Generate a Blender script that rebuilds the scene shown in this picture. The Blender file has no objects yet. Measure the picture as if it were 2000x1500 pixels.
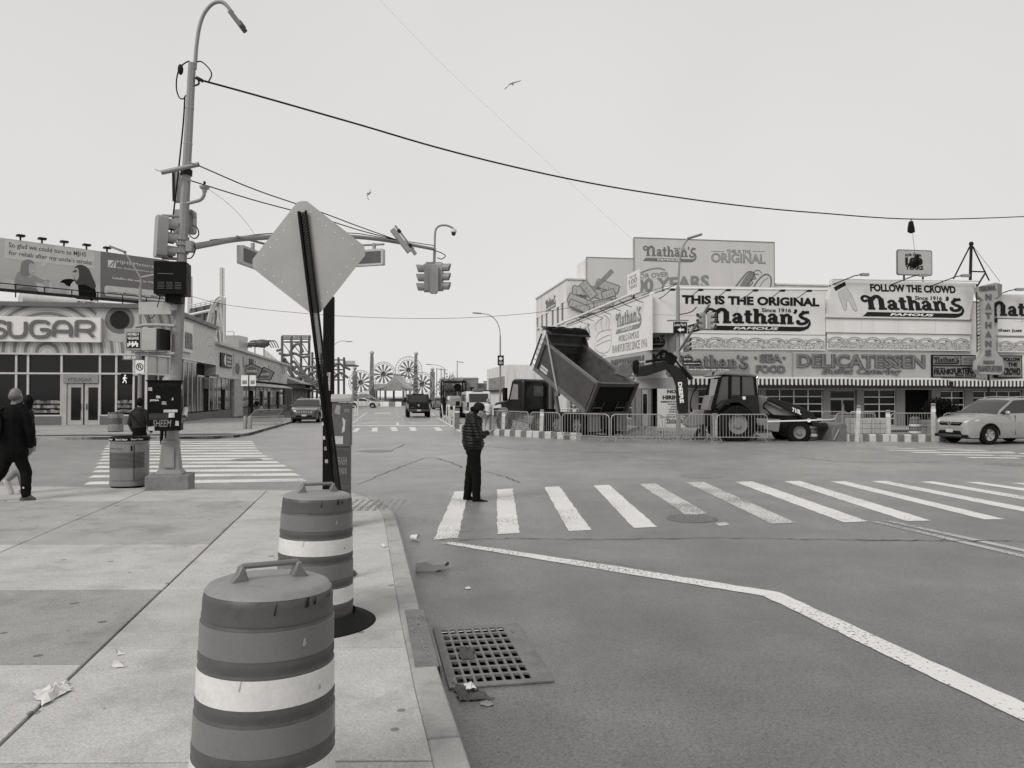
import bpy, bmesh, math, random
import numpy as np
from mathutils import Vector as V, Matrix as MX
from math import sin, cos, pi, radians, atan, atan2, sqrt
random.seed(7)
S = bpy.context.scene
C = bpy.context.collection
# ------------------------------------------------------------------ camera
F, HC, PITCH = 1500.0, 1.80, atan(23/1500.0)
cd = bpy.data.cameras.new('camera'); cam = bpy.data.objects.new('camera', cd); C.objects.link(cam)
cd.sensor_width = 36; cd.lens = F/2000*36; cd.clip_start = .1; cd.clip_end = 4000
cam.location = (0, 0, HC); cam.rotation_euler = (pi/2+PITCH, 0, 0)
S.camera = cam
# ------------------------------------------------------------------ world and sun (overcast daylight)
SUN_EL, SUN_AZ = radians(40), radians(-140)      # azimuth measured clockwise from +Y
w = bpy.data.worlds.new('World'); S.world = w; w.use_nodes = True
nt = w.node_tree; N = nt.nodes; N.clear(); LK = nt.links.new
out = N.new('ShaderNodeOutputWorld'); bg = N.new('ShaderNodeBackground'); LK(bg.outputs[0], out.inputs[0])
sky = N.new('ShaderNodeTexSky'); sky.sky_type = 'NISHITA'; sky.sun_disc = False
sky.sun_elevation = SUN_EL; sky.sun_rotation = SUN_AZ; sky.dust_density = 6; sky.air_density = 1.0
bw = N.new('ShaderNodeRGBToBW'); LK(sky.outputs[0], bw.inputs[0])
tc = N.new('ShaderNodeTexCoord'); sx = N.new('ShaderNodeSeparateXYZ'); LK(tc.outputs['Generated'], sx.inputs[0])
mr = N.new('ShaderNodeMapRange'); mr.inputs[1].default_value = -.02; mr.inputs[2].default_value = .55
mr.inputs[3].default_value = 6.4; mr.inputs[4].default_value = 5.3; LK(sx.outputs[2], mr.inputs[0])
cl = N.new('ShaderNodeTexNoise'); cl.inputs['Scale'].default_value = 1.6; cl.inputs['Detail'].default_value = 3
LK(tc.outputs['Generated'], cl.inputs['Vector'])
ad = N.new('ShaderNodeMath'); ad.operation = 'MULTIPLY_ADD'; ad.inputs[1].default_value = 1.5
LK(cl.outputs[0], ad.inputs[0]); LK(mr.outputs[0], ad.inputs[2])
mx = N.new('ShaderNodeMath'); mx.operation = 'MULTIPLY_ADD'; mx.inputs[1].default_value = .06
LK(bw.outputs[0], mx.inputs[0]); LK(ad.outputs[0], mx.inputs[2])
tint = N.new('ShaderNodeVectorMath'); tint.operation = 'SCALE'; tint.inputs[0].default_value = (1.0, .982, .965)
LK(mx.outputs[0], tint.inputs['Scale']); LK(tint.outputs[0], bg.inputs[0]); bg.inputs[1].default_value = .109
sl = bpy.data.lights.new('sun', 'SUN'); sl.energy = 1.7; sl.angle = radians(25); sl.color = (1, .985, .965)
so = bpy.data.objects.new('sun', sl); C.objects.link(so); so.location = (-20, -10, 60)
sd = V((sin(SUN_AZ)*cos(SUN_EL), cos(SUN_AZ)*cos(SUN_EL), sin(SUN_EL)))
so.rotation_euler = sd.to_track_quat('Z', 'Y').to_euler()
vs = S.view_settings; vs.view_transform = 'Standard'; vs.look = 'None'; vs.exposure = 0; vs.gamma = 1; vs.use_curve_mapping = False
S.cycles.max_bounces = 6; S.cycles.diffuse_bounces = 3; S.cycles.glossy_bounces = 3; S.cycles.transparent_max_bounces = 12
S.cycles.use_adaptive_sampling = True; S.cycles.adaptive_threshold = .02

# ------------------------------------------------------------------ pixel rays (pixels of the 2000x1500 photograph)
def ray(u, v):
    c, s = cos(PITCH), sin(PITCH); q = 750-v
    return V((u-1000, F*c-q*s, F*s+q*c))
def P(u, v, Y): r = ray(u, v); return V((0, 0, HC))+r*(Y/r.y)
def G(u, v, z=0.0): r = ray(u, v); return V((0, 0, HC))+r*((z-HC)/r.z)
TH = atan(245/1500.0)
E1, E2, UP = V((cos(TH), sin(TH), 0)), V((-sin(TH), cos(TH), 0)), V((0, 0, 1))
def ST(a, b, z=0): return E1*a+E2*b+UP*z
def PBp(u, v, b): r = ray(u, v); return V((0, 0, HC))+r*(b/r.dot(E2))
def PAp(u, v, a): r = ray(u, v); return V((0, 0, HC))+r*(a/r.dot(E1))
def ab(p): return p.dot(E1), p.dot(E2), p.z
def PB(u, v, b): return ab(PBp(u, v, b))       # -> (a, b, z) on the cross-street plane
def PA(u, v, a): return ab(PAp(u, v, a))
MST = MX.Rotation(TH, 4, 'Z')                   # street frame: x=a, y=b
def FR(o, x, y):                                # frame matrix: origin, x axis, y axis (z = x cross y)
    x = V(x).normalized(); y = V(y); z = x.cross(y).normalized(); y = z.cross(x)
    return MX(((x.x, y.x, z.x, o[0]), (x.y, y.y, z.y, o[1]), (x.z, y.z, z.z, o[2]), (0, 0, 0, 1)))
def TR(x, y, z): return MX.Translation((x, y, z))
def RZ(a): return MX.Rotation(a, 4, 'Z')
def RX(a): return MX.Rotation(a, 4, 'X')
def RY(a): return MX.Rotation(a, 4, 'Y')

# ------------------------------------------------------------------ mesh builder
class MB:
    def __init__(s, m=None): s.v = []; s.f = []; s.m = m
    def add(s, vs, fs):
        o = len(s.v)
        for p in vs:
            p = V(p); s.v.append(s.m @ p if s.m else p)
        s.f += [[i+o for i in f] for f in fs]; return s
    def box(s, x0, x1, y0, y1, z0, z1):
        return s.add([(x0,y0,z0),(x1,y0,z0),(x1,y1,z0),(x0,y1,z0),(x0,y0,z1),(x1,y0,z1),(x1,y1,z1),(x0,y1,z1)],
                     [(3,2,1,0),(4,5,6,7),(0,1,5,4),(1,2,6,5),(2,3,7,6),(3,0,4,7)])
    def beam(s, p, q, w, h=None, up=(0,0,1)):
        p, q = V(p), V(q); h = h or w; d = (q-p).normalized(); up = V(up)
        if abs(d.dot(up)) > .98: up = V((1,0,0)) if abs(d.x) < .9 else V((0,1,0))
        a = d.cross(up).normalized(); b = a.cross(d); a = a*w/2; b = b*h/2
        return s.add([p-a-b,p+a-b,p+a+b,p-a+b,q-a-b,q+a-b,q+a+b,q-a+b],
                     [(3,2,1,0),(4,5,6,7),(0,1,5,4),(1,2,6,5),(2,3,7,6),(3,0,4,7)])
    def tube(s, pts, r, n=8, cap=True, closed=False):
        pts = [V(p) for p in pts]; k = len(pts); rs = r if isinstance(r, (list, tuple)) else [r]*k
        vs, fs, ref = [], [], None
        for i, p in enumerate(pts):
            if closed: d = pts[(i+1) % k]-pts[i-1]
            else: d = pts[min(i+1, k-1)]-pts[max(i-1, 0)]
            d = d.normalized()
            if ref is None: ref = V((0,0,1)) if abs(d.z) < .9 else V((1,0,0))
            a = d.cross(ref)
            if a.length < 1e-5: a = d.orthogonal()
            a.normalize(); b = d.cross(a).normalized(); ref = a.cross(d)
            vs += [p+a*(rs[i]*cos(2*pi*j/n))+b*(rs[i]*sin(2*pi*j/n)) for j in range(n)]
        for i in range(k if closed else k-1):
            for j in range(n):
                i2 = (i+1) % k
                fs.append((i*n+j, i*n+(j+1) % n, i2*n+(j+1) % n, i2*n+j))
        if cap and not closed: fs += [tuple(range(n))[::-1], tuple(range((k-1)*n, k*n))]
        return s.add(vs, fs)
    def cyl(s, p, q, r, r2=None, n=16): return s.tube([p, q], [r, r if r2 is None else r2], n)
    def lathe(s, prof, n=24, o=(0,0,0), ax='z', sweep=2*pi):
        vs, fs, k = [], [], len(prof); full = sweep > 6.28; m = n if full else n+1
        for r, z in prof:
            for j in range(m):
                t = sweep*j/n; x, y = r*cos(t), r*sin(t)
                p = (x, y, z) if ax == 'z' else ((z, x, y) if ax == 'x' else (y, z, x))
                vs.append((p[0]+o[0], p[1]+o[1], p[2]+o[2]))
        for i in range(k-1):
            for j in range(n):
                j2 = (j+1) % m; fs.append((i*m+j, i*m+j2, (i+1)*m+j2, (i+1)*m+j))
        return s.add(vs, fs)
    def prism(s, poly, t0, t1, ax='y'):
        # polygon in (x,z) extruded along y ('y'); (y,z) along x ('x'); (x,y) along z ('z')
        def q(p, t): return (p[0], t, p[1]) if ax == 'y' else ((t, p[0], p[1]) if ax == 'x' else (p[0], p[1], t))
        n = len(poly); ar = sum(poly[i-1][0]*poly[i][1]-poly[i][0]*poly[i-1][1] for i in range(n))
        if ar < 0: poly = poly[::-1]
        fl = (ax == 'y'); a, b = (t0, t1) if t0 < t1 else (t1, t0)
        if fl: a, b = b, a
        return s.add([q(p, a) for p in poly]+[q(p, b) for p in poly],
                     [tuple(range(n))[::-1], tuple(range(n, 2*n))]+[(i, (i+1) % n, n+(i+1) % n, n+i) for i in range(n)])
    def ell(s, c, r, n=12, m=8, rot=None):
        r = (r, r, r) if not isinstance(r, (tuple, list)) else r; vs = []; fs = []
        for i in range(m+1):
            a = -pi/2+pi*i/m
            for j in range(n):
                t = 2*pi*j/n; p = V((r[0]*cos(a)*cos(t), r[1]*cos(a)*sin(t), r[2]*sin(a)))
                if rot: p = rot @ p
                vs.append(p+V(c))
        for i in range(m):
            for j in range(n): fs.append((i*n+j, i*n+(j+1) % n, (i+1)*n+(j+1) % n, (i+1)*n+j))
        return s.add(vs, fs)
    def quad(s, *p): return s.add(p, [tuple(range(len(p)))])
    def mesh(s, name, sharp=38, weld=False):
        me = bpy.data.meshes.new(name); me.from_pydata([tuple(p) for p in s.v], [], s.f)
        if weld:
            b = bmesh.new(); b.from_mesh(me); bmesh.ops.remove_doubles(b, verts=b.verts, dist=1e-4)
            bmesh.ops.recalc_face_normals(b, faces=b.faces); b.to_mesh(me); b.free()
        me.polygons.foreach_set('use_smooth', [True]*len(me.polygons))
        me.set_sharp_from_angle(angle=radians(sharp)); me.update(); return me
    def build(s, name, mat, parent=None, bevel=0, sharp=38, col=None, weld=False, kind=None):
        me = s.mesh(name, sharp, weld); me.materials.append(mat)
        return link(name, me, parent, bevel, col, kind)
def link(name, me, parent=None, bevel=0, col=None, kind=None):
    o = bpy.data.objects.new(name, me); C.objects.link(o)
    if parent is not None: o.parent = parent
    if bevel:
        b = o.modifiers.new('bevel', 'BEVEL'); b.width = bevel; b.segments = 2; b.limit_method = 'ANGLE'; b.angle_limit = radians(40)
    if col is not None: o.color = (col, col*.985, col*.965, 1)
    if kind: o['kind'] = kind
    return o
def tag(o, label, cat, group=None):
    o['label'] = label; o['category'] = cat
    if group: o['group'] = group
    return o
def thing(name, label, cat, loc=(0,0,0), rz=0, group=None, m=None):
    o = bpy.data.objects.new(name, None); C.objects.link(o); o.empty_display_size = .2
    if m is not None: o.matrix_world = m
    else: o.location = loc; o.rotation_euler = (0, 0, rz)
    return tag(o, label, cat, group)
def copy_tree(o, parent=None):
    c = o.copy(); C.objects.link(c); c.parent = parent
    for ch in o.children: copy_tree(ch, c)
    return c
def structure(o): o['kind'] = 'structure'; return o

# ------------------------------------------------------------------ materials
def Lp(px): c = px/255; return ((c+.055)/1.055)**2.4
def warm(g): return (g, g*.985, g*.965, 1)
MATS = {}
def mat(name, g=.3, rough=.7, metal=0, var=.12, sc=3.0, fine=.06, fsc=60, bump=0, spec=.5, objcol=False, dirt=0, dsc=1.2, coat=0, streak=False, emit=0):
    if name in MATS: return MATS[name]
    if g < .06 and not objcol and rough > .3: g *= .45; spec = min(spec, .12 if rough > .45 else .25)
    m = bpy.data.materials.new(name); m.use_nodes = True; t = m.node_tree; n = t.nodes; L = t.links.new
    b = n['Principled BSDF']; b.inputs['Roughness'].default_value = rough; b.inputs['Metallic'].default_value = metal
    b.inputs['Specular IOR Level'].default_value = spec
    if coat: b.inputs['Coat Weight'].default_value = coat; b.inputs['Coat Roughness'].default_value = .05
    co = n.new('ShaderNodeTexCoord'); vec = co.outputs['Object']
    if streak:
        mp = n.new('ShaderNodeMapping'); mp.inputs['Scale'].default_value = (1, 1, .12); L(vec, mp.inputs[0]); vec = mp.outputs[0]
    a = n.new('ShaderNodeTexNoise'); a.inputs['Scale'].default_value = sc; a.inputs['Detail'].default_value = 5; a.inputs['Roughness'].default_value = .6; L(vec, a.inputs['Vector'])
    f = n.new('ShaderNodeTexNoise'); f.inputs['Scale'].default_value = fsc; f.inputs['Detail'].default_value = 3; L(co.outputs['Object'], f.inputs['Vector'])
    def mul(x, lo, hi):
        r = n.new('ShaderNodeMapRange'); r.inputs[1].default_value = .25; r.inputs[2].default_value = .75
        r.inputs[3].default_value = lo; r.inputs[4].default_value = hi; L(x, r.inputs[0]); return r.outputs[0]
    k = n.new('ShaderNodeMath'); k.operation = 'MULTIPLY'; L(mul(a.outputs[0], 1-var, 1+var), k.inputs[0]); L(mul(f.outputs[0], 1-fine, 1+fine), k.inputs[1])
    fac = k.outputs[0]
    if dirt:
        d = n.new('ShaderNodeTexNoise'); d.inputs['Scale'].default_value = dsc; d.inputs['Detail'].default_value = 8; d.inputs['Roughness'].default_value = .7; L(vec, d.inputs['Vector'])
        r = n.new('ShaderNodeMapRange'); r.inputs[1].default_value = .5; r.inputs[2].default_value = .68; r.inputs[3].default_value = 1; r.inputs[4].default_value = 1-dirt; L(d.outputs[0], r.inputs[0])
        q = n.new('ShaderNodeMath'); q.operation = 'MULTIPLY'; L(fac, q.inputs[0]); L(r.outputs[0], q.inputs[1]); fac = q.outputs[0]
    sc_ = n.new('ShaderNodeVectorMath'); sc_.operation = 'SCALE'; L(fac, sc_.inputs['Scale'])
    if objcol: oi = n.new('ShaderNodeObjectInfo'); L(oi.outputs['Color'], sc_.inputs[0])
    else: sc_.inputs[0].default_value = warm(g)[:3]
    L(sc_.outputs[0], b.inputs['Base Color'])
    rr = mul(a.outputs[0], max(rough-.08, .02), min(rough+.08, 1)); L(rr, b.inputs['Roughness'])
    if bump:
        bp = n.new('ShaderNodeBump'); bp.inputs['Strength'].default_value = bump; bp.inputs['Distance'].default_value = .01; L(f.outputs[0], bp.inputs['Height']); L(bp.outputs[0], b.inputs['Normal'])
    if emit: b.inputs['Emission Color'].default_value = warm(1); b.inputs['Emission Strength'].default_value = emit
    MATS[name] = m; return m
def closed(pts, n=4):
    k = len(pts); c = curve([pts[-1]]+list(pts)+[pts[0], pts[1]], n); return c[n:n+k*n]
def asphalt():
    m = bpy.data.materials.new('asphalt'); m.use_nodes = True; t = m.node_tree; n = t.nodes; L = t.links.new; b = n['Principled BSDF']
    co = n.new('ShaderNodeTexCoord').outputs['Object']
    def noise(s, d=4, r=.6, ty='ShaderNodeTexNoise'):
        x = n.new(ty); x.inputs['Scale'].default_value = s; L(co, x.inputs['Vector'])
        if 'Detail' in x.inputs: x.inputs['Detail'].default_value = d; x.inputs['Roughness'].default_value = r
        return x
    def rng(x, a, c, lo, hi):
        r = n.new('ShaderNodeMapRange'); r.inputs[1].default_value = a; r.inputs[2].default_value = c; r.inputs[3].default_value = lo; r.inputs[4].default_value = hi; L(x, r.inputs[0]); return r.outputs[0]
    def mth(op, x, y):
        k = n.new('ShaderNodeMath'); k.operation = op
        for i, q in enumerate((x, y)):
            if isinstance(q, (int, float)): k.inputs[i].default_value = q
            else: L(q, k.inputs[i])
        return k.outputs[0]
    big = rng(noise(.16, 6).outputs[0], .3, .7, .76, 1.2); mid = rng(noise(1.3, 7, .7).outputs[0], .3, .7, .84, 1.14)
    fine = rng(noise(170, 2).outputs[0], .3, .7, .72, 1.28)
    vo = noise(95, ty='ShaderNodeTexVoronoi'); spk = rng(vo.outputs['Color'], .80, .97, 1, 2.1); grn = rng(noise(48, 3, .8).outputs[0], .32, .68, .68, 1.34); strk = rng(noise(.9, 5, .7).outputs[0], .35, .7, 1.08, .86)
    oil = rng(noise(.55, 8, .75).outputs[0], .60, .74, 1, .72)
    # winding sealed cracks
    wp = n.new('ShaderNodeVectorMath'); wp.operation = 'ADD'; L(co, wp.inputs[0]); wn = noise(.5, 6, .65)
    ws = n.new('ShaderNodeVectorMath'); ws.operation = 'SCALE'; ws.inputs['Scale'].default_value = 2.2; L(wn.outputs['Color'], ws.inputs[0]); L(ws.outputs[0], wp.inputs[1])
    cv = n.new('ShaderNodeTexVoronoi'); cv.feature = 'DISTANCE_TO_EDGE'; cv.inputs['Scale'].default_value = .075; L(wp.outputs[0], cv.inputs['Vector'])
    gap = rng(noise(.35, 2).outputs[0], .56, .62, 0, 1)
    crk = rng(cv.outputs['Distance'], .0009, .0022, .42, 1); crk = mth('MAXIMUM', crk, mth('SUBTRACT', 1, gap))
    f = mth('MULTIPLY', mth('MULTIPLY', mth('MULTIPLY', big, mid), mth('MULTIPLY', fine, spk)), mth('MULTIPLY', oil, mth('MULTIPLY', crk, mth('MULTIPLY', grn, strk))))
    # grazing-angle brightening of the far road painted into its colour, ramp broken by noise
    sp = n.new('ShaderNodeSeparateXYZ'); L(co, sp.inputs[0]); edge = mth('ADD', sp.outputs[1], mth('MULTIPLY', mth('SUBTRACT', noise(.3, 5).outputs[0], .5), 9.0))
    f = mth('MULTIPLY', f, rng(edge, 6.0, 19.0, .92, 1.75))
    s = n.new('ShaderNodeVectorMath'); s.operation = 'SCALE'; s.inputs[0].default_value = warm(.080)[:3]; L(f, s.inputs['Scale']); L(s.outputs[0], b.inputs['Base Color'])
    b.inputs['Roughness'].default_value = .40; b.inputs['Specular IOR Level'].default_value = .6
    bp = n.new('ShaderNodeBump'); bp.inputs['Strength'].default_value = .22; bp.inputs['Distance'].default_value = .004; L(mth('ADD', vo.outputs['Distance'], noise(170, 2).outputs[0]), bp.inputs['Height']); L(bp.outputs[0], b.inputs['Normal'])
    return m
def concrete():
    m = mat('concrete', objcol=True, rough=.88, var=.13, sc=2.2, fine=.22, fsc=75, bump=.4, dirt=.26, dsc=1.5, spec=.3)
    t = m.node_tree; n = t.nodes; L = t.links.new
    # dark round gum spots
    b = n['Principled BSDF']; src = b.inputs['Base Color'].links[0].from_socket
    co = n.new('ShaderNodeTexCoord').outputs['Object']; vo = n.new('ShaderNodeTexVoronoi'); vo.voronoi_dimensions = '2D'; vo.inputs['Scale'].default_value = 2.0; L(co, vo.inputs['Vector'])
    sep = n.new('ShaderNodeSeparateColor'); L(vo.outputs['Color'], sep.inputs[0])
    r = n.new('ShaderNodeMapRange'); r.inputs[1].default_value = .55; r.inputs[2].default_value = 1; r.inputs[3].default_value = 0; r.inputs[4].default_value = .075; L(sep.outputs[0], r.inputs[0])
    lt = n.new('ShaderNodeMath'); lt.operation = 'LESS_THAN'; L(vo.outputs['Distance'], lt.inputs[0]); L(r.outputs[0], lt.inputs[1])
    r2 = n.new('ShaderNodeMapRange'); r2.inputs[3].default_value = 1; r2.inputs[4].default_value = .5; L(lt.outputs[0], r2.inputs[0])
    s = n.new('ShaderNodeVectorMath'); s.operation = 'SCALE'; L(src, s.inputs[0]); L(r2.outputs[0], s.inputs['Scale']); L(s.outputs[0], b.inputs['Base Color'])
    return m
def paint_mat(name, g, wear=.5):
    m = mat(name, g, rough=.75, var=.05, fine=.08, fsc=120, spec=.3)
    t = m.node_tree; n = t.nodes; L = t.links.new; b = n['Principled BSDF']; src = b.inputs['Base Color'].links[0].from_socket
    co = n.new('ShaderNodeTexCoord').outputs['Object']
    a = n.new('ShaderNodeTexNoise'); a.inputs['Scale'].default_value = 38; a.inputs['Detail'].default_value = 6; L(co, a.inputs['Vector'])
    c = n.new('ShaderNodeTexNoise'); c.inputs['Scale'].default_value = .7; c.inputs['Detail'].default_value = 3; L(co, c.inputs['Vector'])
    k = n.new('ShaderNodeMath'); k.operation = 'MULTIPLY_ADD'; k.inputs[1].default_value = .55; L(c.outputs[0], k.inputs[0]); L(a.outputs[0], k.inputs[2])
    r = n.new('ShaderNodeMapRange'); r.inputs[1].default_value = .90-.12*wear; r.inputs[2].default_value = .96-.12*wear; L(k.outputs[0], r.inputs[0])
    mixn = n.new('ShaderNodeMix'); mixn.data_type = 'RGBA'; L(r.outputs[0], mixn.inputs[0]); L(src, mixn.inputs[6]); mixn.inputs[7].default_value = warm(.17); L(mixn.outputs[2], b.inputs['Base Color'])
    return m
def glass(name='window_glass', g=.004, rough=.04, spec=.3):
    return mat(name, g, rough=rough, var=.5, sc=.8, spec=spec)
def mural(name, lo, hi, scale=.35, dist=3.5, bands=4, cen=(0,0,0)):
    if name in MATS: return MATS[name]
    m = bpy.data.materials.new(name); m.use_nodes = True; t = m.node_tree; n = t.nodes; L = t.links.new; b = n['Principled BSDF']
    co = n.new('ShaderNodeTexCoord').outputs['Object']; wv = n.new('ShaderNodeTexWave'); wv.wave_type = 'RINGS'; wv.rings_direction = 'SPHERICAL'
    wv.inputs['Scale'].default_value = scale; wv.inputs['Distortion'].default_value = dist; wv.inputs['Detail'].default_value = .5; wv.inputs['Detail Scale'].default_value = .4; mp = n.new('ShaderNodeMapping'); mp.inputs['Location'].default_value = (-cen[0],-cen[1],-cen[2]); L(co, mp.inputs[0]); L(mp.outputs[0], wv.inputs['Vector'])
    cr = n.new('ShaderNodeValToRGB'); cr.color_ramp.interpolation = 'CONSTANT'; e = cr.color_ramp.elements
    rnd = random.Random(name);
    while len(e) < bands+1: e.new(.5)
    for i, el in enumerate(e): el.position = i/(bands+1); el.color = warm(lo+(hi-lo)*(rnd.random() if i else 0))
    L(wv.outputs['Fac'], cr.inputs[0]); L(cr.outputs[0], b.inputs['Base Color']); b.inputs['Roughness'].default_value = .6
    MATS[name] = m; return m

# ------------------------------------------------------------------ lettering
_TXT = {}
def text_geo(s, bold=0, shear=0, space=1.0):
    k = (s, bold, shear, space)
    if k in _TXT: return _TXT[k]
    cu = bpy.data.curves.new('t', 'FONT'); cu.body = s; cu.size = 1; cu.offset = bold; cu.shear = shear; cu.space_character = space; cu.resolution_u = 3; cu.align_x = 'LEFT'
    o = bpy.data.objects.new('t', cu); C.objects.link(o); dg = bpy.context.evaluated_depsgraph_get()
    me = bpy.data.meshes.new_from_object(o.evaluated_get(dg)); vs = np.array([v.co[:] for v in me.vertices]); fs = [list(p.vertices) for p in me.polygons]
    bpy.data.objects.remove(o); bpy.data.meshes.remove(me); bpy.data.curves.remove(cu)
    mn, mxx = vs.min(0), vs.max(0); vs = (vs-mn)/np.maximum(mxx-mn, 1e-6); asp = (mxx[0]-mn[0])/(mxx[1]-mn[1])
    _TXT[k] = (vs[:, :2], fs, asp); return _TXT[k]
def text(mb, s, x0, x1, y0, y1, z=0.0, bold=.0, shear=0, ext=.01, space=1.0, warp=None):
    """letters of s filling the box x0..x1, y0..y1 of mb's frame, raised from z to z+ext"""
    vs, fs, asp = text_geo(s, bold, shear, space); n = len(vs); up = []
    for a, c in vs:
        x, y = x0+(x1-x0)*a, y0+(y1-y0)*c
        if warp: x, y = warp(a, c, x, y)
        up.append((x, y, z+ext))
    lo = [(p[0], p[1], z) for p in up]; ed = {}
    for f in fs:
        for i in range(len(f)):
            e = (f[i-1], f[i]); ed[e] = ed.get(e, 0)+1
    side = [(a, b, b+n, a+n) for (a, b) in ed if (b, a) not in ed]
    mb.add(up+lo, fs+[(q[1], q[0], q[3], q[2]) for q in side]); return mb
def stroke(mb, pts, w, z, ext, closed=False):
    """flat thick brush stroke in the xy plane of mb's frame"""
    k = len(pts); ws = w if isinstance(w, (list, tuple)) else [w]*k; l = []; r = []
    for i in range(k):
        a = V(pts[i-1] if (i or closed) else pts[0]); c = V(pts[(i+1) % k] if (i < k-1 or closed) else pts[-1])
        d = (V(c)-V(a)).normalized(); nn = V((-d.y, d.x))*ws[i]/2; p = V(pts[i]); l.append(p+nn); r.append(p-nn)
    m = k if closed else k-1; o = 2*k
    vs = [(p.x, p.y, z+ext) for p in l+r]+[(p.x, p.y, z) for p in l+r]; fs = []
    for i in range(m):
        j = (i+1) % k; fs += [(i+k, j+k, j, i), (i, j, j+o, i+o), (j+k, i+k, i+k+o, j+k+o)]
    if not closed: fs += [(k, 0, o, k+o), (k-1, 2*k-1, 2*k-1+o, k-1+o)]
    return mb.add(vs, fs)
def curve(pts, n=5):
    """Catmull-Rom through 2D/3D points"""
    pts = [V(p) for p in pts]; o = []; q = [pts[0]*2-pts[1]]+pts+[pts[-1]*2-pts[-2]]
    for i in range(1, len(q)-2):
        for j in range(n):
            t = j/n; a, b, c, d = q[i-1], q[i], q[i+1], q[i+2]
            o.append(.5*((2*b)+(c-a)*t+(2*a-5*b+4*c-d)*t*t+(3*b-a-3*c+d)*t**3))
    o.append(pts[-1]); return o
def nathans(mb, x0, x1, y0, y1, z=0, ext=.012, fat=1.0, banner=True):
    """the swash logotype: word 'Nathan's' over a banner; returns box of the banner for its own lettering"""
    W, Hh, lo = 8.75, (2.35 if banner else 1.6), (-.75 if banner else -.05); sx_, sy_ = (x1-x0)/W, (y1-y0)/Hh
    k = [0]
    def st(pts, w, smooth=True):
        p = curve([V(q) for q in pts], 4) if (smooth and len(pts) > 2) else [V(q) for q in pts]
        k[0] += 1; zz = ext+(k[0] % 7)*.0016
        ww = [w*fat]*len(p) if not isinstance(w, (list, tuple)) else w
        mb2 = MB(); stroke(mb2, p, ww, 0, zz)
        mb.add([(x0+(q.x)*sx_, y0+(q.y-lo)*sy_, z+q.z) for q in mb2.v], mb2.f)
    def L(o, *segs):
        for pts, w in segs: st([(x+o, y) for x, y in pts], w)
    L(0, ([(.52,1.02),(.34,.86),(.14,.98),(.12,1.25),(.36,1.42),(.72,1.28)], .2), ([(.78,1.36),(.78,.05)], .36), ([(.5,.08),(1.08,.08)], .17),
      ([(.9,1.05),(1.15,1.36),(1.45,1.38),(1.66,1.1)], .28), ([(1.66,1.2),(1.66,.05)], .36), ([(1.38,.08),(2.05,.1)], .17))
    def a_(o): L(o, ([(.66,.8),(.66,.08)], .3), ([(.14,.7),(.3,.93),(.55,.95),(.68,.74)], .2), ([(.62,.52),(.32,.5),(.16,.28),(.32,.1),(.64,.2)], .22), ([(.6,.08),(1.0,.1)], .17))
    a_(2.1); L(3.05, ([(.36,1.36),(.36,.1)], .3), ([(.06,.95),(.7,.95)], .17), ([(.34,.09),(.74,.12)], .17))
    L(3.8, ([(.3,1.5),(.3,.05)], .3), ([(.04,1.46),(.34,1.46)], .15), ([(.06,.08),(.54,.08)], .17), ([(.34,.7),(.6,.97),(.86,.8)], .22), ([(.88,.85),(.88,.05)], .3), ([(.66,.08),(1.2,.1)], .17))
    a_(4.98); L(5.98, ([(.3,.95),(.3,.05)], .3), ([(.04,.93),(.34,.93)], .15), ([(.06,.08),(.54,.08)], .17), ([(.34,.7),(.6,.97),(.86,.8)], .22), ([(.88,.85),(.88,.05)], .3), ([(.66,.08),(1.2,.1)], .17))
    L(7.15, ([(.16,1.55),(.2,1.35),(.06,1.12)], .18))
    L(7.3, ([(1.15,1.28),(.7,1.2),(.42,.92),(.62,.66),(.95,.5),(.88,.16),(.5,.04),(.22,.16),(.28,.42)], .24), ([(.45,.98),(.7,1.42)], .16))
    if banner:
        st([(8.15,.62),(8.42,.5),(8.5,.1),(8.3,-.3),(7.9,-.5)], [.05]*4+[.12]*4+[.2]*4+[.3]*4+[.38])
        sub = MB(); sub.prism([(-.05,-.75),(.4,-.28),(7.95,-.28),(8.3,-.34),(8.1,-.62),(7.7,-.75)], 0, ext, 'z')
        mb.add([(x0+q.x*sx_, y0+(q.y-lo)*sy_, z+q.z) for q in sub.v], sub.f)
    return (x0+2.2*sx_, x0+5.9*sx_, y0+.1*sy_, y0+.37*sy_)
# ================================================================== GROUND
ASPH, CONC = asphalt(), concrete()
WPAINT = paint_mat('road_paint', .70, .2); YPAINT = paint_mat('faded_road_paint', .46, .75); WORN = paint_mat('worn_road_paint', .58, 1.0)
KSTONE = mat('kerb_stone', objcol=True, rough=.85, var=.14, sc=4, fine=.14, fsc=110, dirt=.28, dsc=2.5, bump=.3)
IRON = mat('cast_iron', .19, rough=.62, metal=.25, var=.22, sc=6, fine=.2, fsc=90, bump=.3, dirt=.3, dsc=4)
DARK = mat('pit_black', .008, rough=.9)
JOINT = mat('joint_dirt', .065, rough=.95, fine=.3, fsc=80)
GC = V((-.172, 5.395, 0)); GROT = radians(10.5); GW, GL = .31, .60
def grate_frame(): return TR(*GC) @ RZ(GROT)
mb = MB(grate_frame()); R_ = 1500
i4 = [(-GW,-GL,0),(GW,-GL,0),(GW,GL,0),(-GW,GL,0)]; o4 = [(-R_,-R_,0),(R_,-R_,0),(R_,R_,0),(-R_,R_,0)]
mb.add(i4+o4, [(4,5,1,0),(5,6,2,1),(6,7,3,2),(7,4,0,3)])
road = structure(mb.build('road', ASPH))
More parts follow.
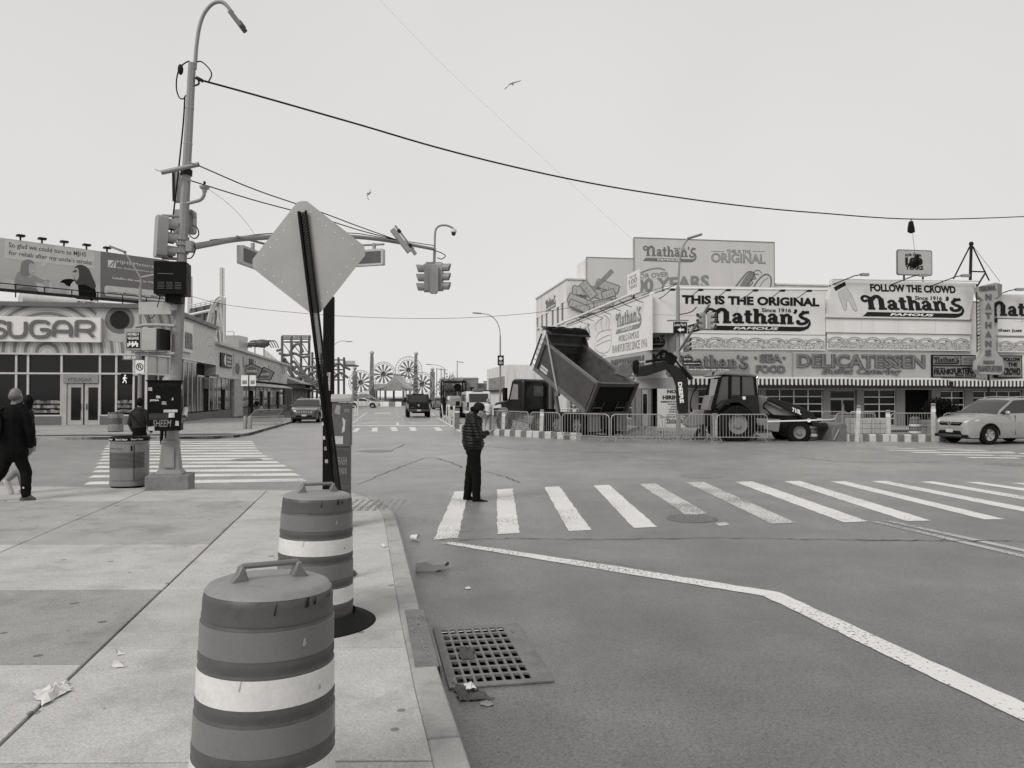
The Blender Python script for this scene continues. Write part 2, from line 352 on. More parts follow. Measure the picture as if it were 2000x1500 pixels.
def sheet(name, px, m, z=.005, parent=road, col=None):
    if 'stripe' in name or 'lane' in name:          # ragged hand-rolled paint edges
        rnd = random.Random(str(px[0])); q = [G(u, v, z) for u, v in px]; o = []
        for i in range(len(q)):
            a, b = q[i], q[(i+1) % len(q)]; n = max(1, min(30, int((b-a).length/.13)))
            o += [a.lerp(b, k/n)+V((rnd.uniform(-.011, .011), rnd.uniform(-.011, .011), 0))*(1 if k else 0) for k in range(n)]
        mb = MB(); mb.add(o, [tuple(range(len(o)))]); ob = mb.build(name, m, parent)
        if ob.data.polygons[0].normal.z < 0: ob.data.flip_normals()
        return ob
    mb = MB(); mb.add([G(u, v, z) for u, v in px], [tuple(range(len(px)))]); o = mb.build(name, m, parent, col=col)
    if o.data.polygons[0].normal.z < 0: o.data.flip_normals()
    return o
near = [((888,960),(915,959),(895,1050),(847,1054)), ((970.5,956),(1001,954),(1015,1041),(971.5,1043)), ((1063,951),(1093,950),(1155,1035),(1110,1037)),
        ((1159,948),(1190,947),(1284,1029),(1238,1031)), ((1248,945),(1280,944),(1383,1003),(1341,1006)), ((1398,1022),(1418,1020),(1426,1025),(1404,1027)), ((1340,942),(1374,941),(1555,1021),(1507,1023)),
        ((1435,941),(1470,940),(1696,1018),(1648,1020)), ((1532,940),(1562,939),(1819,1016.5),(1772,1018)), ((1621,940),(1651,940),(1964,1014),(1922,1014.5)),
        ((1701,939.5),(1729,939),(2112,1012),(2066,1012.5)), ((1796,940.5),(1823,940),(2252,1010),(2203,1010.5)), ((1885,941.5),(1912,941.3),(2392,1008),(2342,1009)), ((1972,943),(1999,943),(2532,1007),(2482,1008))]
for i, q in enumerate(near): sheet('crosswalk_stripe', q, WORN if i in (4, 5, 6) else WPAINT)
sheet('lane_line', ((860,1060.5),(882,1058.5),(1200,1105),(1522,1156.5),(1490,1163.5)), WPAINT)
sheet('lane_line', ((1491,1163.6),(1522,1156.6),(2060,1400),(2500,1599),(2500,1650),(2060,1438)), WPAINT)
sheet('centre_line', ((1700,1018.6),(1716,1018),(2800,1267),(2800,1276)), YPAINT); sheet('centre_line', ((1722,1016.6),(1741,1016.6),(2800,1244),(2800,1253)), YPAINT)
lys = [(945,938.6,163,602,4.2),(931.5,927.7,172,586,3.6),(921.6,918.8,178.5,575,3.2),(913,910.5,184,562,2.9),(905.5,903.4,187,548,2.6),(898.6,896.8,192,535,2.4),(892.9,891.3,195,524,2.2),
       (887,885.8,196,515,2),(881.8,880.6,198,508,1.8),(876.4,875.4,202,503,1.7),(871.5,870.6,205,500,1.5),(867.2,866.4,209,498,1.4),(863.6,862.9,211,496,1.3)]
for yl, yr, xl, xr, t in lys: sheet('crosswalk_stripe', ((xl+t*3,yl-t),(xr-t*3,yr-t),(xr,yr+t*.4),(xl,yl+t*.4)), WPAINT)
z3 = lambda pts: [(660+x/5, 660+y/5) for x, y in pts]
for q in ([(137,918),(185,917),(224,880),(178,880)], [(328,915),(385,914),(390,876),(333,877)], [(530,912),(588,910),(565,870),(508,872)], [(713,908),(773,907),(752,868),(692,870)], [(965,908),(1022,907),(990,873),(932,875)]):
    sheet('crosswalk_stripe', z3(q), WPAINT)
for q in ([(135,862),(1070,858),(1060,851),(135,855)], [(905,742),(920,742),(1205,908),(1190,918)], [(570,852),(597,852),(592,820),(572,820)], [(135,830),(150,832),(292,725),(285,722)],
          [(588,772),(600,772),(596,760),(586,760)], [(575,745),(585,745),(581,732),(573,732)], [(565,718),(572,718),(568,706),(562,706)], [(350,738),(520,738),(518,731),(365,731)]): sheet('lane_line', z3(q), WPAINT)
def arrow(px): sheet('turn_arrow', z3(px), WORN)
arrow([(680,826),(705,818),(705,824),(760,823),(860,828),(985,824),(985,830),(860,834),(770,836),(745,834),(705,830),(705,835)])
arrow([(210,834),(300,826),(470,822),(475,828),(330,832),(215,838)])
def road_word(s, px):                    # reads from the far side, as the photograph shows it upside down
    p = [G(*q, .005) for q in px]; mb = MB(); vs, fs, _ = text_geo(s, .02)
    mb.add([(p[0]*(1-a)+p[1]*a)*(1-c)+(p[3]*(1-a)+p[2]*a)*c for a, c in vs], fs); mb.build('road_lettering', WORN, road)
road_word('ONLY', z3([(535,804),(215,806),(205,824),(540,822)])); road_word('ONLY', z3([(505,754),(275,756),(265,768),(512,766)]))
zr = lambda pts: [(1560+x/4.545, 860+y/4.545) for x, y in pts]
for xl, xr, y, t in ((300,860,50,7),(470,960,36,5),(500,1010,64,7),(1050,1430,62,6),(745,1200,83,8),(1205,1640,80,7),(950,1900,101,9),(1420,1880,93,5),(1190,1700,122,9),(1740,2300,134,8),(1450,1920,147,10),(1900,2500,112,8)):
    sheet('crosswalk_stripe', zr([(xl,y),(xr,y+6),(xr+60,y+6+t),(xl+90,y+t)]), WORN if y < 80 else WPAINT)
# patches and dark seams in the asphalt
PATCH = mat('tar_seam', .07, rough=.75, fine=.25, fsc=60); PT2 = mat('asphalt_patch', .064, rough=.55, var=.15, sc=2, fine=.3, fsc=150, bump=.4); CHALK = mat('chalk_scuff', .17, rough=.9, var=.3, sc=9, fine=.4, fsc=60)
def seam(px, w0, w1, m=PATCH, name='tar_seam', z=.0085):
    rnd = random.Random(str(px[0])); pts = []
    p3 = curve([G(u, v, z) for u, v in px], 14)
    mb = MB(); l = []; r = []
    for i, p in enumerate(p3):
        d = (p3[min(i+1, len(p3)-1)]-p3[max(i-1, 0)]).normalized(); n = V((-d.y, d.x, 0)); j = rnd.uniform(-1, 1)*.035
        wd = (w0+(w1-w0)*i/len(p3))*rnd.uniform(.3, 1.5)/2; l.append(p+n*(j+wd)); r.append(p+n*(j-wd))
    k = len(l); mb.add(l+r, [(i, i+k, i+1+k, i+1) for i in range(k-1)]); o = mb.build(name, m, road)
    if o.data.polygons[0].normal.z < 0: o.data.flip_normals()
seam([(860,1056),(1000,1051),(1150,1053),(1400,1050),(1600,1053),(1780,1055),(1960,1056),(2100,1060)], .022, .028)
seam([(700,945),(800,905),(840,893),(880,903),(905,913)], .02, .03); seam([(945,920),(985,930),(1015,942)], .02, .03); seam([(690,880),(745,884),(790,868)], .03, .03)
seam([(1560,893),(1640,901),(1760,903),(1850,902)], .05, .03); seam([(950,872),(1060,880),(1200,884),(1330,882)], .04, .03); seam([(1170,885),(1300,900),(1480,896)], .02, .03)

# ------------------------------------------------------------------ near pavement
def clip(subj, clipper):
    def inside(p, a, b): return (b[0]-a[0])*(p[1]-a[1])-(b[1]-a[1])*(p[0]-a[0]) >= -1e-9
    def inter(p, q, a, b):
        d1 = (q[0]-p[0], q[1]-p[1]); d2 = (b[0]-a[0], b[1]-a[1]); den = d1[0]*d2[1]-d1[1]*d2[0]
        t = ((a[0]-p[0])*d2[1]-(a[1]-p[1])*d2[0])/den if abs(den) > 1e-12 else 0; return (p[0]+d1[0]*t, p[1]+d1[1]*t)
    outp = subj
    for i in range(len(clipper)):
        a, b = clipper[i-1], clipper[i]; inp, outp = outp, []
        for j in range(len(inp)):
            p, q = inp[j-1], inp[j]
            if inside(q, a, b):
                if not inside(p, a, b): outp.append(inter(p, q, a, b))
                outp.append(q)
            elif inside(p, a, b): outp.append(inter(p, q, a, b))
        if len(outp) < 3: return []
    return outp
def offset_poly(pl, d):
    o = []
    for i, p in enumerate(pl):
        a = V(pl[max(i-1, 0)]); b = V(pl[min(i+1, len(pl)-1)]); t = (b-a).normalized(); o.append((p[0]-t.y*d, p[1]+t.x*d))
    return o
def area(p): return .5*sum(p[i-1][0]*p[i][1]-p[i][0]*p[i-1][1] for i in range(len(p)))
SWZ = .13
def pavement(name, kerb_line, rest, cells, cols, kcol=.35, kw=.16, gap=.009, klen=1.5, kb=.012):
    """kerb_line: outer edge, walking with the pavement on the left; rest: points closing the polygon"""
    inner = offset_poly(kerb_line, kw+.004); poly = inner+rest
    base = MB(); base.prism(poly, .0, SWZ-.02, 'z'); root = structure(base.build(name, JOINT))
    for i, c in enumerate(cells):
        c = c if area(c) > 0 else c[::-1]; cen = V((sum(p[0] for p in c)/len(c), sum(p[1] for p in c)/len(c)))
        c = [tuple(V(p)+(cen-V(p)).normalized()*gap*1.4) for p in c]; q = clip(poly if area(poly) > 0 else poly[::-1], c)
        if len(q) < 3 or abs(area(q)) < .02: continue
        m = MB(); m.prism(q, SWZ-.03, SWZ+random.uniform(-.002, .003), 'z'); m.build('paving_slab', CONC, root, bevel=.006, col=cols(i, cen))
    # kerb stones
    seg = [V(p) for p in kerb_line]; L = [0]
    for i in range(1, len(seg)): L.append(L[-1]+(seg[i]-seg[i-1]).length)
    def at(pl, s):
        for i in range(1, len(L)):
            if s <= L[i]+1e-6: t = (s-L[i-1])/max(L[i]-L[i-1], 1e-9); return V(pl[i-1])*(1-t)+V(pl[i])*t
        return V(pl[-1])
    n = max(1, int(L[-1]/klen))
    for k in range(n):
        s0, s1 = L[-1]*k/n+.004, L[-1]*(k+1)/n-.004; ss = [s0+(s1-s0)*j/5 for j in range(6)]
        ou = [at(kerb_line, s) for s in ss]; inn = [at(inner, s) for s in ss]
        m = MB(); m.prism([tuple(p) for p in ou]+[tuple(p) for p in inn[::-1]], -.05, SWZ+random.uniform(-.003, .004), 'z')
        m.build('kerb_stone', KSTONE, root, bevel=kb, col=kcol*random.uniform(.85, 1.12))
    return root
kp = [G(u, v, SWZ).xy for u, v in ((921,1500),(868,1345),(845,1270),(820,1190),(800,1110),(783,1045),(772,1007),(759,989),(737,971),(700,960),(640,956),(450,955),(200,950),(0,947))]
dk = (kp[0]-kp[1]).normalized(); kl = [kp[0]+dk*9]+kp; dl = (kp[-1]-kp[-2]).normalized(); kl.append(kp[-1]+dl*25)
kl = [tuple(p) for p in kl]
XA = lambda Y: -1.751-.1887*Y
cells, info = [], []
rowsR = [12.9, 12.28, 10.36, 8.73, 6.70, 5.14, 3.55, 1.9, .3, -1.3, -3, -5]; rowsL = [16, 12.28, 10.36, 8.73, 6.70, 4.836, 3.2, 1.6, 0, -1.6, -3.2, -5]
for c in range(-1, 8):
    rows = rowsR if c < 0 else rowsL
    for r in range(len(rows)-1):
        y1, y0 = rows[r], rows[r+1]
        if c < 0 and r == 0: y1 = 16
        xa, xb = (lambda Y: XA(Y), lambda Y: XA(Y)+(3.2 if Y < 40 else 0)) if c < 0 else (lambda Y: XA(Y)-2.15*(c+1), lambda Y: XA(Y)-2.15*c)
        tl = .012*(-1)
        cells.append([(xa(y0), y0-tl*xa(y0)), (xb(y0), y0-tl*xb(y0)), (xb(y1), y1-tl*xb(y1)), (xa(y1), y1-tl*xa(y1))]); info.append((c, r))
def ncol(i, cen):
    c, r = info[i]
    if c == 0 and r == 4: return .31
    if c in (0, 1) and r in (1, 2): return .37
    return .46*random.Random(i*7+3).uniform(.93, 1.07)
pav_near = pavement('pavement_near', kl, [(-40, -6), (kl[0][0]-1.5, -6)], cells, ncol, klen=1.55)
# tactile warning strip at the ramp
TACT = mat('tactile_mat', .30, rough=.8, fine=.2)
mb = MB(); fr = FR(G(715,985,SWZ), (1,.02,0), (-.25,1,0))
mb.m = fr
for i in range(8):
    for j in range(6): mb.lathe([(.03,0),(.028,.012),(.015,.018),(0,.018)], 8, (-.22+i*.11, -.6+j*.2, .003))
mb.build('tactile_dome_field', TACT, pav_near, kind='stuff')

# ------------------------------------------------------------------ far corner pavements
def simple_cells(a0, a1, b0, b1, da, db):
    o = []; a = a0
    while a < a1:
        b = b0
        while b < b1:
            o.append([tuple(ST(*q).xy) for q in ((a,b),(a+da,b),(a+da,b+db),(a,b+db))]); b += db
        a += da
    return o
kq = [G(u, v, SWZ).xy for u, v in ((660,794.5),(640,800),(600,812),(556,825),(510,837),(482,844.5),(455,848.5),(416,850.8),(330,851.2),(200,852),(0,853),(-300,854.5))]
kq = [tuple(p) for p in kq]
pav_left = pavement('pavement_left', kq, [tuple(ST(-70,60).xy), tuple(ST(-12,62).xy), tuple(ST(-12,118).xy)], simple_cells(-46,-4,36,60,3,3), lambda i, c: .36*random.Random(i).uniform(.9,1.1), klen=3, kb=.015)
kr = [tuple(ST(a, b).xy) for a, b in ((90,34.6),(60,34.6),(40,34.6),(20,34.6),(12.6,34.8),(10.6,35.6),(9.6,37.4),(9.4,40),(9.4,60),(9.4,90),(9.4,135))]
pav_right = pavement('pavement_right', kr, [tuple(ST(14,135).xy), tuple(ST(16,60).xy), tuple(ST(90,60).xy)], simple_cells(9,60,34.5,41,3,3), lambda i, c: .33*random.Random(i).uniform(.85,1.1), klen=3, kb=.015)

# ------------------------------------------------------------------ storm drain
gr = thing('storm_drain', 'cast iron storm drain grate with rows of square holes, half choked with leaves', 'drain', m=grate_frame())
mb = MB(); mb.box(-GW+.001,GW-.001,-GL+.001,GL-.001,-.62,-.6)
for a in ((-GW-.03,-GW,-GL,GL),(GW,GW+.03,-GL,GL),(-GW,GW,-GL-.03,-GL),(-GW,GW,GL,GL+.03)): mb.box(*a,-.6,-.032)
mb.build('pit', mat('pit_wall', .012, rough=.9, fine=.3), gr)
mb = MB(); nx, ny = 8, 8; x0, x1, y0, y1 = -GW+.03, GW-.10, -GL+.03, GL-.04; dx, dy = (x1-x0)/nx, (y1-y0)/ny; zt, zb = .014, -.002
def hole_cell(cx, cy):
    hw, hl, r = dx*.37, dy*.39, min(dx, dy)*.18; ring = []
    for sx_, sy_, a0 in ((1,1,0),(-1,1,1),(-1,-1,2),(1,-1,3)):
        for k in range(4): t = (a0+k/3)*pi/2; ring.append((cx+sx_*(hw-r)+r*cos(t), cy+sy_*(hl-r)+r*sin(t)))
    outr = []
    for (x, y) in ring:
        ux, uy = (x-cx)/hw, (y-cy)/hl; s = 1/max(abs(ux), abs(uy)); outr.append((cx+ux*s*dx/2, cy+uy*s*dy/2))
    for j in (1, 5, 9, 13):      # pull one point of each corner arc onto the cell corner
        sx_, sy_ = (1 if ring[j][0] > cx else -1), (1 if ring[j][1] > cy else -1); outr[j] = (cx+sx_*dx/2, cy+sy_*dy/2)
    n = 16; vs = [(x, y, zt) for x, y in outr]+[(x, y, zt) for x, y in ring]+[(x, y, zb) for x, y in ring]
    mb.add(vs, [(i, (i+1) % n, n+(i+1) % n, n+i) for i in range(n)]+[(n+i, n+(i+1) % n, 2*n+(i+1) % n, 2*n+i) for i in range(n)])
for i in range(nx):
    for j in range(ny): hole_cell(x0+(i+.5)*dx, y0+(j+.5)*dy)
e = .004; fx0, fx1, fy0, fy1 = -GW-.02, GW+.02, -GL-.02, GL+.02
for q in ((fx0,x0,fy0,fy1),(x1,fx1,fy0,fy1)): mb.box(*q, e, zt)
for q in ((x0,x1,fy0,y0),(x0,x1,y1,fy1)): mb.box(*q, e, zt)
mb.build('grate', IRON, gr)
mb = MB(RZ(0)); mb.m = FR((GW-.05, GL-.12, zt), (0,-1,0), (1,0,0))
mat('worn_iron', .26, rough=.5, metal=.3, fine=.2)
for s, a, b_ in (('CAMPBELL', .0, .26), ('FOUNDRY', .32, .58), ('N.Y.C.', .86, 1.02)): mb = MB(FR((GW-.05, GL-.12, zt), (0,-1,0), (1,0,0))); text(mb, s, a, b_, -.018, .018, 0, .01, ext=.003); mb.build('raised_lettering', MATS['worn_iron'], gr)
LEAF = mat('dry_leaf', .12, rough=.85, var=.5, sc=9, fine=.3)
mb = MB(); rnd = random.Random(4)
for i in range(120):
    x, y = (rnd.uniform(-GW, -.12), rnd.uniform(-GL, GL)) if i < 85 else (rnd.uniform(-GW, GW), rnd.uniform(-GL, -GL+.2))
    z = -.02-rnd.random()*.05; s = rnd.uniform(.015, .045); q = RZ(rnd.random()*6) @ RX(rnd.uniform(-.7,.7)); q = TR(x, y, z) @ q
    mb.add([q @ V(p) for p in ((-s,0,0),(0,-s*.5,.006),(s,0,.003),(0,s*.5,.008))], [(0,1,2,3)])
mb.build('leaf_litter', LEAF, gr, kind='stuff')
# cast-iron kerb inlet
a, b = G(812,1192,SWZ), G(838,1303,SWZ); d = (b-a).normalized()
inl = thing('kerb_inlet', 'dark cast iron kerb piece with raised lettering beside the storm drain', 'kerb inlet', m=FR((a+b)/2+V((-.02,0,.0)), -d, V((-d.y,d.x,0))*-1 if False else (V((0,0,1)).cross(-d))))
mb = MB(); hl = (b-a).length/2
mb.prism([(-hl,-.085),(hl,-.085),(hl,.065),(-hl,.065)], -.01, .009, 'z'); mb.build('top_plate', IRON, inl, bevel=.006)
mb = MB(); mb.box(-hl,hl,-.098,-.087,-.17,.0); mb.build('front_face', IRON, inl)
for s, x0, x1, y0, y1 in (('NO DUMPING', -.75, -.05, .0, .04), ('DRAINS', .15, .75, .0, .04), ('TO WATERWAYS', -.75, -.05, -.055, -.015)):
    mb = MB(TR(0,0,.009) @ RZ(pi)); text(mb, s, hl*x0, hl*x1, y0, y1, 0, .01, ext=.004); mb.build('raised_lettering', MATS['worn_iron'], inl)

# ------------------------------------------------------------------ manholes
IRON2 = mat('dusty_iron', .24, rough=.6, var=.25, sc=6, fine=.2)
def manhole(u, v, r, label, g):
    IR = IRON if g == 0 else IRON2
    m = thing('manhole_cover', label, 'manhole cover', G(u, v))
    mb = MB(); mb.lathe([(r*1.12,.0045),(r*1.1,.012),(r*1.0,.012),(r*.99,.006)], 40); mb.build('rim', IR, m)
    mb = MB(); mb.lathe([(r*.975,.006),(r*.97,.011),(0,.011)], 40)
    for ring in range(1, 5):
        for k in range(ring*6):
            t = 2*pi*k/(ring*6); q = r*ring/4.7; mb.box(q*cos(t)-.028,q*cos(t)+.028,q*sin(t)-.028,q*sin(t)+.028,.011,.016)
    mb.build('cover', IR, m)
manhole(1351,1013,.33,'round iron manhole cover between the crosswalk stripes',0); manhole(735,881,.5,'wide pale ringed manhole cover in the middle of the junction',1)
manhole(1965,907.5,.45,'round manhole cover beside the striped far crossing near the silver car',1); manhole(1370,930,.42,'dark manhole cover just beyond the crosswalk stripes',1)
manhole(482,898.5,.38,'small manhole cover by the end of the crossing behind the lamp pole',1)

# ------------------------------------------------------------------ litter
PAPER = mat('paper', .62, rough=.85, var=.12, sc=14, fine=.08); KRAFT = mat('kraft_paper', .24, rough=.85, var=.15, sc=8); SCRAP = mat('dark_scrap', .07, rough=.8, var=.4, sc=12)
def crumple(name, label, px, z, h, m, seed, n=9, cat='litter', fold=1.0):
    rnd = random.Random(seed); p = [G(u, v, z) for u, v in px]; o = (p[0]+p[1]+p[2]+p[3])/4; mb = MB(); hts = {}
    for i in range(n):
        for j in range(n):
            s, t = i/(n-1), j/(n-1); q = (p[0]*(1-s)+p[1]*s)*(1-t)+(p[3]*(1-s)+p[2]*s)*t
            e = min(s, 1-s, t, 1-t)*2; jx = rnd.uniform(-1, 1)*.012*fold; hh = .004+h*(rnd.random()**1.4)*(.25+.75*e**.5)
            mb.v.append(q-o+V((jx, jx*.7, hh)))
    mb.f = [[i*n+j, (i+1)*n+j, (i+1)*n+j+1, i*n+j+1] for i in range(n-1) for j in range(n-1)]
    ob = mb.build(name, m, sharp=22); ob.location = o; tag(ob, label, cat); return ob
crumple('paper_wrapper', 'crumpled greasy paper wrapper lying across a pavement joint', ((66,1352),(134,1334),(138,1350),(80,1384)), SWZ, .05, PAPER, 3)
crumple('paper_scrap', 'small folded white paper scrap on the pavement', ((224,1272),(232,1269),(240,1279),(231,1281)), SWZ, .02, PAPER, 5, 4)
crumple('paper_strip', 'bent L-shaped white paper strip on the pavement', ((219,1292),(225,1290),(249,1303),(224,1306)), SWZ, .012, PAPER, 6, 4)
crumple('tissue_scrap', 'torn white tissue on the kerb ramp', ((744,1066),(750,1061),(756,1067),(750,1070)), SWZ, .03, PAPER, 7, 4)
crumple('paper_scrap', 'small pale scrap on the asphalt in front of the drain', ((910,1148),(918,1146),(920,1151),(912,1152)), 0, .02, PAPER, 8, 4)
crumple('leaf_pile', 'wet dark leaves and wrapping packed against the kerb below the drain', ((880,1334),(928,1352),(966,1368),(898,1372)), 0, .05, SCRAP, 9, 12)
crumple('crushed_wrapper', 'pale torn wrapper on the dark leaves by the drain', ((905,1338),(925,1336),(928,1346),(910,1348)), 0.05, .03, PAPER, 10, 5)
crumple('leaf_clump', 'clump of dark leaves stuck on the drain grate', ((896,1266),(926,1268),(928,1288),(902,1290)), .014, .05, SCRAP, 11, 8)
crumple('paper_wrapper', 'flat pale wrapper on the asphalt below the drain', ((935,1373),(960,1370),(968,1378),(948,1382)), 0, .02, KRAFT, 12, 6)
o = G(806,1056); cup = thing('paper_cup', 'white paper cup lying on its side against the kerb', 'cup', o+V((0,0,.042)), radians(-25))
mb = MB(); mb.lathe([(.030,0),(.042,.10),(.044,.10),(.043,.103),(.040,.10),(.028,.004),(0,.004)], 20, (-.02,0,0), 'x'); mb.build('cup_wall', mat('cup_white', .68, rough=.5), cup)
o = (G(812,1118)+G(870,1112))/2; bag = thing('paper_bag', 'crumpled brown paper bag lying in the gutter', 'bag', o, radians(4))
mb = MB(); L_ = .155
top = [(-L_*.95,.09),(-L_*.35,.10),(L_*.15,.065),(L_*.95,.075)]; bot = [(-L_,.0),(-L_*.4,.0),(L_*.3,.0),(L_,.045)]
vs = []
for k, y in enumerate((-.05,.0,.06)):
    for (x, z) in top: vs.append((x+.02*k, y, z*(1 if k != 1 else 1.12)+.004))
    for (x, z) in bot: vs.append((x+.015*k, y, z+.004))
fs = []
for k in range(2):
    for r_ in range(2):
        for j in range(3): a0 = k*8+r_*4+j; fs.append((a0, a0+1, a0+9, a0+8))
for k in (0, 2):
    for j in range(3): a0 = k*8+j; fs.append((a0, a0+1, a0+5, a0+4))
fs.append((0,4,12,8)); fs.append((8,12,20,16))
mb.add(vs, fs); mb.build('bag_sheet', KRAFT, bag, sharp=15)
# ================================================================== RESTAURANT ON THE RIGHT CORNER  (local frame: x=a, y=b, z)
A0, B0 = 13.6, 38.6
WHITE = mat('white_panel', .76, rough=.55, var=.05, sc=1.2, fine=.04, dirt=.08, dsc=.8, streak=True); CREAM = mat('cream_panel', .6, rough=.5, var=.06, sc=1, dirt=.08, streak=True)
PANEL2 = mat('grey_panel', .60, rough=.5, var=.05, sc=1, fine=.04, dirt=.06, streak=True); BRICKW = mat('white_wall', .72, rough=.85, var=.1, sc=2, fine=.1, fsc=40, dirt=.2, streak=True)
INK = mat('dark_letter_paint', .035, rough=.5); MIDINK = mat('mid_letter_paint', .18, rough=.55); LINE = mat('line_art_paint', .22, rough=.6); PALEINK = mat('pale_letter_paint', .27, rough=.6)
WLET = mat('white_letter_paint', .8, rough=.5); STEEL = mat('galvanised_steel', .33, rough=.45, metal=.35, var=.1, sc=5, fine=.1); DSTEEL = mat('dark_steel', .05, rough=.5, metal=.3, var=.2)
GLASS = glass(); MULL = mat('white_mullion', .55, rough=.5); STONE = mat('grey_facade_tile', .17, rough=.45, var=.12, sc=2, dirt=.15); ROOFM = mat('roof_felt', .09, rough=.9)
def on_front(a, z, b=B0): return FR((a, b, z), (1,0,0), (0,0,1))
def on_side(b, z, a=A0): return FR((a, b, z), (0,-1,0), (0,0,1))
def txt(parent, fr, s, box, m, bold=.01, shear=0, ext=.012, name='lettering', space=1.0, warp=None, z=.001):
    mb = MB(fr); text(mb, s, box[0], box[1], box[2], box[3], z, bold, shear, ext, space, warp); return mb.build(name, m, parent)
def pxbox(u0, v0, u1, v1, b):         # photo rectangle on a cross-street plane -> a0,a1,z0,z1
    um, vm = (u0+u1)/2, (v0+v1)/2; return PB(u0, vm, b)[0], PB(u1, vm, b)[0], PB(um, v1, b)[2], PB(um, v0, b)[2]
def ptxt(parent, s, u0, v0, u1, v1, b, m, **k):
    a0, a1, z0, z1 = pxbox(u0, v0, u1, v1, b); return txt(parent, on_front(0, 0, b), s, (a0, a1, z0, z1), m, **k)
def logo(parent, fr, box, m, fat=1.0, fm=None, ext=.014, name='logotype'):
    mb = MB(fr); bx = nathans(mb, *box, z=.002, ext=ext, fat=fat); mb.build(name, m, parent)
    if fm: txt(parent, fr, 'FAMOUS', bx, fm, bold=.03, shear=.25, ext=.003, z=ext+.016)
def plogo(parent, u0, v0, u1, v1, b, m, **k): logo(parent, on_front(0, 0, b), pxbox(u0, v0, u1, v1, b), m, **k)
def pbox(mb, u0, v0, u1, v1, b, d0=-.05, d1=.05):
    a0, a1, z0, z1 = pxbox(u0, v0, u1, v1, b); return mb.box(a0, a1, b+d0, b+d1, z0, z1)

rb = thing('restaurant_building', 'low corner restaurant with striped awning and glazed roll-up doors', 'building', m=MST.copy())
AE = 48.0
mb = MB(); mb.prism([(A0,57),(A0,B0+2.2),(A0+1.6,B0+.12),(AE,B0+.12),(AE,57)], 2.55, 7.1, 'z'); mb.build('upper_wall', WHITE, rb)
mb = MB(); mb.prism([(A0-.1,57),(A0-.1,B0+2.3),(A0+1.7,B0+.75),(AE,B0+.75),(AE,57)], 7.1, 7.25, 'z'); mb.build('roof', ROOFM, rb)
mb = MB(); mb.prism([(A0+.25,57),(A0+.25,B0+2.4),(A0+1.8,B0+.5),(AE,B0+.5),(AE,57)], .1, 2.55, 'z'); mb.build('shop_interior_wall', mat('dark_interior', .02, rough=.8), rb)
# ground storey piers, roll-up doors
def grid_door(u0, u1, vtop, cols, rows, b=B0+.2, zb=.15, label=None):
    a0, a1, _, z1 = pxbox(u0, vtop, u1, vtop+2, b); f = MB(); w = .055
    d = MB().box(a0, a1, b-.05, b+.03, zb, z1).build('roll_up_door_glass', GLASS, rb)
    for i in range(cols+1): x = a0+(a1-a0)*i/cols; f.box(x-w/2, x+w/2, b-.09, b-.052, zb, z1)
    for j in range(rows+1):
        z = zb+(z1-zb)*j/rows
        for i in range(cols): f.box(a0+(a1-a0)*i/cols+w/2, a0+(a1-a0)*(i+1)/cols-w/2, b-.086, b-.054, z-w/2, z+w/2)
    f.build('mullion_grid', MULL, d, kind=None); return a0, a1
occ = [grid_door(1362,1400,760,2,5), grid_door(1404,1482,760,3,5), grid_door(1493,1604,760,4,5), grid_door(1684,1746,761.5,2,5), grid_door(1833,1880,764,2,5), grid_door(1897,1991,764,4,5), grid_door(2002,2090,765,4,5)]
def double_door(u0, u1, vtop, b=B0+.2):
    a0, a1, _, z1 = pxbox(u0, vtop, u1, vtop+2, b); am = (a0+a1)/2; d = MB().box(a0, a1, b, b+.05, .15, z1).build('door', mat('door_aluminium', .34, rough=.45, metal=.2), rb)
    for x0, x1 in ((a0+.1, am-.06), (am+.06, a1-.1)):
        MB().box(x0, x1, b-.03, b-.005, .75, z1-.55).build('pane', GLASS, d); MB().box(x0, x1, b-.025, b-.004, .25, .68).build('kick_panel', mat('kick_panel', .15, rough=.5), d)
    MB().box(a0+.08, a1-.08, b-.03, b-.005, z1-.42, z1-.06).build('transom', GLASS, d)
    for s in (-1, 1): MB().tube([(am+s*.045, b-.035, .9), (am+s*.045, b-.08, .95), (am+s*.045, b-.08, 1.3), (am+s*.045, b-.035, 1.35)], .016, 6).build('handle', MULL, d)
    return a0, a1
occ.append(double_door(1619, 1670, 762)); a0, a1, _, _ = pxbox(1764, 763, 1815, 770, B0+.2); occ.append((a0, a1))
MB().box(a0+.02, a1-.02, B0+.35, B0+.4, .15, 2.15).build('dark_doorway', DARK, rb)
occ = sorted(occ); prev = A0+1.6
for o_ in occ+[(AE, AE)]:
    if o_[0]-prev > .08:
        MB().box(prev+.01, o_[0]-.01, B0+.02, B0+.3, .1, 2.14).build('pier', STONE, rb, bevel=.01)
    prev = o_[1]
MB().box(A0+1.55, AE, B0+.0, B0+.3, 2.15, 2.5).build('soffit_fascia', mat('hatched_fascia', .10, rough=.6, var=.3, sc=14, fine=.4, fsc=30), rb)
MB().box(A0+1.55, AE, B0-.03, B0+.01, 2.14, 2.2).build('soffit_trim', mat('trim_grey', .30, rough=.5), rb)
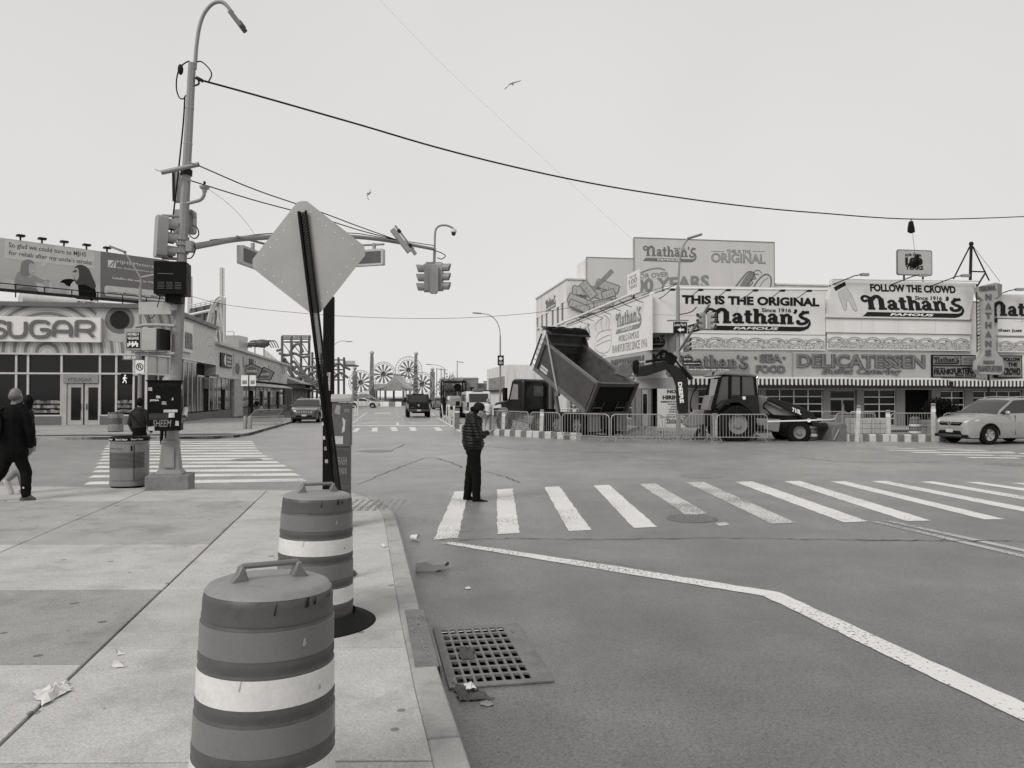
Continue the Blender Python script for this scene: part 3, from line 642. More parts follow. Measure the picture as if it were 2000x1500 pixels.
# chamfered corner entrance
c0, c1 = V((A0+.02, B0+2.15, 0)), V((A0+1.58, B0+.06, 0)); dc = (c1-c0).normalized(); fc = FR(c0, dc, (0,0,1))
mb = MB(fc); Lc = (c1-c0).length
for x0, x1 in ((0, .35), (.78, 1.0), (Lc-.4, Lc)): mb.box(x0, x1, .1, 2.2, -.1, .06)
mb.build('corner_pier', STONE, rb); MB(fc).box(0, Lc, 2.2, 2.75, -.05, .07).build('corner_fascia', mat('trim_grey'), rb)
d = MB(fc).box(.36, .77, .15, 2.19, -.1, .0).build('corner_door', MATS['door_aluminium'], rb); MB(fc).box(.44, .69, .8, 1.9, .001, .02).build('pane', GLASS, d)
# side wall, street side
mb = MB()
for b in np.arange(B0+2.4, 56, 2.6):
    mb = MB(); mb.box(A0-.02, A0+.28, b, b+.5, .1, 2.3); mb.build('side_pier', STONE, rb)
    g_ = MB().box(A0+.1, A0+.2, b+.52, b+2.58, .5, 2.3).build('side_window', GLASS, rb); f = MB()
    for k in range(3): f.box(A0+.05, A0+.098, b+.55+k*.98, b+.6+k*.98, .5, 2.3)
    for z in (.5, 1.1, 1.7, 2.25): f.box(A0+.052, A0+.096, b+.6, b+2.5, z, z+.05)
    f.build('mullion_grid', MULL, g_)
MB().box(A0-.04, A0+.3, B0+2.3, 57, 2.32, 2.6).build('side_fascia', MATS['hatched_fascia'], rb)
MB().box(A0+.0, A0+.3, B0+2.3, 57, .1, .5).build('side_plinth', STONE, rb)

# awnings -------------------------------------------------------------------
def stripes(name, n, lo=.03, hi=.62, axis=0):
    m = bpy.data.materials.new(name); m.use_nodes = True; t = m.node_tree; k = t.nodes; L = t.links.new; b = k['Principled BSDF']
    co = k.new('ShaderNodeTexCoord'); sp = k.new('ShaderNodeSeparateXYZ'); L(co.outputs['Object'], sp.inputs[0])
    a = k.new('ShaderNodeMath'); a.operation = 'MULTIPLY'; a.inputs[1].default_value = n; L(sp.outputs[axis], a.inputs[0])
    f = k.new('ShaderNodeMath'); f.operation = 'FRACT'; L(a.outputs[0], f.inputs[0]); g = k.new('ShaderNodeMath'); g.operation = 'GREATER_THAN'; g.inputs[1].default_value = .5; L(f.outputs[0], g.inputs[0])
    x = k.new('ShaderNodeMix'); x.data_type = 'RGBA'; L(g.outputs[0], x.inputs[0]); x.inputs[6].default_value = warm(lo); x.inputs[7].default_value = warm(hi); L(x.outputs[2], b.inputs['Base Color']); b.inputs['Roughness'].default_value = .8
    return m
AWN = stripes('awning_stripes', 4.2, .03, .7); AWNS = stripes('awning_stripes_side', 4.2, axis=1); AWT = mat('awning_top', .62, rough=.8)
def awning(a0, a1, label, ta, za=2.86, proj=.95, dz=.0):
    t = thing('awning', label, 'awning', m=MST.copy(), group=None)
    mb = MB(); mb.prism([(B0-.02, za), (B0-.02, za-.05), (B0-proj, za-.22), (B0-proj, za-.16)], a0, a1, 'x'); mb.build('canopy', AWT, t)
    mb = MB(); n = int((a1-a0)/.119); vs = []
    for i in range(n):      # scalloped valance flaps
        x0, x1 = a0+(a1-a0)*i/n, a0+(a1-a0)*(i+1)/n; zt, zb = za-.165, za-.50
        mb.prism([(x0, zt), (x0, zb+.05), (x0+(x1-x0)*.25, zb+.01), ((x0+x1)/2, zb), (x0+(x1-x0)*.75, zb+.01), (x1, zb+.05), (x1, zt)], B0-proj-.012, B0-proj-.004, 'y')
    mb.build('valance', AWN, t, kind='stuff')
    for x in (a0+.05, a1-.05): MB().beam((x, B0, za-.5), (x, B0-proj+.02, za-.2), .03).build('bracket', DSTEEL, t)
    return t
ua = lambda u, v=740: PB(u, v, B0)[0]
awning(A0+1.75, ua(1650), 'long striped awning under the seafood sign', 0); awning(ua(1652), ua(1829), 'striped awning under the delicatessen letters', 0, 2.84); awning(ua(1838), AE, 'striped awning beside the black downpipe under the vertical sign', 0, 2.80)
t = thing('awning', 'striped awning on the side street wall of the restaurant', 'awning', m=MST.copy()); mb = MB(); mb.prism([(A0, 2.86), (A0, 2.8), (A0-.9, 2.64), (A0-.9, 2.7)], B0+2.3, 57, 'y'); mb.build('canopy', AWT, t)
mb = MB()
for i in range(140): y0 = B0+2.3+i*.119; mb.prism([(y0,2.69),(y0,2.42),(y0+.06,2.36),(y0+.119,2.42),(y0+.119,2.69)], A0-.912, A0-.903, 'x')
mb.build('valance', AWNS, t, kind='stuff')

# neon sign band ------------------------------------------------------------
NEON = mat('neon_channel_letter', .11, rough=.5, var=.25, sc=8); NEONE = mat('neon_tube', .20, rough=.3)
bs = B0-.22
def sign_board(name, label, u0, v0, u1, v1, b, m, depth=.2, frame=None):
    t = thing(name, label, 'sign', m=MST.copy()); mb = MB(); a0, a1, z0, z1 = pxbox(u0, v0, u1, v1, b); mb.box(a0, a1, b, b+depth, z0, z1); mb.build('panel', m, t, bevel=.01)
    if frame:
        mb = MB(); w = frame
        for q in ((a0-w,a1+w,z1,z1+w),(a0-w,a1+w,z0-w,z0),(a0-w,a0,z0,z1),(a1,a1+w,z0,z1)): mb.box(q[0],q[1],b-.04,b+.1,q[2],q[3])
        mb.build('frame', STEEL, t)
    return t
SGREY = mat('sign_band_grey', .40, rough=.5, var=.06, sc=1.5, dirt=.1)
t = sign_board('seafood_sign', 'grey sign band with raised script and SEA FOOD letters', 1318,688,1547,736,bs,SGREY)
f0 = on_front(0,0,bs); bx = pxbox(1322,692,1464,731,bs); mb = MB(f0); nathans(mb, *bx, z=.002, ext=.07, fat=1.1); mb.build('logotype', NEON, t)
mb = MB(f0); nathans(mb, *bx, z=.075, ext=.03, fat=.35); mb.build('neon_outline', NEONE, t)
ptxt(t,'FAMOUS INC.',1346,721,1425,727.5,bs-.09,WLET,bold=.03,shear=.25)
def neon(t, s, u0, v0, u1, v1, shear=0, bold=.05):
    ptxt(t, s, u0, v0, u1, v1, bs, NEON, bold=bold, ext=.06, shear=shear); ptxt(t, s, u0+.8, v0+.8, u1-.8, v1-.8, bs-.063, NEONE, bold=-.015, ext=.012, shear=shear, name='neon_outline')
neon(t,'SEA',1483,691.5,1527,708); neon(t,'FOOD',1476,713,1533,729)
for u in (1475.5, 1531):
    mb = MB(f0); a_, _, z_ = PB(u, 700, bs); mb.prism([(a_, z_-.09), (a_-.1, z_+.04), (a_-.05, z_+.1), (a_, z_+.05), (a_+.05, z_+.1), (a_+.1, z_+.04)], .002, .04, 'z'); mb.build('heart_ornament', NEON, t)
t = sign_board('delicatessen_sign', 'grey sign band with raised DELICATESSEN letters and script below', 1548.5,689,1818,737,bs,SGREY)
neon(t,'DELICATESSEN',1556,692,1806,719); neon(t,'Buffet Catering',1604,719,1760,734,shear=.3,bold=.025)
MB().box(PB(1548,712,bs)[0]-.03, PB(1548,712,bs)[0]+.03, bs-.02, bs+.01, 2.86, 4.14).build('joint_strip', STEEL, t)
bd = B0-.3; SDRK = mat('sign_mid_grey', .20, rough=.4, var=.06)
t = sign_board('frankfurters_sign', 'dark framed lightbox reading Serving FRANKFURTERS Since 1916', 1821,693,1906,737,bd,INK,.3)
mb = MB(); pbox(mb,1823,695.5,1876,713,bd-.012,-.004,.008); mb.build('face_panel', SDRK, t); mb = MB(); pbox(mb,1878,695.5,1904,713,bd-.012,-.004,.008); mb.build('face_panel', mat('sign_faded', .24, rough=.5), t)
mb = MB(); pbox(mb,1823,716,1904,735.5,bd-.012,-.004,.008); mb.build('face_panel', SDRK, t)
plogo(t,1824,697,1874,711,bd-.02,INK,ext=.008); ptxt(t,'Serving',1825,717.5,1846,722,bd-.02,INK,bold=.02)
ptxt(t,'FRANKFURTERS',1824,720,1902,730.5,bd-.02,INK,bold=.045,warp=lambda a,c,x,y: (x, y+(a-.5)*.12+(c-.5)*.07*a)); ptxt(t,'Since 1916.',1866,730.5,1901,734.5,bd-.02,INK,bold=.03)
ptxt(t,'ORIGINAL FAMOUS',1881,698,1901,704,bd-.02,MIDINK,shear=.2); ptxt(t,'CONEY ISLAND',1881,706,1901,711,bd-.02,MIDINK)
t = sign_board('follow_crowd_sign', 'dark framed lightbox reading FOLLOW THE CROWD beside the vertical sign', 1948,694,1997,738,bd,INK,.3)
mb = MB(); pbox(mb,1950,696,1995,736,bd-.012,-.004,.008); mb.build('face_panel', SDRK, t)
ptxt(t,'FOLLOW',1960,698,1993,706,bd-.02,INK,bold=.045); ptxt(t,'THE',1968,708,1987,716,bd-.02,INK,bold=.045); ptxt(t,'CROWD',1960,718.5,1993,733,bd-.02,INK,bold=.05)

# printed crowd frieze ------------------------------------------------------
def frieze_mat():
    m = bpy.data.materials.new('printed_crowd_frieze'); m.use_nodes = True; t = m.node_tree; k = t.nodes; L = t.links.new; b = k['Principled BSDF']; b.inputs['Roughness'].default_value = .6
    co = k.new('ShaderNodeTexCoord').outputs['Object']
    mp = k.new('ShaderNodeMapping'); mp.inputs['Scale'].default_value = (1, 1, 1.25); L(co, mp.inputs[0])
    n1 = k.new('ShaderNodeTexNoise'); n1.inputs['Scale'].default_value = 7.5; n1.inputs['Detail'].default_value = 2.5; L(mp.outputs[0], n1.inputs['Vector'])
    r1 = k.new('ShaderNodeValToRGB'); e = r1.color_ramp.elements; e[0].position = .43; e[0].color = warm(.60); e[1].position = .5; e[1].color = warm(.12); x = e.new(.57); x.color = warm(.56); L(n1.outputs[0], r1.inputs[0])
    L(r1.outputs[0], b.inputs['Base Color']); return m
FRZ = frieze_mat()
def frieze(u0, u1, b, label, v0=653, v1=683):
    t = thing('crowd_frieze', label, 'frieze', m=MST.copy()); a0, a1, z0, z1 = pxbox(u0, v0, u1, v1, b); fr = on_front(0,0,b)
    mb = MB(); mb.box(a0, a1, b, b+.06, z0, z1); mb.build('panel', WHITE, t); zs = (z0+z1)/2
    n = max(1, round((a1-a0)/1.12)); rnd = random.Random(3); h = z1-z0
    pr = MB(); pr.box(a0+.03, a1-.03, b-.006, b-.002, z0+.06, z0+h*.50); pr.build('printed_crowd', FRZ, t)
    for i in range(n):
        c = a0+(a1-a0)*(i+.5)/n; r = (a1-a0)/n*.52; mb = MB(fr)
        arc = [(c+r*.92*cos(t_), z0+h*.40+h*.36*sin(t_)) for t_ in np.linspace(.35, pi-.1, 12)]; stroke(mb, [V(p) for p in arc], .035, .001, .006)
        arc = [(c+r*.75*cos(t_), z0+h*.40+h*.24*sin(t_)) for t_ in np.linspace(.35, pi-.1, 12)]; stroke(mb, [V(p) for p in arc], .03, .001, .006)
        for q in np.linspace(.5, pi-.3, 13): stroke(mb, [V((c+r*.78*cos(q), z0+h*.4+h*.27*sin(q))), V((c+r*.9*cos(q), z0+h*.4+h*.34*sin(q)))], .025, .001, .005)
        s0 = V((c-r*.95, z0+h*.55))
        for q in range(9): an = 2*pi*q/9; stroke(mb, [s0+V((cos(an), sin(an)))*.05, s0+V((cos(an), sin(an)))*.15], .022, .001, .005)
        mb.prism([(c+r*.1, z0+h*.52), (c+r*.45, z0+h*.52), (c+r*.45, z0+h*.62), (c+r*.1, z0+h*.62)], .001, .007, 'z')
        mb.build('printed_arch', LINE, t)
frieze(1338,1612,B0-.02,'printed crowd frieze under the original sign panel'); frieze(1616,1895,B0-.06,'printed crowd frieze under the follow the crowd panel',652,684); frieze(1950,2010,B0-.06,'printed crowd frieze to the right of the vertical sign',660,688)

# big painted panels --------------------------------------------------------
t = sign_board('original_sign_panel', 'white roof panel reading THIS IS THE ORIGINAL above a dark script logo', 1272,574,1612,652,B0-.06,WHITE,.3)
b = B0-.065
ptxt(t,'THIS IS THE ORIGINAL',1332,579,1600,596,b,INK,bold=.045); ptxt(t,'Since 1916',1488,602,1545,610,b,INK,bold=.015); plogo(t,1378,602,1587,646,b,INK,fat=1.25,fm=WLET)
for u in (1440, 1527): a_ = PB(u,600,b)[0]; MB().box(a_-.006, a_+.006, b-.003, b-.0005, PB(u,651,b)[2], PB(u,598,b)[2]).build('panel_seam', SGREY, t)
MB().box(PB(1272,611,b)[0], PB(1378,611,b)[0], b-.003, b-.0005, 6.05, 6.065).build('panel_seam', SGREY, t)
# leaning follow-the-crowd mansard
t = thing('leaning_crowd_sign', 'leaning grey roof panel reading FOLLOW THE CROWD above a dark script logo', 'sign', m=MST.copy())
bl, bt = B0-.25, B0+.25
aL0, _, zl = PB(1615,622,bl); aL1, _, zt_ = PB(1626,549,bt); aR0 = PB(1894,622,bl)[0]; aR1 = PB(1906,549,bt)[0]; zl = PB(1755,622,bl)[2]; zt_ = PB(1765,549,bt)[2]
mb = MB(); mb.add([(aL0,bl,zl),(aR0,bl,zl),(aR1,bt,zt_),(aL1,bt,zt_),(aL0,B0+.5,zl),(aR0,B0+.5,zl),(aR1,B0+.5,zt_),(aL1,B0+.5,zt_)], [(0,1,2,3),(1,5,6,2),(5,4,7,6),(4,0,3,7),(3,2,6,7),(4,5,1,0)]); mb.build('panel', PANEL2, t)
ms = FR((0, bl, zl), (1,0,0), (0, bt-bl, zt_-zl)); hs = V((0, bt-bl, zt_-zl)).length
def msx(u0, u1, v0, v1): k = lambda v: (622-v)/(622-549.); bb = (bl+bt)/2; return PB(u0,(v0+v1)/2,bb)[0], PB(u1,(v0+v1)/2,bb)[0], hs*k(v1), hs*k(v0)
txt(t, ms, 'FOLLOW THE CROWD', msx(1702,1870,556,571), INK, bold=.045, shear=.1); txt(t, ms, 'Since 1916', msx(1787,1840,577.5,585.5), INK, bold=.02, shear=.15); logo(t, ms, msx(1681,1883,577,619), INK, fat=1.25, fm=WLET)
HAND = mat('hand_print', .30, rough=.6); mb = MB(ms); q = lambda pts: [(msx(u,u+1,v,v+1)[0], msx(u,u+1,v,v+1)[3]) for u, v in pts]
mb.prism(q([(1638,572),(1656,565),(1664,578),(1671,604),(1671,608),(1667,610),(1663,606),(1658,591),(1653,588),(1651,604),(1648,609),(1645,607),(1640,588)]), .001, .006, 'z'); mb.build('printed_hand', mat('hand_fill', .46), t)
mb = MB(ms); stroke(mb, [V(p) for p in q([(1638,572),(1640,588),(1645,607),(1648,609),(1651,604),(1653,588),(1658,591),(1663,606),(1667,610),(1671,608),(1671,604),(1664,578),(1656,565)])], .025, .006, .004); mb.build('hand_outline', LINE, t)
mb = MB(ms); mb.prism(q([(1631,565),(1655,553),(1656,560),(1634,572)]), .001, .008, 'z'); mb.build('printed_cuff', INK, t)
mb = MB(); pbox(mb,1614,623,1896,651,B0-.1,-.05,.3); mb.build('lower_panel', WHITE, t)
mb = MB(); pbox(mb,1613,621,1897,624,B0-.16,-.06,.02); mb.build('ledge', STEEL, t)
for u in (1683,1755,1827):
    a_ = PB(u,637,B0-.155)[0]; MB().box(a_-.006,a_+.006,B0-.153,B0-.1503,PB(u,650,B0-.15)[2],PB(u,625,B0-.15)[2]).build('panel_seam', SGREY, t)
t = sign_board('right_end_sign', 'white roof panel reading more than just to the right of the vertical sign', 1949,624,2060,656,B0-.1,WHITE,.3)
ptxt(t,'than just',1949,642,1996,650,B0-.105,INK,bold=.02)
mb = MB(); pbox(mb,1946,576,2060,623,B0-.02,-.05,.3); mb.build('upper_panel', PANEL2, t); plogo(t,1925,589,2100,631,B0-.075,INK,fat=1.25,fm=WLET)

# vertical projecting sign --------------------------------------------------
t = thing('vertical_blade_sign', 'tall projecting blade sign spelling NATHANS downwards', 'sign', m=MST.copy()); bv = B0-1.0
VS = mat('blade_sign_enamel', .36, rough=.4, var=.12, sc=2, dirt=.15)
def vpoly(px, b): return [(PB(u,v,b)[0], PB(u,v,b)[2]) for u, v in px]
mb = MB(); mb.prism(vpoly([(1909,560),(1948,551),(1950,580),(1942,584),(1943,676),(1950,692),(1960,703),(1962,724),(1955,732),(1914,731),(1907,722),(1909,706),(1919,695),(1922,684),(1921,586),(1913,580)], bv), bv, bv+.32, 'y'); mb.build('sign_body', VS, t, bevel=.02)
mb = MB(); mb.prism(vpoly([(1950,553),(1957,556),(1956,578),(1948,583)], bv+.35), bv+.33, bv+.6, 'y'); mb.build('side_box', SDRK, t)
for i, ch in enumerate('NATHANS'): ptxt(t, ch, 1924.5, 574+i*18.2, 1935.5, 586+i*18.2, bv-.01, mat('blade_letter', .12, rough=.5), bold=.03, ext=.05, name='letter')
ptxt(t,'ORIGINAL',1912,560,1945,570,bv-.01,MATS['blade_letter'],bold=.02,ext=.04,warp=lambda a,c,x,y: (x, y+.12*a)); ptxt(t,'FAMOUS',1920,704,1942,711,bv-.01,MATS['blade_letter'],bold=.02,ext=.03,shear=.2)
ptxt(t,'FRANKFURTERS',1909,714,1957,726,bv-.01,MATS['blade_letter'],bold=.03,ext=.03)
mb = MB(); az = PB(1916,600,bv)[0]
for k in range(18): mb.beam((az-.12, bv+.15, 4.3+k*.2), (az+.05, bv+.15, 4.4+k*.2), .03)
mb.beam((az-.14,bv+.15,4.2),(az-.14,bv+.15,8.0),.04); mb.build('ladder_frame', DSTEEL, t)
mb = MB();
for z in (3.3, 5.2, 7.4): mb.beam((PB(1935,650,bv)[0], bv+.3, z), (PB(1935,650,bv)[0], B0-.02, z), .1)
mb.build('wall_bracket', DSTEEL, t)
mb = MB(); a_ = PB(1911,780,B0-.15)[0]; mb.cyl((a_,B0-.9,.12),(a_,B0-.9,3.2),.06,n=10); o = mb.build('downpipe', INK, t)

# side-street sign ----------------------------------------------------------
def sbox(u0, u1, z0, z1, a=A0): return PA(u1,640,a)[1], PA(u0,640,a)[1], z0, z1
as_ = A0-.12
b1 = PA(1269,630,as_)[1]; b2 = 57.0
zt1, zb1 = PA(1268,576,as_)[2], PA(1268,684,as_)[2]
t = thing('side_street_sign', 'long white painted sign on the side street wall reading WORLD FAMOUS FRANKFURTERS SINCE 1916', 'sign', m=MST.copy())
MB().box(as_, as_+.15, b1, b2, zb1, zt1).build('panel', mat('bright_white_panel', .80, rough=.5, var=.04, dirt=.05), t)
MB().box(as_-.05, as_+.2, b1, b2, zt1+.003, zt1+.07).build('top_rail', WHITE, t)
fs_ = on_side(0, 0, as_)
def stxt(s, u0, v0, u1, v1, m=PALEINK, lg=False, **k):
    um = (u0+u1)/2; pu0, pu1 = PA(u0,(v0+v1)/2,as_)[1], PA(u1,(v0+v1)/2,as_)[1]; zz1, zz0 = PA(um,v0,as_)[2], PA(um,v1,as_)[2]
    if lg: logo(t, fs_, (-pu0, -pu1, zz0, zz1), m, fat=1.05, fm=WLET)
    else: txt(t, fs_, s, (-pu0, -pu1, zz0, zz1), m, **k)
stxt('', 1203,603,1254,646, lg=True); stxt('WORLD FAMOUS',1208,651,1248,664,bold=.0); stxt('FRANKFURTERS SINCE 1916',1196,668,1264,684,bold=.0)
stxt('', 1119,634,1153,668, lg=True); stxt('THE ORIGINAL',1118,682,1156,692,bold=.0)
# drawn hot dog (line art), generic
mb = MB(fs_); q = lambda u, v: V((-PA(u,v,as_)[1], PA(u,v,as_)[2]))
for pts in ([(1163,662),(1170,650),(1190,644),(1194,650),(1192,680),(1180,690),(1164,684),(1161,670)], [(1165,668),(1180,658),(1192,654)], [(1164,676),(1180,668),(1192,664)], [(1166,648),(1162,636),(1170,626),(1178,622)], [(1178,648),(1174,630),(1180,616),(1190,626),(1188,644)], [(1184,640),(1186,616)], [(1176,690),(1172,698),(1180,694),(1184,696)]):
    stroke(mb, curve([q(*p) for p in pts], 4), .05, .001, .006)
mb.build('line_drawing', PALEINK, t)
t = thing('side_delicatessen_sign', 'grey neon letter band on the side street wall above its awning', 'sign', m=MST.copy())
MB().box(A0-.2, A0+.1, b1+.3, b2, 2.95, zb1-.04).build('panel', SGREY, t); fs2 = on_side(0,0,A0-.2)
b_a, b_b = PA(1195,700,A0-.2)[1], PA(1258,700,A0-.2)[1]; txt(t, fs2, 'DELICATESSEN', (-b_a,-b_b,3.1,3.95), NEON, bold=.05, ext=.06); b_a, b_b = PA(1160,705,A0-.2)[1], PA(1192,705,A0-.2)[1]; txt(t, fs2, "Nathan's", (-b_a,-b_b,3.1,3.9), NEON, bold=.05, ext=.06)
# corner sign pieces
t = thing('corner_sign', 'small dark sign on the chamfered corner between the two long signs', 'sign', m=MST.copy() @ fc)
MB().box(.1, Lc-.55, 4.25, 5.25, .02, .18).build('script_panel', PALEINK, t); logo(t, TR(0,0,.19), (.15, Lc-.6, 4.4, 5.1), INK)
MB().box(.35, Lc-.5, 3.55, 4.15, .02, .2).build('word_panel', SGREY, t); txt(t, TR(0,0,.2), 'LAKE', (.5, Lc-.65, 3.65, 4.05), INK, bold=.04)
MB().box(Lc-.62, Lc-.05, 2.9, 5.2, .03, .14).build('pilaster', STONE, t); MB().box(.05, .3, 2.9, 4.2, .03, .12).build('lattice_strip', LINE, t)
# hiring banner
bb = B0-.04; t = thing('hiring_banner', 'white vinyl banner reading NOW HIRING beside the corner door', 'banner', m=MST.copy())
mb = MB(); pbox(mb,1284,759,1338,835,bb,-.02,.02); mb.build('vinyl_sheet', mat('banner_vinyl', .62, rough=.45, var=.06), t); bb -= .022
for s, u0, v0, u1, v1, bo in (('NOW',1303,761,1333,768.5,.05),('HIRING!',1294,772,1336,780.5,.05),('IMMEDIATE POSITIONS',1291,783,1336,786.5,.03),('AVAILABLE',1304,788,1332,791,.03),('COOKS',1310,793,1328,796,.03),('CASHIERS',1306,798,1331,801,.03),('PORTERS',1307,803,1330,806,.03),('FOOD PREP',1305,808,1332,811,.03),('LEADERSHIP ROLES',1290,813,1336,816,.02)):
    ptxt(t, s, u0, v0, u1, v1, bb, INK, bold=bo, ext=.004)
plogo(t,1301,817,1334,827,bb,INK,ext=.004)

# roof furniture ------------------------------------------------------------
t = thing('light_pipe', 'long horizontal lamp pipe on brackets along the roof edge above the original sign', 'light pipe', m=MST.copy())
mb = MB(); p0 = V(PB(1297,563,B0-.9)); p1 = V(PB(1616,566,B0-.9)); mb.cyl(p0, p1, .07, n=10); mb.build('pipe', WHITE, t)
for k in range(6):
    p = p0.lerp(p1, (k+.3)/6); MB().tube([p, p+V((-.3,.5,-.35)), p+V((-.45,.95,-.45))], .02, 6).build('bracket', DSTEEL, t); MB().box(p.x-.12,p.x+.12,p.y-.1,p.y+.1,p.z-.12,p.z-.02).build('lamp_clip', DSTEEL, t)
t = thing('side_light_pipe', 'long lamp pipe on brackets along the side street roof edge', 'light pipe', m=MST.copy())
mb = MB(); p0 = V(PA(1100,655,A0-.9)); p1 = V(PA(1263,566,A0-.9)); p0.z = p1.z = PA(1240,572,A0-.9)[2]; mb.cyl((A0-.9,b1+.4,p1.z),(A0-.9,56,p1.z),.07,n=10); mb.build('pipe', WHITE, t)
for k in range(7):
    y = b1+1+k*2; MB().tube([(A0-.9,y,p1.z),(A0-.4,y,p1.z-.3),(A0,y,p1.z-.4)], .02, 6).build('bracket', DSTEEL, t)
def flood(u, v, b, label, flip=1):
    t = thing('flood_lamp', label, 'lamp', m=MST.copy()); p = V(PB(u,v,b)); MB().tube([p+V((-1.4*flip,.9,-.55)), p+V((-.3*flip,.2,-.05)), p], .03, 6).build('arm', DSTEEL, t)
    mb = MB(); mb.box(p.x-.05,p.x+.4,p.y-.1,p.y+.1,p.z-.08,p.z+.07); mb.build('lamp_head', STEEL, t, bevel=.015)
flood(1683,536,B0-.6,'box flood lamp on a long arm at the left end of the leaning panel'); flood(1797,537,B0-.6,'box flood lamp on a long arm before the years board'); flood(1880,538,B0-.6,'box flood lamp on a long arm left of the roof tripod'); flood(1986,565,B0-.6,'box flood lamp on a long arm right of the vertical sign')
t = thing('roof_rail', 'white pipe rail along the top of the leaning panel', 'rail', m=MST.copy()); mb = MB(); mb.cyl(PB(1626,545,B0),PB(1912,549,B0),.04,n=8); mb.build('pipe', WHITE, t)
# '100 years' board, held up on two struts
t = thing('years_board', 'rounded pale board reading FOR OVER 100 YEARS standing on the roof', 'sign', m=MST.copy()); by = B0+.9
def rrect(a0, a1, z0, z1, r=.12, n=4):
    o = []
    for cx, cz, s in ((a1-r,z1-r,0),(a0+r,z1-r,1),(a0+r,z0+r,2),(a1-r,z0+r,3)):
        for k in range(n+1): an = (s+k/n)*pi/2; o.append((cx+r*cos(an), cz+r*sin(an)))
    return o
a0,a1,z0,z1 = pxbox(1752,488,1821,538,by); MB().prism(rrect(a0,a1,z0,z1), by, by+.08, 'y').build('rim', MIDINK, t); MB().prism(rrect(a0+.06,a1-.06,z0+.06,z1-.06), by-.012, by-.002, 'y').build('face', mat('years_face', .45, rough=.5), t)
b = by-.014; ptxt(t,'FOR OVER',1768,497,1800,502,b,INK,bold=.025,warp=lambda a,c,x,y:(x,y+.06*sin(a*3))); ptxt(t,'100',1768,503,1802,518,b,INK,bold=.05); ptxt(t,'YEARS',1768,518.5,1803,527,b,INK,bold=.035)
for s in (-1, 1):
    am = (a0+a1)/2+s*.6; MB().beam((am,by+.12,7.2),(am,by+.12,z1-.1),.07).build('post', DSTEEL, t)
t = thing('roof_tripod', 'dark steel tripod mast on the restaurant roof', 'mast', m=MST.copy()); bt_ = B0+1.2; pk = V(PB(1897,476,bt_))
for nm, ft, r in (('leg',V(PB(1862,545,bt_+.5)),.04),('leg',V(PB(1932,548,bt_-.3)),.04),('pole',V(PB(1895,548,bt_)),.08)): mb = MB(); mb.cyl(pk, ft, r, n=8); mb.build(nm, DSTEEL, t)
mb = MB(); mb.beam(PB(1896,530,bt_),PB(1925,531,bt_-.2),.07); mb.build('cross_bar', DSTEEL, t); mb = MB(); mb.cyl(PB(1924,534,bt_-.2),PB(1908,560,B0-.3),.05,n=8); mb.build('strut', DSTEEL, t)
mb = MB(); mb.ell(pk,.13); mb.build('cap', DSTEEL, t); mb = MB(); mb.cyl(pk, PB(1953,550,B0),.012,n=5); mb.build('guy_wire', DSTEEL, t)
# clutter boxes on roof
for u, v, w_, h_ in ((1310,592,.5,.5),): pass

# rear white building with billboards ---------------------------------------
BR = PA(1107,600,A0+.3)[1]; BR2 = PA(1047,610,A0+.3)[1]; zr_ = PA(1107,546,A0+.3)[2]
rr = thing('rear_white_building', 'white three storey building with sash windows behind the restaurant', 'building', m=MST.copy())
MB().box(A0+.3, 46, BR, BR2, 0, zr_).build('wall', BRICKW, rr); MB().box(A0+.2, 46, BR-.1, BR2+.1, zr_+.002, zr_+.12).build('parapet', BRICKW, rr)
for i, u in enumerate((1052,1061,1070,1082,1092,1101)):
    y = PA(u,630,A0+.3)[1]; zt, zb = PA(u,[621,616,612,606,600,592][i],A0+.3)[2], PA(u,[640,640,640,636,632,627][i],A0+.3)[2]
    wn = MB().box(A0+.24, A0+.32, y-.45, y+.45, zb, zt).build('window', GLASS, rr); mb = MB()
    for q in ((y-.55,y-.45,zb,zt),(y+.45,y+.55,zb,zt)): mb.box(A0+.18,A0+.36,*q)
    mb.build('frame', WHITE, wn); MB().box(A0+.15,A0+.36,y-.6,y+.6,zb-.12,zb).build('sill', WHITE, wn); MB().box(A0+.17,A0+.36,y-.6,y+.6,zt,zt+.14).build('lintel', WHITE, wn)
logo(rr, on_side(0,0,A0+.28), (-PA(1066,590,A0+.3)[1], -PA(1086,586,A0+.3)[1], PA(1076,606,A0+.3)[2], PA(1076,580,A0+.3)[2]), MIDINK)
def bbtxt(t, *a, **k): ptxt(t, *a, **k)
b = BR-.3
t = sign_board('roof_billboard', 'large pale roof billboard reading THIS IS THE ORIGINAL with outlined hot dogs', 1239,469,1512,640,b,PANEL2,.5,.05); b -= .004
LN2 = mat('billboard_ink', .17, rough=.6)
plogo(t,1256,480,1362,511,b,LN2,fat=1.0,fm=WLET); ptxt(t,'SINCE 1916',1316,484,1338,487,b,LN2); ptxt(t,'THIS IS THE',1419,488,1466,494.5,b,LN2,bold=.01)
for u0,u1 in ((1389,1415),(1470,1494)): mb = MB(); pbox(mb,u0,490.6,u1,491.4,b,-.01,0); mb.build('rule_line', LN2, t)
O1 = mat('outline_fill', .38); ptxt(t,'ORIGINAL',1389,495,1495,514,b,LN2,bold=.03); ptxt(t,'ORIGINAL',1390,496,1494,513,b-.014,O1,bold=-.004,ext=.004)
GY = mat('years_letter', .25, rough=.6); ptxt(t,'FOR OVER',1243,536,1306,545.5,b,GY,bold=.02,warp=lambda a,c,x,y:(x,y+.25*a)); ptxt(t,'100 YEARS',1228,541,1385,568,b,GY,bold=.045,warp=lambda a,c,x,y:(x,y+(a-.5)*.55))
bq = lambda pts: [V((PB(u,v,b)[0], PB(u,v,b)[2])) for u, v in pts]; fb = on_front(0,0,b)
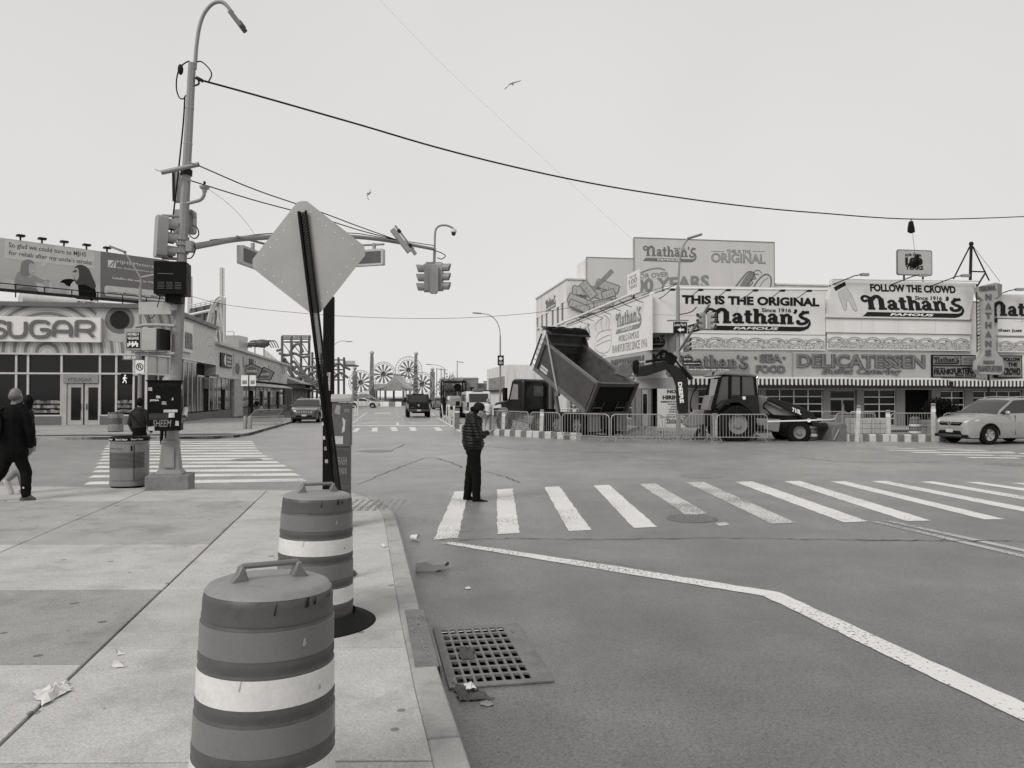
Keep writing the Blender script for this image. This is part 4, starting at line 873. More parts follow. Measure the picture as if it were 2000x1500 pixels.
mb = MB(fb); stroke(mb, curve(bq([(1251,533),(1270,526),(1288,524),(1299,528)]),5), .12, .001, .008); mb.build('swoosh', GY, t)
mb = MB(fb); mb.prism([tuple(p) for p in curve(bq([(1438,571),(1452,546),(1464,532),(1473,532),(1470,542),(1458,571)]),5)], .001, .006, 'z'); mb.build('printed_sausage', mat('sausage_print', .22), t)
mb = MB(fb)
for pts, wd in (([(1428,572),(1446,548),(1460,532),(1470,532),(1472,540),(1460,556),(1452,572)], .12), ([(1466,571),(1480,548),(1494,536),(1504,540),(1506,552),(1502,571)], .12), ([(1470,541),(1474,530),(1482,528),(1488,534)], .07), ([(1478,571),(1490,550),(1500,543)], .05), ([(1462,560),(1470,552),(1466,546),(1476,544),(1472,536),(1482,536)], .09)): stroke(mb, curve(bq(pts),5), wd, .007, .006)
mb.build('line_drawing', LN2, t)
t = sign_board('fries_billboard', 'pale roof board printed with crinkle cut fries and a wooden fork', 1146,504,1238,612,BR-.2,PANEL2,.4,.04); b = BR-.21; fb = on_front(0,0,b)
MB().box(*[PB(1146,560,b)[0],PB(1238,560,b)[0]],BR+.3,BR+3,7.2,PB(1190,506,b)[2]).build('backing_shed', BRICKW, t)
FRY = mat('fries_fill', .44, rough=.6); q = lambda pts: [V((PB(u,v,b)[0], PB(u,v,b)[2])) for u, v in pts]; rnd = random.Random(5)
zl_ = 0
for c0, c1, wd in (((1118,566),(1178,572),15),((1110,580),(1160,600),16),((1150,566),(1200,588),15),((1165,552),(1208,566),14),((1138,552),(1160,580),14),((1176,578),(1200,570),13),((1160,596),(1196,590),14),((1112,590),(1150,606),12)):
    zl_ += .004; e0, e1 = V(c0), V(c1); d = (e1-e0).normalized(); n = V((-d.y, d.x)); edge = []; k = 14
    for s in (1, -1):
        for j in range(k+1):
            t_ = j/k if s == 1 else 1-j/k; edge.append(e0.lerp(e1, t_)+n*s*(wd/2+(1.6 if j % 2 else 0)))
    pp = q([tuple(p) for p in edge]); mb = MB(fb); mb.prism([tuple(p) for p in pp], .001+zl_, .004+zl_, 'z'); mb.build('printed_fry', FRY, t); mb = MB(fb); stroke(mb, pp, .08, .002+zl_, .004, closed=True)
    for j in range(2, k-1, 3): stroke(mb, q([tuple(e0.lerp(e1,j/k)+n*wd*.35), tuple(e0.lerp(e1,j/k)-n*wd*.1)]), .04, .003+zl_, .0022)
    mb.build('fry_outline', LN2, t)
mb = MB(fb); mb.prism([tuple(p) for p in q([(1155,564),(1160,568),(1198,530),(1193,525)])], .045, .05, 'z'); mb.build('printed_fork', mat('fork_print', .26), t)
t = thing('tilted_years_board', 'thin pale placard reading 100 YEARS turned to the side street on the roof', 'sign', m=MST.copy()); p0, p1 = V(PA(1225,565,A0+.6)), V(PA(1248,563,A0+.6)); zt, zb = PA(1247,526,A0+.6)[2], PA(1238,575,A0+.6)[2]
MB().box(A0+.6,A0+.68,p1.y,p0.y,zb,zt).build('board', WHITE, t); f = on_side(0,0,A0+.6); dy = p0.y-p1.y
for s, h0, h1, i in (('FOR OVER',.76,.86,.2),('100',.48,.72,.15),('YEARS',.28,.44,.15)): txt(t, f, s, (-p0.y+dy*i,-p1.y-dy*i,zb+(zt-zb)*h0,zb+(zt-zb)*h1), PALEINK, bold=.03, ext=.004)
MB().beam((A0+.64,(p0.y+p1.y)/2,7.0),(A0+.64,(p0.y+p1.y)/2,zb),.08).build('post', DSTEEL, t)
t = sign_board('long_low_board', 'long low white board on the roof behind the light pipe', 1300,560,1610,590,BR-2.5,WHITE,.2)
for i,(u,v,s) in enumerate(((1285,596,.7),(1150,622,.9),(1175,615,.8),(1120,636,.8))):
    p = V(PA(u,v,A0+2.2)); t = thing('roof_vent', ('squat roof vent box behind the corner of the side sign','grey roof unit behind the long side sign','pale roof duct behind the drawn hot dog','dark roof hatch behind the far end of the side sign')[i],'roof vent',m=MST.copy()); MB().box(p.x-s,p.x+s,p.y-s,p.y+s,7.2,7.2+s*.8).build('box', STEEL, t, bevel=.02); MB().box(p.x-s*1.05,p.x+s*1.05,p.y-s*1.05,p.y+s*1.05,7.2+s*.8+.003,7.2+s*.8+.06).build('lid', DSTEEL, t)
# ================================================================== LEFT CORNER
BLF, AL = 47.2, -12.9
def onfr(fr, u, v):
    inv = fr.inverted(); o = inv @ V((0,0,HC)); d = inv.to_3x3() @ ray(u, v); t = -o.z/d.z; return V((o.x+d.x*t, o.y+d.y*t))
def frbox(fr, u0, v0, u1, v1):
    vm, um = (v0+v1)/2, (u0+u1)/2; return onfr(fr,u0,vm).x, onfr(fr,u1,vm).x, onfr(fr,um,v1).y, onfr(fr,um,v0).y
SM1 = mural('store_mural', .16, .5, .55, 2.6, 6, (-19,47,4.2)); SM2 = mural('side_mural', .46, .72, .5, 5, 6, (-12.9,60,3)); TRIM = mat('aluminium_trim', .55, rough=.35, metal=.2); BASEW = mat('store_base', .13, rough=.6, var=.1, dirt=.2)
GL2 = glass('shop_glass', .006, .03, .4); ICE = mat('pale_glass_panel', .45, rough=.12, var=.06)
ss = thing('candy_store', 'single storey candy store with swirling mural band and big lettered sign', 'building', m=MST.copy()); bf = BLF
zc = PB(270,594,bf)[2]; zs = PB(150,690,bf)[2]; zw1 = PB(150,686,bf)[2]; ztr = PB(150,729.5,bf)[2]; zsl = PB(150,810,bf)[2]
ac = PB(287,750,bf)[0]                          # start of glazed corner
bc = PA(350,750,AL)[1]
outl = [(-75,bf),(ac,bf),(AL,bc),(AL,bc+10.5),(-75,bc+10.5)]
def inset(pts, d): return [(p[0]-(d if p[0] > -20 else 0), p[1]+(d if p[1] < bc+1 else 0)) for p in pts]
MB().prism(inset(outl,.0), zs, zc-.25, 'z').build('mural_wall', SM1, ss)
MB().prism([(-75,bf-.25),(ac+.1,bf-.25),(AL+.25,bc-.1),(AL+.25,bc+10.5),(-75,bc+10.5)], zc-.25, zc, 'z').build('cornice', mat('cornice_grey', .13, rough=.5), ss)
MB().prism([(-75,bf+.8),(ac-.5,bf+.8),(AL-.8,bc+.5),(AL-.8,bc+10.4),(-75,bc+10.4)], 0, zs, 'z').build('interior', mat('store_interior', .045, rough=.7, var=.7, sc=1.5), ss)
MB().prism([(-75,bf-.12),(ac+.05,bf-.12),(AL+.12,bc-.05),(AL+.12,bc+10.5),(-75,bc+10.5)], zs-.10, zs, 'z').build('ledge', TRIM, ss)
MB().prism([(-75,bf-.05),(PB(120,820,bf)[0],bf-.05),(PB(120,820,bf)[0],bf+.6),(-75,bf+.6)], 0, zsl-.08, 'z').build('base_wall', BASEW, ss)
MB().prism([(PB(195,820,bf)[0],bf-.05),(ac+.02,bf-.05),(AL+.05,bc),(AL+.05,bc+10.5),(AL-.6,bc+10.5),(AL-.6,bc+.4),(ac-.4,bf+.6),(PB(195,820,bf)[0],bf+.6)], 0, zsl-.08, 'z').build('base_wall', BASEW, ss)
def pane(u0, u1, z0, z1, m=GL2, b=bf+.1): a0, a1 = PB(u0,740,b)[0], PB(u1,740,b)[0]; return MB().box(a0+.03, a1-.03, b, b+.03, z0+.03, z1-.03).build('window', m, ss)
cuts = [-330,-240,-150,-60,31.5,54.5,120,122,195,227,261,285]
for i in range(len(cuts)-1):
    if cuts[i] in (120,): continue
    if cuts[i] == 122: pane(122,195,ztr,zs-.1); continue
    pane(cuts[i], cuts[i+1], zsl, ztr); pane(cuts[i], cuts[i+1], ztr, zs-.1)
for u in cuts:
    if u == 122: continue
    a_ = PB(u,740,bf)[0]; MB().box(a_-.055,a_+.055,bf-.02,bf+.15,zsl if u not in (120,195) else 0,zs-.1).build('mullion', TRIM, ss)
for q in ((-75,PB(120,820,bf)[0]-.06),(PB(195,820,bf)[0]+.06,ac)): MB().box(*q,bf-.04,bf+.16,zsl-.08,zsl).build('sill', TRIM, ss)
MB().box(-75,ac,bf-.05,bf+.14,ztr-.05,ztr+.05).build('transom_bar', TRIM, ss)
# doors
a0, a1 = PB(122,790,bf)[0], PB(194,790,bf)[0]; DOORM = mat('door_frame_light', .42, rough=.4, metal=.2); MB().box(a0+.05,a1-.05,bf-.08,bf+.1,PB(150,748,bf)[2],ztr-.06).build('door_sign', mat('door_sign_grey', .26), ss)
txt(ss, on_front(0,0,bf-.08), 'ITSUGAR', (PB(134,741,bf)[0],PB(181,741,bf)[0],PB(150,745,bf)[2],PB(150,738,bf)[2]), BASEW, bold=.02)
zd = PB(150,749,bf)[2]
for u0, u1 in ((131,163),(165,196)):
    d0, d1 = PB(u0,790,bf)[0], PB(u1,790,bf)[0]; dd = MB().box(d0,d1-.03,bf+.02,bf+.1,.14,zd).build('door', DOORM, ss); w_ = d1-d0; MB().box(d0+w_*.24,d1-w_*.17,bf-.005,bf+.015,.42,zd-.22).build('pane', GL2, dd)
    MB().cyl((d1-.14 if u0 < 140 else d0+.12,bf-.02,1.0),(d1-.14 if u0 < 140 else d0+.12,bf-.02,1.35),.02).build('handle', DSTEEL, dd)
MB().box(a0-.1,PB(131,790,bf)[0]-.02,bf-.03,bf+.2,.0,ztr-.06).build('door_jamb', DOORM, ss)
# candy shelves behind the glass (clutter seen in the window)
rnd = random.Random(2); CANDY = mat('candy_box', objcol=True, rough=.5)
for u in list(range(60,118,7))+list(range(232,262,6)):
    a_ = PB(u,800,bf)[0]
    for k in range(3): MB().box(a_-.1,a_+.12,bf-.004,bf+.06,zsl+.12+k*.26,zsl+.12+k*.26+rnd.uniform(.1,.2)).build('candy_box', CANDY, ss, col=rnd.uniform(.05,.3))
# ring ornaments
fr = MST @ on_front(0,0,bf-.005); cx = onfr(fr, 234, 625)
for i, (r, m, nm) in enumerate(((44,mat('ring_pale',.42),'ring_disc'),(27,mat('ring_mid',.14),'ring_disc'),(18,mat('ring_dark',.05),'ring_disc'))):
    rr_ = r/1500*PBp(234,625,bf).y; MB(on_front(0,0,bf-.006-i*.01)).prism([(cx.x+rr_*cos(t), min(cx.y+rr_*sin(t), zc-.26)) for t in np.linspace(0,2*pi,40)[:-1]], 0, .008, 'z').build(nm, m, ss)
# sign board
t = thing('candy_store_sign', 'white board with grey rounded SUGAR channel letters on the mural', 'sign', m=MST.copy()); b = bf-.28
a0,a1,z0,z1 = pxbox(-120,618,196.5,667,b); MB().box(a0,a1,b,b+.26,z0,z1).build('board', mat('sign_white', .72, rough=.5, var=.03), t, bevel=.01)
LET = mat('sugar_letter', .13, rough=.45); LETS = mat('letter_edge', .5, rough=.5)
GLY = {'S': [[(.95,.85),(.8,1),(.3,1),(.1,.8),(.3,.56),(.75,.48),(.95,.22),(.75,0),(.2,0),(.05,.12)]], 'U': [[(.06,1),(.06,.35),(.2,.05),(.5,-.02),(.8,.05),(.94,.35),(.94,1)]],
       'G': [[(.95,.86),(.8,1),(.28,1),(.06,.75),(.06,.25),(.28,0),(.75,0),(.94,.18),(.94,.46),(.52,.46)]], 'A': [[(.05,0),(.06,.62),(.26,.95),(.5,1),(.74,.95),(.94,.62),(.95,0)],[(.08,.36),(.92,.36)]],
       'R': [[(.06,0),(.06,1)],[(.06,1),(.7,1),(.94,.82),(.9,.52),(.66,.42),(.2,.42)],[(.62,.4),(.95,0)]], 'I': [[(.5,0),(.5,1)]], 'T': [[(.5,0),(.5,1)],[(.05,1),(.95,1)]]}
for ch, u0, u1 in (('I',-98,-88),('T',-84,-48),('S',-14,12),('U',16,52),('G',59,97),('A',103,140),('R',147,184)):
    for du, off, w_, m_, nm, ex in ((1.4,0,.20,LETS,'letter_back',.03),(0,.035,.165,LET,'letter',.06)):
        a0,a1,z0,z1 = pxbox(u0+du,628+du,u1+du,657+du,b-off); mb = MB(on_front(0,0,b-off))
        for i_, sg in enumerate(GLY[ch]):
            pts = [V((a0+(a1-a0)*x, z0+(z1-z0)*y)) for x, y in sg]; stroke(mb, curve(pts,5) if len(pts) > 3 else pts, w_, .001, ex+i_*.004)
        mb.build(nm, m_, t)
# glazed corner
d = V((AL-ac, bc-bf, 0)); Lg = d.length; fg = FR((ac,bf,0), d, (0,0,1))
for k in range(3):
    x0, x1 = Lg*k/3+.04, Lg*(k+1)/3-.04; MB(fg).box(x0,x1,zsl+.02,ztr-.05,-.1,-.06).build('window', GL2, ss); MB(fg).box(x0,x1,ztr+.05,zs-.12,-.1,-.06).build('window', ICE, ss)
    MB(fg).box(Lg*k/3-.04,Lg*k/3+.04,zsl,zs-.1,-.09,.02).build('mullion', TRIM, ss)
MB(fg).box(0,Lg,ztr-.05,ztr+.05,-.08,.01).build('transom_bar', TRIM, ss); MB(fg).box(0,Lg,zsl-.08,zsl,-.1,.05).build('sill', TRIM, ss)
# side wall of the store
fsL = FR((AL,0,0), (0,1,0), (0,0,1))            # faces +a, reading away from the camera
def sidewin(parent, u0, u1, vt, n, a=AL, zb=None, zt=None, m=GL2):
    b0, b1 = PA(u0,760,a)[1], PA(u1,760,a)[1]; zb = zsl if zb is None else zb; zt = zt or PA((u0+u1)/2,vt,a)[2]
    for k in range(n):
        y0, y1 = b0+(b1-b0)*k/n, b0+(b1-b0)*(k+1)/n; w_ = MB().box(a-.02,a+.012,y0+.04,y1-.04,zb,zt).build('window', m, parent); MB().box(a-.015,a+.05,y0-.045,y0+.035,zb,zt).build('frame', TRIM, w_)
    MB().box(a-.02,a+.055,b0,b1,zt-.04,zt+.06).build('window_head', TRIM, parent)
MB().box(AL-.5,AL+.004,bc+.02,bc+10.5,zs,zc-.26).build('side_mural', SM2, ss)
sidewin(ss,357,383,707,3)
for s, u0, v0, u1, v1 in (('BBQ',326,645,336,690),('R',340,650,348,665)): pass
t = thing('side_letter_sign', 'white board with grey letters on the side wall behind the lamp pole', 'sign', m=MST.copy()); p0, p1 = PA(352,650,AL)[1], PA(376,660,AL)[1]
MB().box(AL+.01,AL+.2,bc+.3,PA(371,650,AL)[1],PA(362,688,AL)[2],PA(362,630,AL)[2]).build('board', WHITE, t); txt(t, FR((AL+.2,0,0),(0,1,0),(0,0,1)), 'SUGAR', (bc+.5,PA(370,650,AL)[1]-.1,PA(362,682,AL)[2],PA(362,650,AL)[2]), LET, bold=.05, ext=.05)
# ---- attraction arcade along the side street
ar = thing('arcade_building', 'long low arcade with swirling mural and shop windows down the side street', 'building', m=MST.copy()); bA0, bA1 = bc+10.5, PA(561,740,AL)[1]
zA = PA(450,678,AL)[2]; zA2 = PA(430,735,AL)[2]
MB().box(-34,AL,bA0,bA1,zA2,zA-.15).build('mural_wall', SM2, ar); MB().box(-34,AL+.35,bA0-.3,bA1+.2,zA-.15,zA+.05).build('cornice', mat('cornice_light', .48, rough=.5), ar)
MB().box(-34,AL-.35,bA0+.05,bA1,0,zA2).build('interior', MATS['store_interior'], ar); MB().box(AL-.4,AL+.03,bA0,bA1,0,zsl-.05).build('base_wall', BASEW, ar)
MB().box(AL-.3,AL+.25,bA0,PA(472,740,AL)[1],zA2-.12,zA2+.1).build('ledge', TRIM, ar)
sidewin(ar,385,397,745,2,zt=zA2-.15); sidewin(ar,408,431,750,3,zt=zA2-.15); sidewin(ar,440,452,750,2,zt=zA2-.15)
for u0, u1 in ((397,408),(432,440)): y0, y1 = PA(u0,780,AL)[1], PA(u1,780,AL)[1]; MB().box(AL-.2,AL-.05,y0,y1,.1,2.3).build('doorway', DARK, ar); MB().box(AL-.1,AL+.03,y0,y1,2.3,zA2-.15).build('overdoor_panel', GL2, ar)
y0, y1 = PA(453,780,AL)[1], PA(470,780,AL)[1]; MB().box(AL-.3,AL+.2,y0,y1,0,zA2+.05).build('pilaster', mat('pilaster_print', .42, var=.35, sc=3), ar)
sidewin(ar,471,552,760,11,zt=PA(500,755,AL)[2])
for u in (488,507,522,540): y0 = PA(u,780,AL)[1]; MB().box(AL+.02,AL+.06,y0,y0+1.6,.1,2.3).build('doorway', DARK, ar)
y0, y1 = PA(472,745,AL)[1], PA(553,745,AL)[1]; MB().prism([(AL,2.95),(AL+1.1,2.7),(AL+1.1,2.8),(AL,3.1)], y0, y1, 'y').build('canopy', TRIM, ar)
for i, (u, v) in enumerate(((487,725),(512,731))):
    t = thing('pentagon_sign', ('pentagon sign with light rim over the first arcade door','pentagon sign with light rim over the second arcade door')[i], 'sign', m=MST.copy()); y, z = PA(u,v,AL+.4)[1:3]; r = .95
    f = FR((AL+.6,y,z),(0.95,.3,0),(0,0,1)); poly = [(r*1.15*cos(pi/2+2*pi*k/5), r*.8*sin(pi/2+2*pi*k/5)) for k in range(5)]
    MB(f).prism(poly,-.06,.06,'z').build('rim', DSTEEL, t); MB(f).prism([(x*.88,y_*.88) for x,y_ in poly],.062,.075,'z').build('face', mat('pent_face', .33), t); MB(f).prism([(x*.6,y_*.6) for x,y_ in poly],.076,.082,'z').build('inner_face', mat('pent_inner', .16), t)
    txt(t,f,'GAMES',(-.5,.5,-.12,.14),WLET,bold=.03,z=.083); mb = MB(); mb.cyl((AL,y,z-.3),(AL+.6,y,z-.1),.04,n=6); mb.build('arm', DSTEEL, t)
t = thing('disc_sign', 'black square panel with pale half disc and stacked white letters', 'sign', m=MST.copy()); y0, y1, z0, z1 = PA(429,700,AL)[1], PA(450,705,AL)[1], PA(440,718,AL)[2], PA(440,691,AL)[2]
MB().box(AL+.01,AL+.12,y0,y1,z0,z1).build('panel', INK, t); f = FR((AL+.125,0,0),(0,1,0),(0,0,1)); rr_ = (z1-z0)*.42; MB(f).prism([(y0+(y1-y0)*.42+rr_*1.5*cos(a_), (z0+z1)/2+rr_*sin(a_)) for a_ in np.linspace(pi/2,1.5*pi,14)],0,.02,'z').build('half_disc', WHITE, t)
for k, s in enumerate(('ICE','BAR','FUN')): txt(t,f,s,(y0+(y1-y0)*.55,y1-.3,z1-.1-(k+1)*(z1-z0)*.28,z1-.2-k*(z1-z0)*.28),WHITE,bold=.03)
for i,(u0,v0,u1,v1,g_) in enumerate(((455,690,468,735,.5),(474,697,482,716,.4),(486,700,494,718,.06),(498,704,512,725,.55),(524,712,552,745,.44))):
    y0, y1, z0, z1 = PA(u0,700,AL)[1], PA(u1,700,AL)[1], PA(u0,v1,AL)[2], PA(u0,v0,AL)[2]; t = thing('wall_poster', ('tall egg painted panel between the two arcade wall signs','small pale lettered panel on the arcade wall','dark leaning panel on the arcade wall','plain white panel over the arcade canopy','busy printed panel at the far end of the arcade')[i],'poster',m=MST.copy())
    MB().box(AL+.01,AL+.08,y0,y1,z0,z1).build('board', mat('poster_%d' % i, g_, rough=.6, var=.35, sc=1.3), t)
    if i == 0: f = FR((AL+.085,0,0),(0,1,0),(0,0,1)); MB(f).prism([((y0+y1)/2+(y1-y0)*.34*cos(a_), z0+(z1-z0)*(.36+.26*sin(a_))) for a_ in np.linspace(0,2*pi,20)[:-1]],0,.02,'z').build('painted_egg', mat('egg', .15), t)
# further low gabled stalls
gs = thing('gabled_stall_row', 'low gabled stall building with shutters at the end of the arcade', 'building', m=MST.copy()); y0, y1 = bA1+.3, PA(612,760,AL+1)[1]
MB().box(-26,AL+.6,y0,y1,0,3.4).build('wall', mat('stall_wall', .22, var=.2, sc=1), gs); MB().prism([(-26,3.4),(AL+1.6,3.4),(AL+1.6,3.55),(-19,6.2),(-26,3.6)],y0-.3,y1,'y').build('roof', mat('stall_roof', .30, rough=.7), gs)
for k in range(5): yy = y0+1+k*(y1-y0-2)/5; MB().box(AL+.58,AL+.66,yy,yy+(y1-y0-2)/6,.3,2.6).build('shutter', mat('shutter_grey', .16, var=.2), gs)
MB().box(AL+.6,AL+2.2,y0,y1,2.7,2.85).build('canopy', mat('stall_canopy', .07), gs)

# ------------------------------------------------------------------ rooftop billboard
p0, p1 = P(0,565,44.7), P(330,595,52.3); d = V((p1.x-p0.x, p1.y-p0.y, 0)); z0b = 8.0
fbL = FR((p0.x,p0.y,z0b), d, (0,0,1)); t = thing('health_billboard', 'large rooftop billboard with two seated women talking and a rehabilitation slogan', 'billboard', m=fbL); q = lambda u, v: onfr(fbL, u, v); I = MX.Identity(4)
xe = q(330,560).x; ht = q(0,464).y; xs_ = -7.0
MB().box(xs_,q(196,540).x,0,ht,-.25,0).build('left_sheet', mat('bb_left', .58, rough=.5, var=.05, sc=.4), t); MB().box(q(196,540).x+.003,xe,0,ht,-.25,0).build('right_sheet', mat('bb_right', .19, rough=.5, var=.04), t)
BUB = mat('bb_bubble', .68, rough=.5); b0_, b1_ = q(9,500), q(184,520)
mb = MB(); yb, yt_ = q(9,504).y, ht-.06; mb.prism([(b0_.x,yb),(b0_.x,yt_),(b1_.x,yt_),(b1_.x,yb),(q(94,522).x,yb),(q(81,520).x,yb-.28),(q(80,518).x,yb)],.001,.012,'z'); mb.build('speech_bubble', BUB, t)
BBT = mat('bb_text', .12)
def bt(s, u0, v0, u1, v1, m, **k):
    a_, c_ = q(u0,(v0[0]+v1[0])/2), q(u1,(v0[1]+v1[1])/2); y_0 = (q(u0,v1[0]).y+q(u1,v1[1]).y)/2; y_1 = (q(u0,v0[0]).y+q(u1,v0[1]).y)/2; txt(t, I, s, (a_.x,c_.x,y_0,y_1), m, z=.013, ext=.005, **k)
bt('So glad we could turn to MJHS',17,(474,492),168,(486,504),BBT,bold=.012); bt("for rehab after my uncle's stroke",17,(487,510),179,(501,519),BBT,bold=.012)
bt('MJHS Menorah Center',228,(508,523),345,(517.5,529),WLET,bold=.0); bt('for Rehabilitation and Nursing',228,(521,534),335,(526,537),WLET); bt('Leading the way to great care',219,(540,552),322,(547,556),WLET,bold=.02,shear=.2)
mb = MB(); c0_, c1_ = q(204,564), q(327,582); mb.prism(rrect(c0_.x,c1_.x,q(265,577.5).y-.2,q(265,567).y+.12,.2),.001,.012,'z'); mb.build('web_band', mat('bb_band', .7), t); bt('Located in Manhattan Beach  |  MJHS.org',210,(567,579),318,(573,584),BBT)
mb = MB(); l0, l1 = q(211,506), q(226,522); mb.box(l0.x,l1.x,l1.y-.05,l0.y-.05,.001,.01); mb.build('emblem', WLET, t); mb = MB(); stroke(mb,[V((l0.x+.08,l1.y+.0)),V((l1.x-.12,l0.y-.1))],.07,.011,.004); stroke(mb,[V(((l0.x+l1.x)/2+.06,l1.y+.0)),V((l1.x-.05,(l0.y+l1.y)/2+.2))],.05,.011,.003); mb.build('emblem_mark', MATS['bb_right'], t)
def blob(nm, pts, m, lay): mb = MB(); mb.prism([tuple(p) for p in closed([q(u,v) for u, v in pts],4)],.001,.004+.004*lay,'z'); mb.build(nm, m, t)
SK = mat('print_skin', .52); H1 = mat('print_grey_hair', .26); H2 = mat('print_dark_hair', .07); CA = mat('print_cardigan', .36); CB = mat('print_black_jacket', .022); CW = mat('print_white_shirt', .7); SOF = mat('print_sofa', .68)
blob('printed_sofa',[(2,555),(14,545),(30,552),(30,567),(4,566)],SOF,0); blob('printed_sofa',[(60,545),(95,548),(100,570),(70,572)],SOF,0); blob('printed_sofa',[(178,560),(194,555),(195,584),(180,585)],SOF,0)
blob('printed_torso',[(30,566),(32,536),(42,530),(58,532),(68,548),(70,570)],CA,1); blob('printed_arm',[(64,538),(84,546),(95,547),(96,553),(84,553),(66,550)],CA,2); blob('printed_hand',[(86,550),(96,552),(94,568),(88,571),(86,560)],SK,3)
blob('printed_hair',[(40,534),(42,514),(52,507),(64,510),(68,522),(62,536),(50,540)],H1,3); blob('printed_face',[(57,516),(66,516),(69,526),(65,536),(57,534)],SK,4)
blob('printed_arm',[(117,553),(124,546),(140,545),(150,552),(140,560),(126,556)],CB,2); blob('printed_hand',[(117,553),(128,556),(128,572),(120,572)],SK,3); blob('printed_torso',[(134,580),(138,556),(150,548),(176,552),(187,568),(184,585),(150,584)],CB,1)
blob('printed_shirt',[(134,580),(138,556),(148,548),(152,560),(152,581)],CW,3); blob('printed_hair',[(144,540),(146,522),(158,517),(172,524),(180,540),(187,558),(182,564),(166,556),(150,556)],H2,4); blob('printed_face',[(144,526),(152,524),(154,540),(149,548),(144,540)],SK,5)
blob('printed_neck',[(52,532),(60,530),(62,540),(54,541)],SK,2); blob('printed_lap',[(30,566),(50,560),(70,564),(72,572),(34,571)],mat('print_lap',.2),3); blob('printed_glasses',[(143,529),(149,527.5),(149,531),(143,532)],H2,6); blob('printed_smile',[(63,529),(67,528),(66,531),(63,531)],CW,5)
for k, u in enumerate((40,82,125,169,209)):
    x, y_ = q(u,465+(u-40)*.17).x, ht; l_ = thing('billboard_lamp', 'small flood lamp on the top edge of the health billboard', 'lamp', group='lamps on the health billboard', m=fbL @ TR(x,ht+.01,0)); MB().box(-.04,.04,0,.25,-.05,.03).build('stem', DSTEEL, l_); MB().box(-.2,.2,.2,.32,-.15,.2).build('lamp_head', DSTEEL, l_)
cw = thing('billboard_catwalk', 'steel catwalk with thin rail and white ducts under the health billboard', 'catwalk', m=fbL); MB().box(xs_,xe,-.12,-.04,.1,1.0).build('deck', DSTEEL, cw)
mb = MB(); mb.cyl((xs_,.25,1.0),(xe,.25,1.0),.03,n=6); mb.build('rail', DSTEEL, cw)
for k in range(12): MB().cyl((xs_+k*1.5,-.5,1.0),(xs_+k*1.5,.25,1.0),.035,n=6).build('rail_post', DSTEEL, cw)
MB().cyl((q(25,580).x,-.62,1.3),(q(130,585).x,-.62,1.3),.36,n=16).build('duct', mat('duct_white', .62, rough=.5, dirt=.15), cw); MB().box(q(132,588).x,q(215,592).x,-.95,-.35,1.25,1.3).build('logo_plate', WLET, cw); txt(cw,TR(0,0,1.3),'OUTFRONT',(q(133,590).x,q(196,592).x,-.75,-.42),LET,bold=.04)
for k in range(6): MB().box(xs_+k*3,xs_+k*3+.12,-1.2,-.12,-.2,-.05).build('support', DSTEEL, cw)

# ------------------------------------------------------------------ amusement rides
CST = mat('coaster_steel', .50, rough=.4, metal=.2); RIDE = mat('ride_steel_dark', .10, rough=.5, metal=.2); RIDE2 = mat('ride_steel_mid', .12, rough=.5)
def ptube(parent, name, pts, Y, r, m, n=6, smooth=True): mb = MB(); p = [P(u,v,Y) for u, v in pts]; mb.tube(curve(p,5) if smooth and len(p) > 2 else p, r, n); return mb.build(name, m, parent)
Yc = 78
rc = thing('steel_loop_coaster', 'pale steel coaster hill with vertical drop rising behind the candy store', 'roller coaster')
for du in (0, 3): ptube(rc,'track_rail',[(392,668),(402,640),(412,604),(422,585),(431,579),(437,584),(438,600),(438,672)],Yc+du*.2,.11,CST);
for du in (4,): ptube(rc,'track_rail',[(398,668),(408,640),(417,606),(425,590),(431,585),(434,590),(435,606),(435,672)],Yc+.6,.11,CST)
for u0, u1, v in ((413,408,612),(418,414,606),(424,432,598),(428,420,600),(431,440,592),(414,426,628)): ptube(rc,'support_leg',[(u0,v),(u1,672)],Yc+.4,.09,CST)
for k in range(14): ptube(rc,'cross_tie',[(393+k*2.2-(k>9)*2,660-k*5.6),(398+k*2.2-(k>9)*2,662-k*5.4)],Yc+.3,.05,CST)
MB().beam(P(432.5,523,Yc+2),P(432.5,672,Yc+2),.28).build('lift_mast', CST, rc); mb = MB()
for k in range(14): p = P(434,526+k*4,Yc+2); mb.box(p.x,p.x+.25,p.y-.05,p.y+.05,p.z,p.z+.12)
mb.build('mast_ladder', CST, rc, kind='stuff')
MB().beam(P(371,540,Yc+6),P(371,672,Yc+6),.4).build('lift_mast', CST, rc)
sh = thing('dark_ride_shed', 'dark timber ride station with white railing behind the coaster hill', 'building'); p = [P(u,v,Yc+4) for u, v in ((371,603),(441,588),(441,672),(371,672))]
MB().add([tuple(x) for x in p]+[tuple(x+V((-.6,1.2,0))) for x in p],[(0,3,2,1),(0,1,5,4),(1,2,6,5),(4,5,6,7),(3,0,4,7)]).build('wall', RIDE, sh)
ptube(sh,'rail',[(371,596),(441,581)],Yc+3.9,.05,CST); ptube(sh,'rail',[(371,600),(441,585)],Yc+3.9,.05,CST); ptube(sh,'beam',[(371,615),(441,600)],Yc+3.85,.16,CST)
for k in range(8): ptube(sh,'rail_post',[(372+k*9.8,596-k*2.1),(372+k*9.8,604-k*2.1)],Yc+3.9,.05,CST)
for k in range(4): ptube(sh,'wall_post',[(380+k*16,602-k*3.4),(380+k*16,672)],Yc+3.9,.14,RIDE2)
pf = thing('ride_platform', 'white ride platform with rail on the arcade roof', 'platform'); p = P(441,655,88); MB().box(p.x,p.x+1.5,p.y,p.y+3,6,P(441,655,88).z).build('deck', CST, pf); ptube(pf,'rail',[(443,648),(456,648),(456,660)],88,.05,CST)
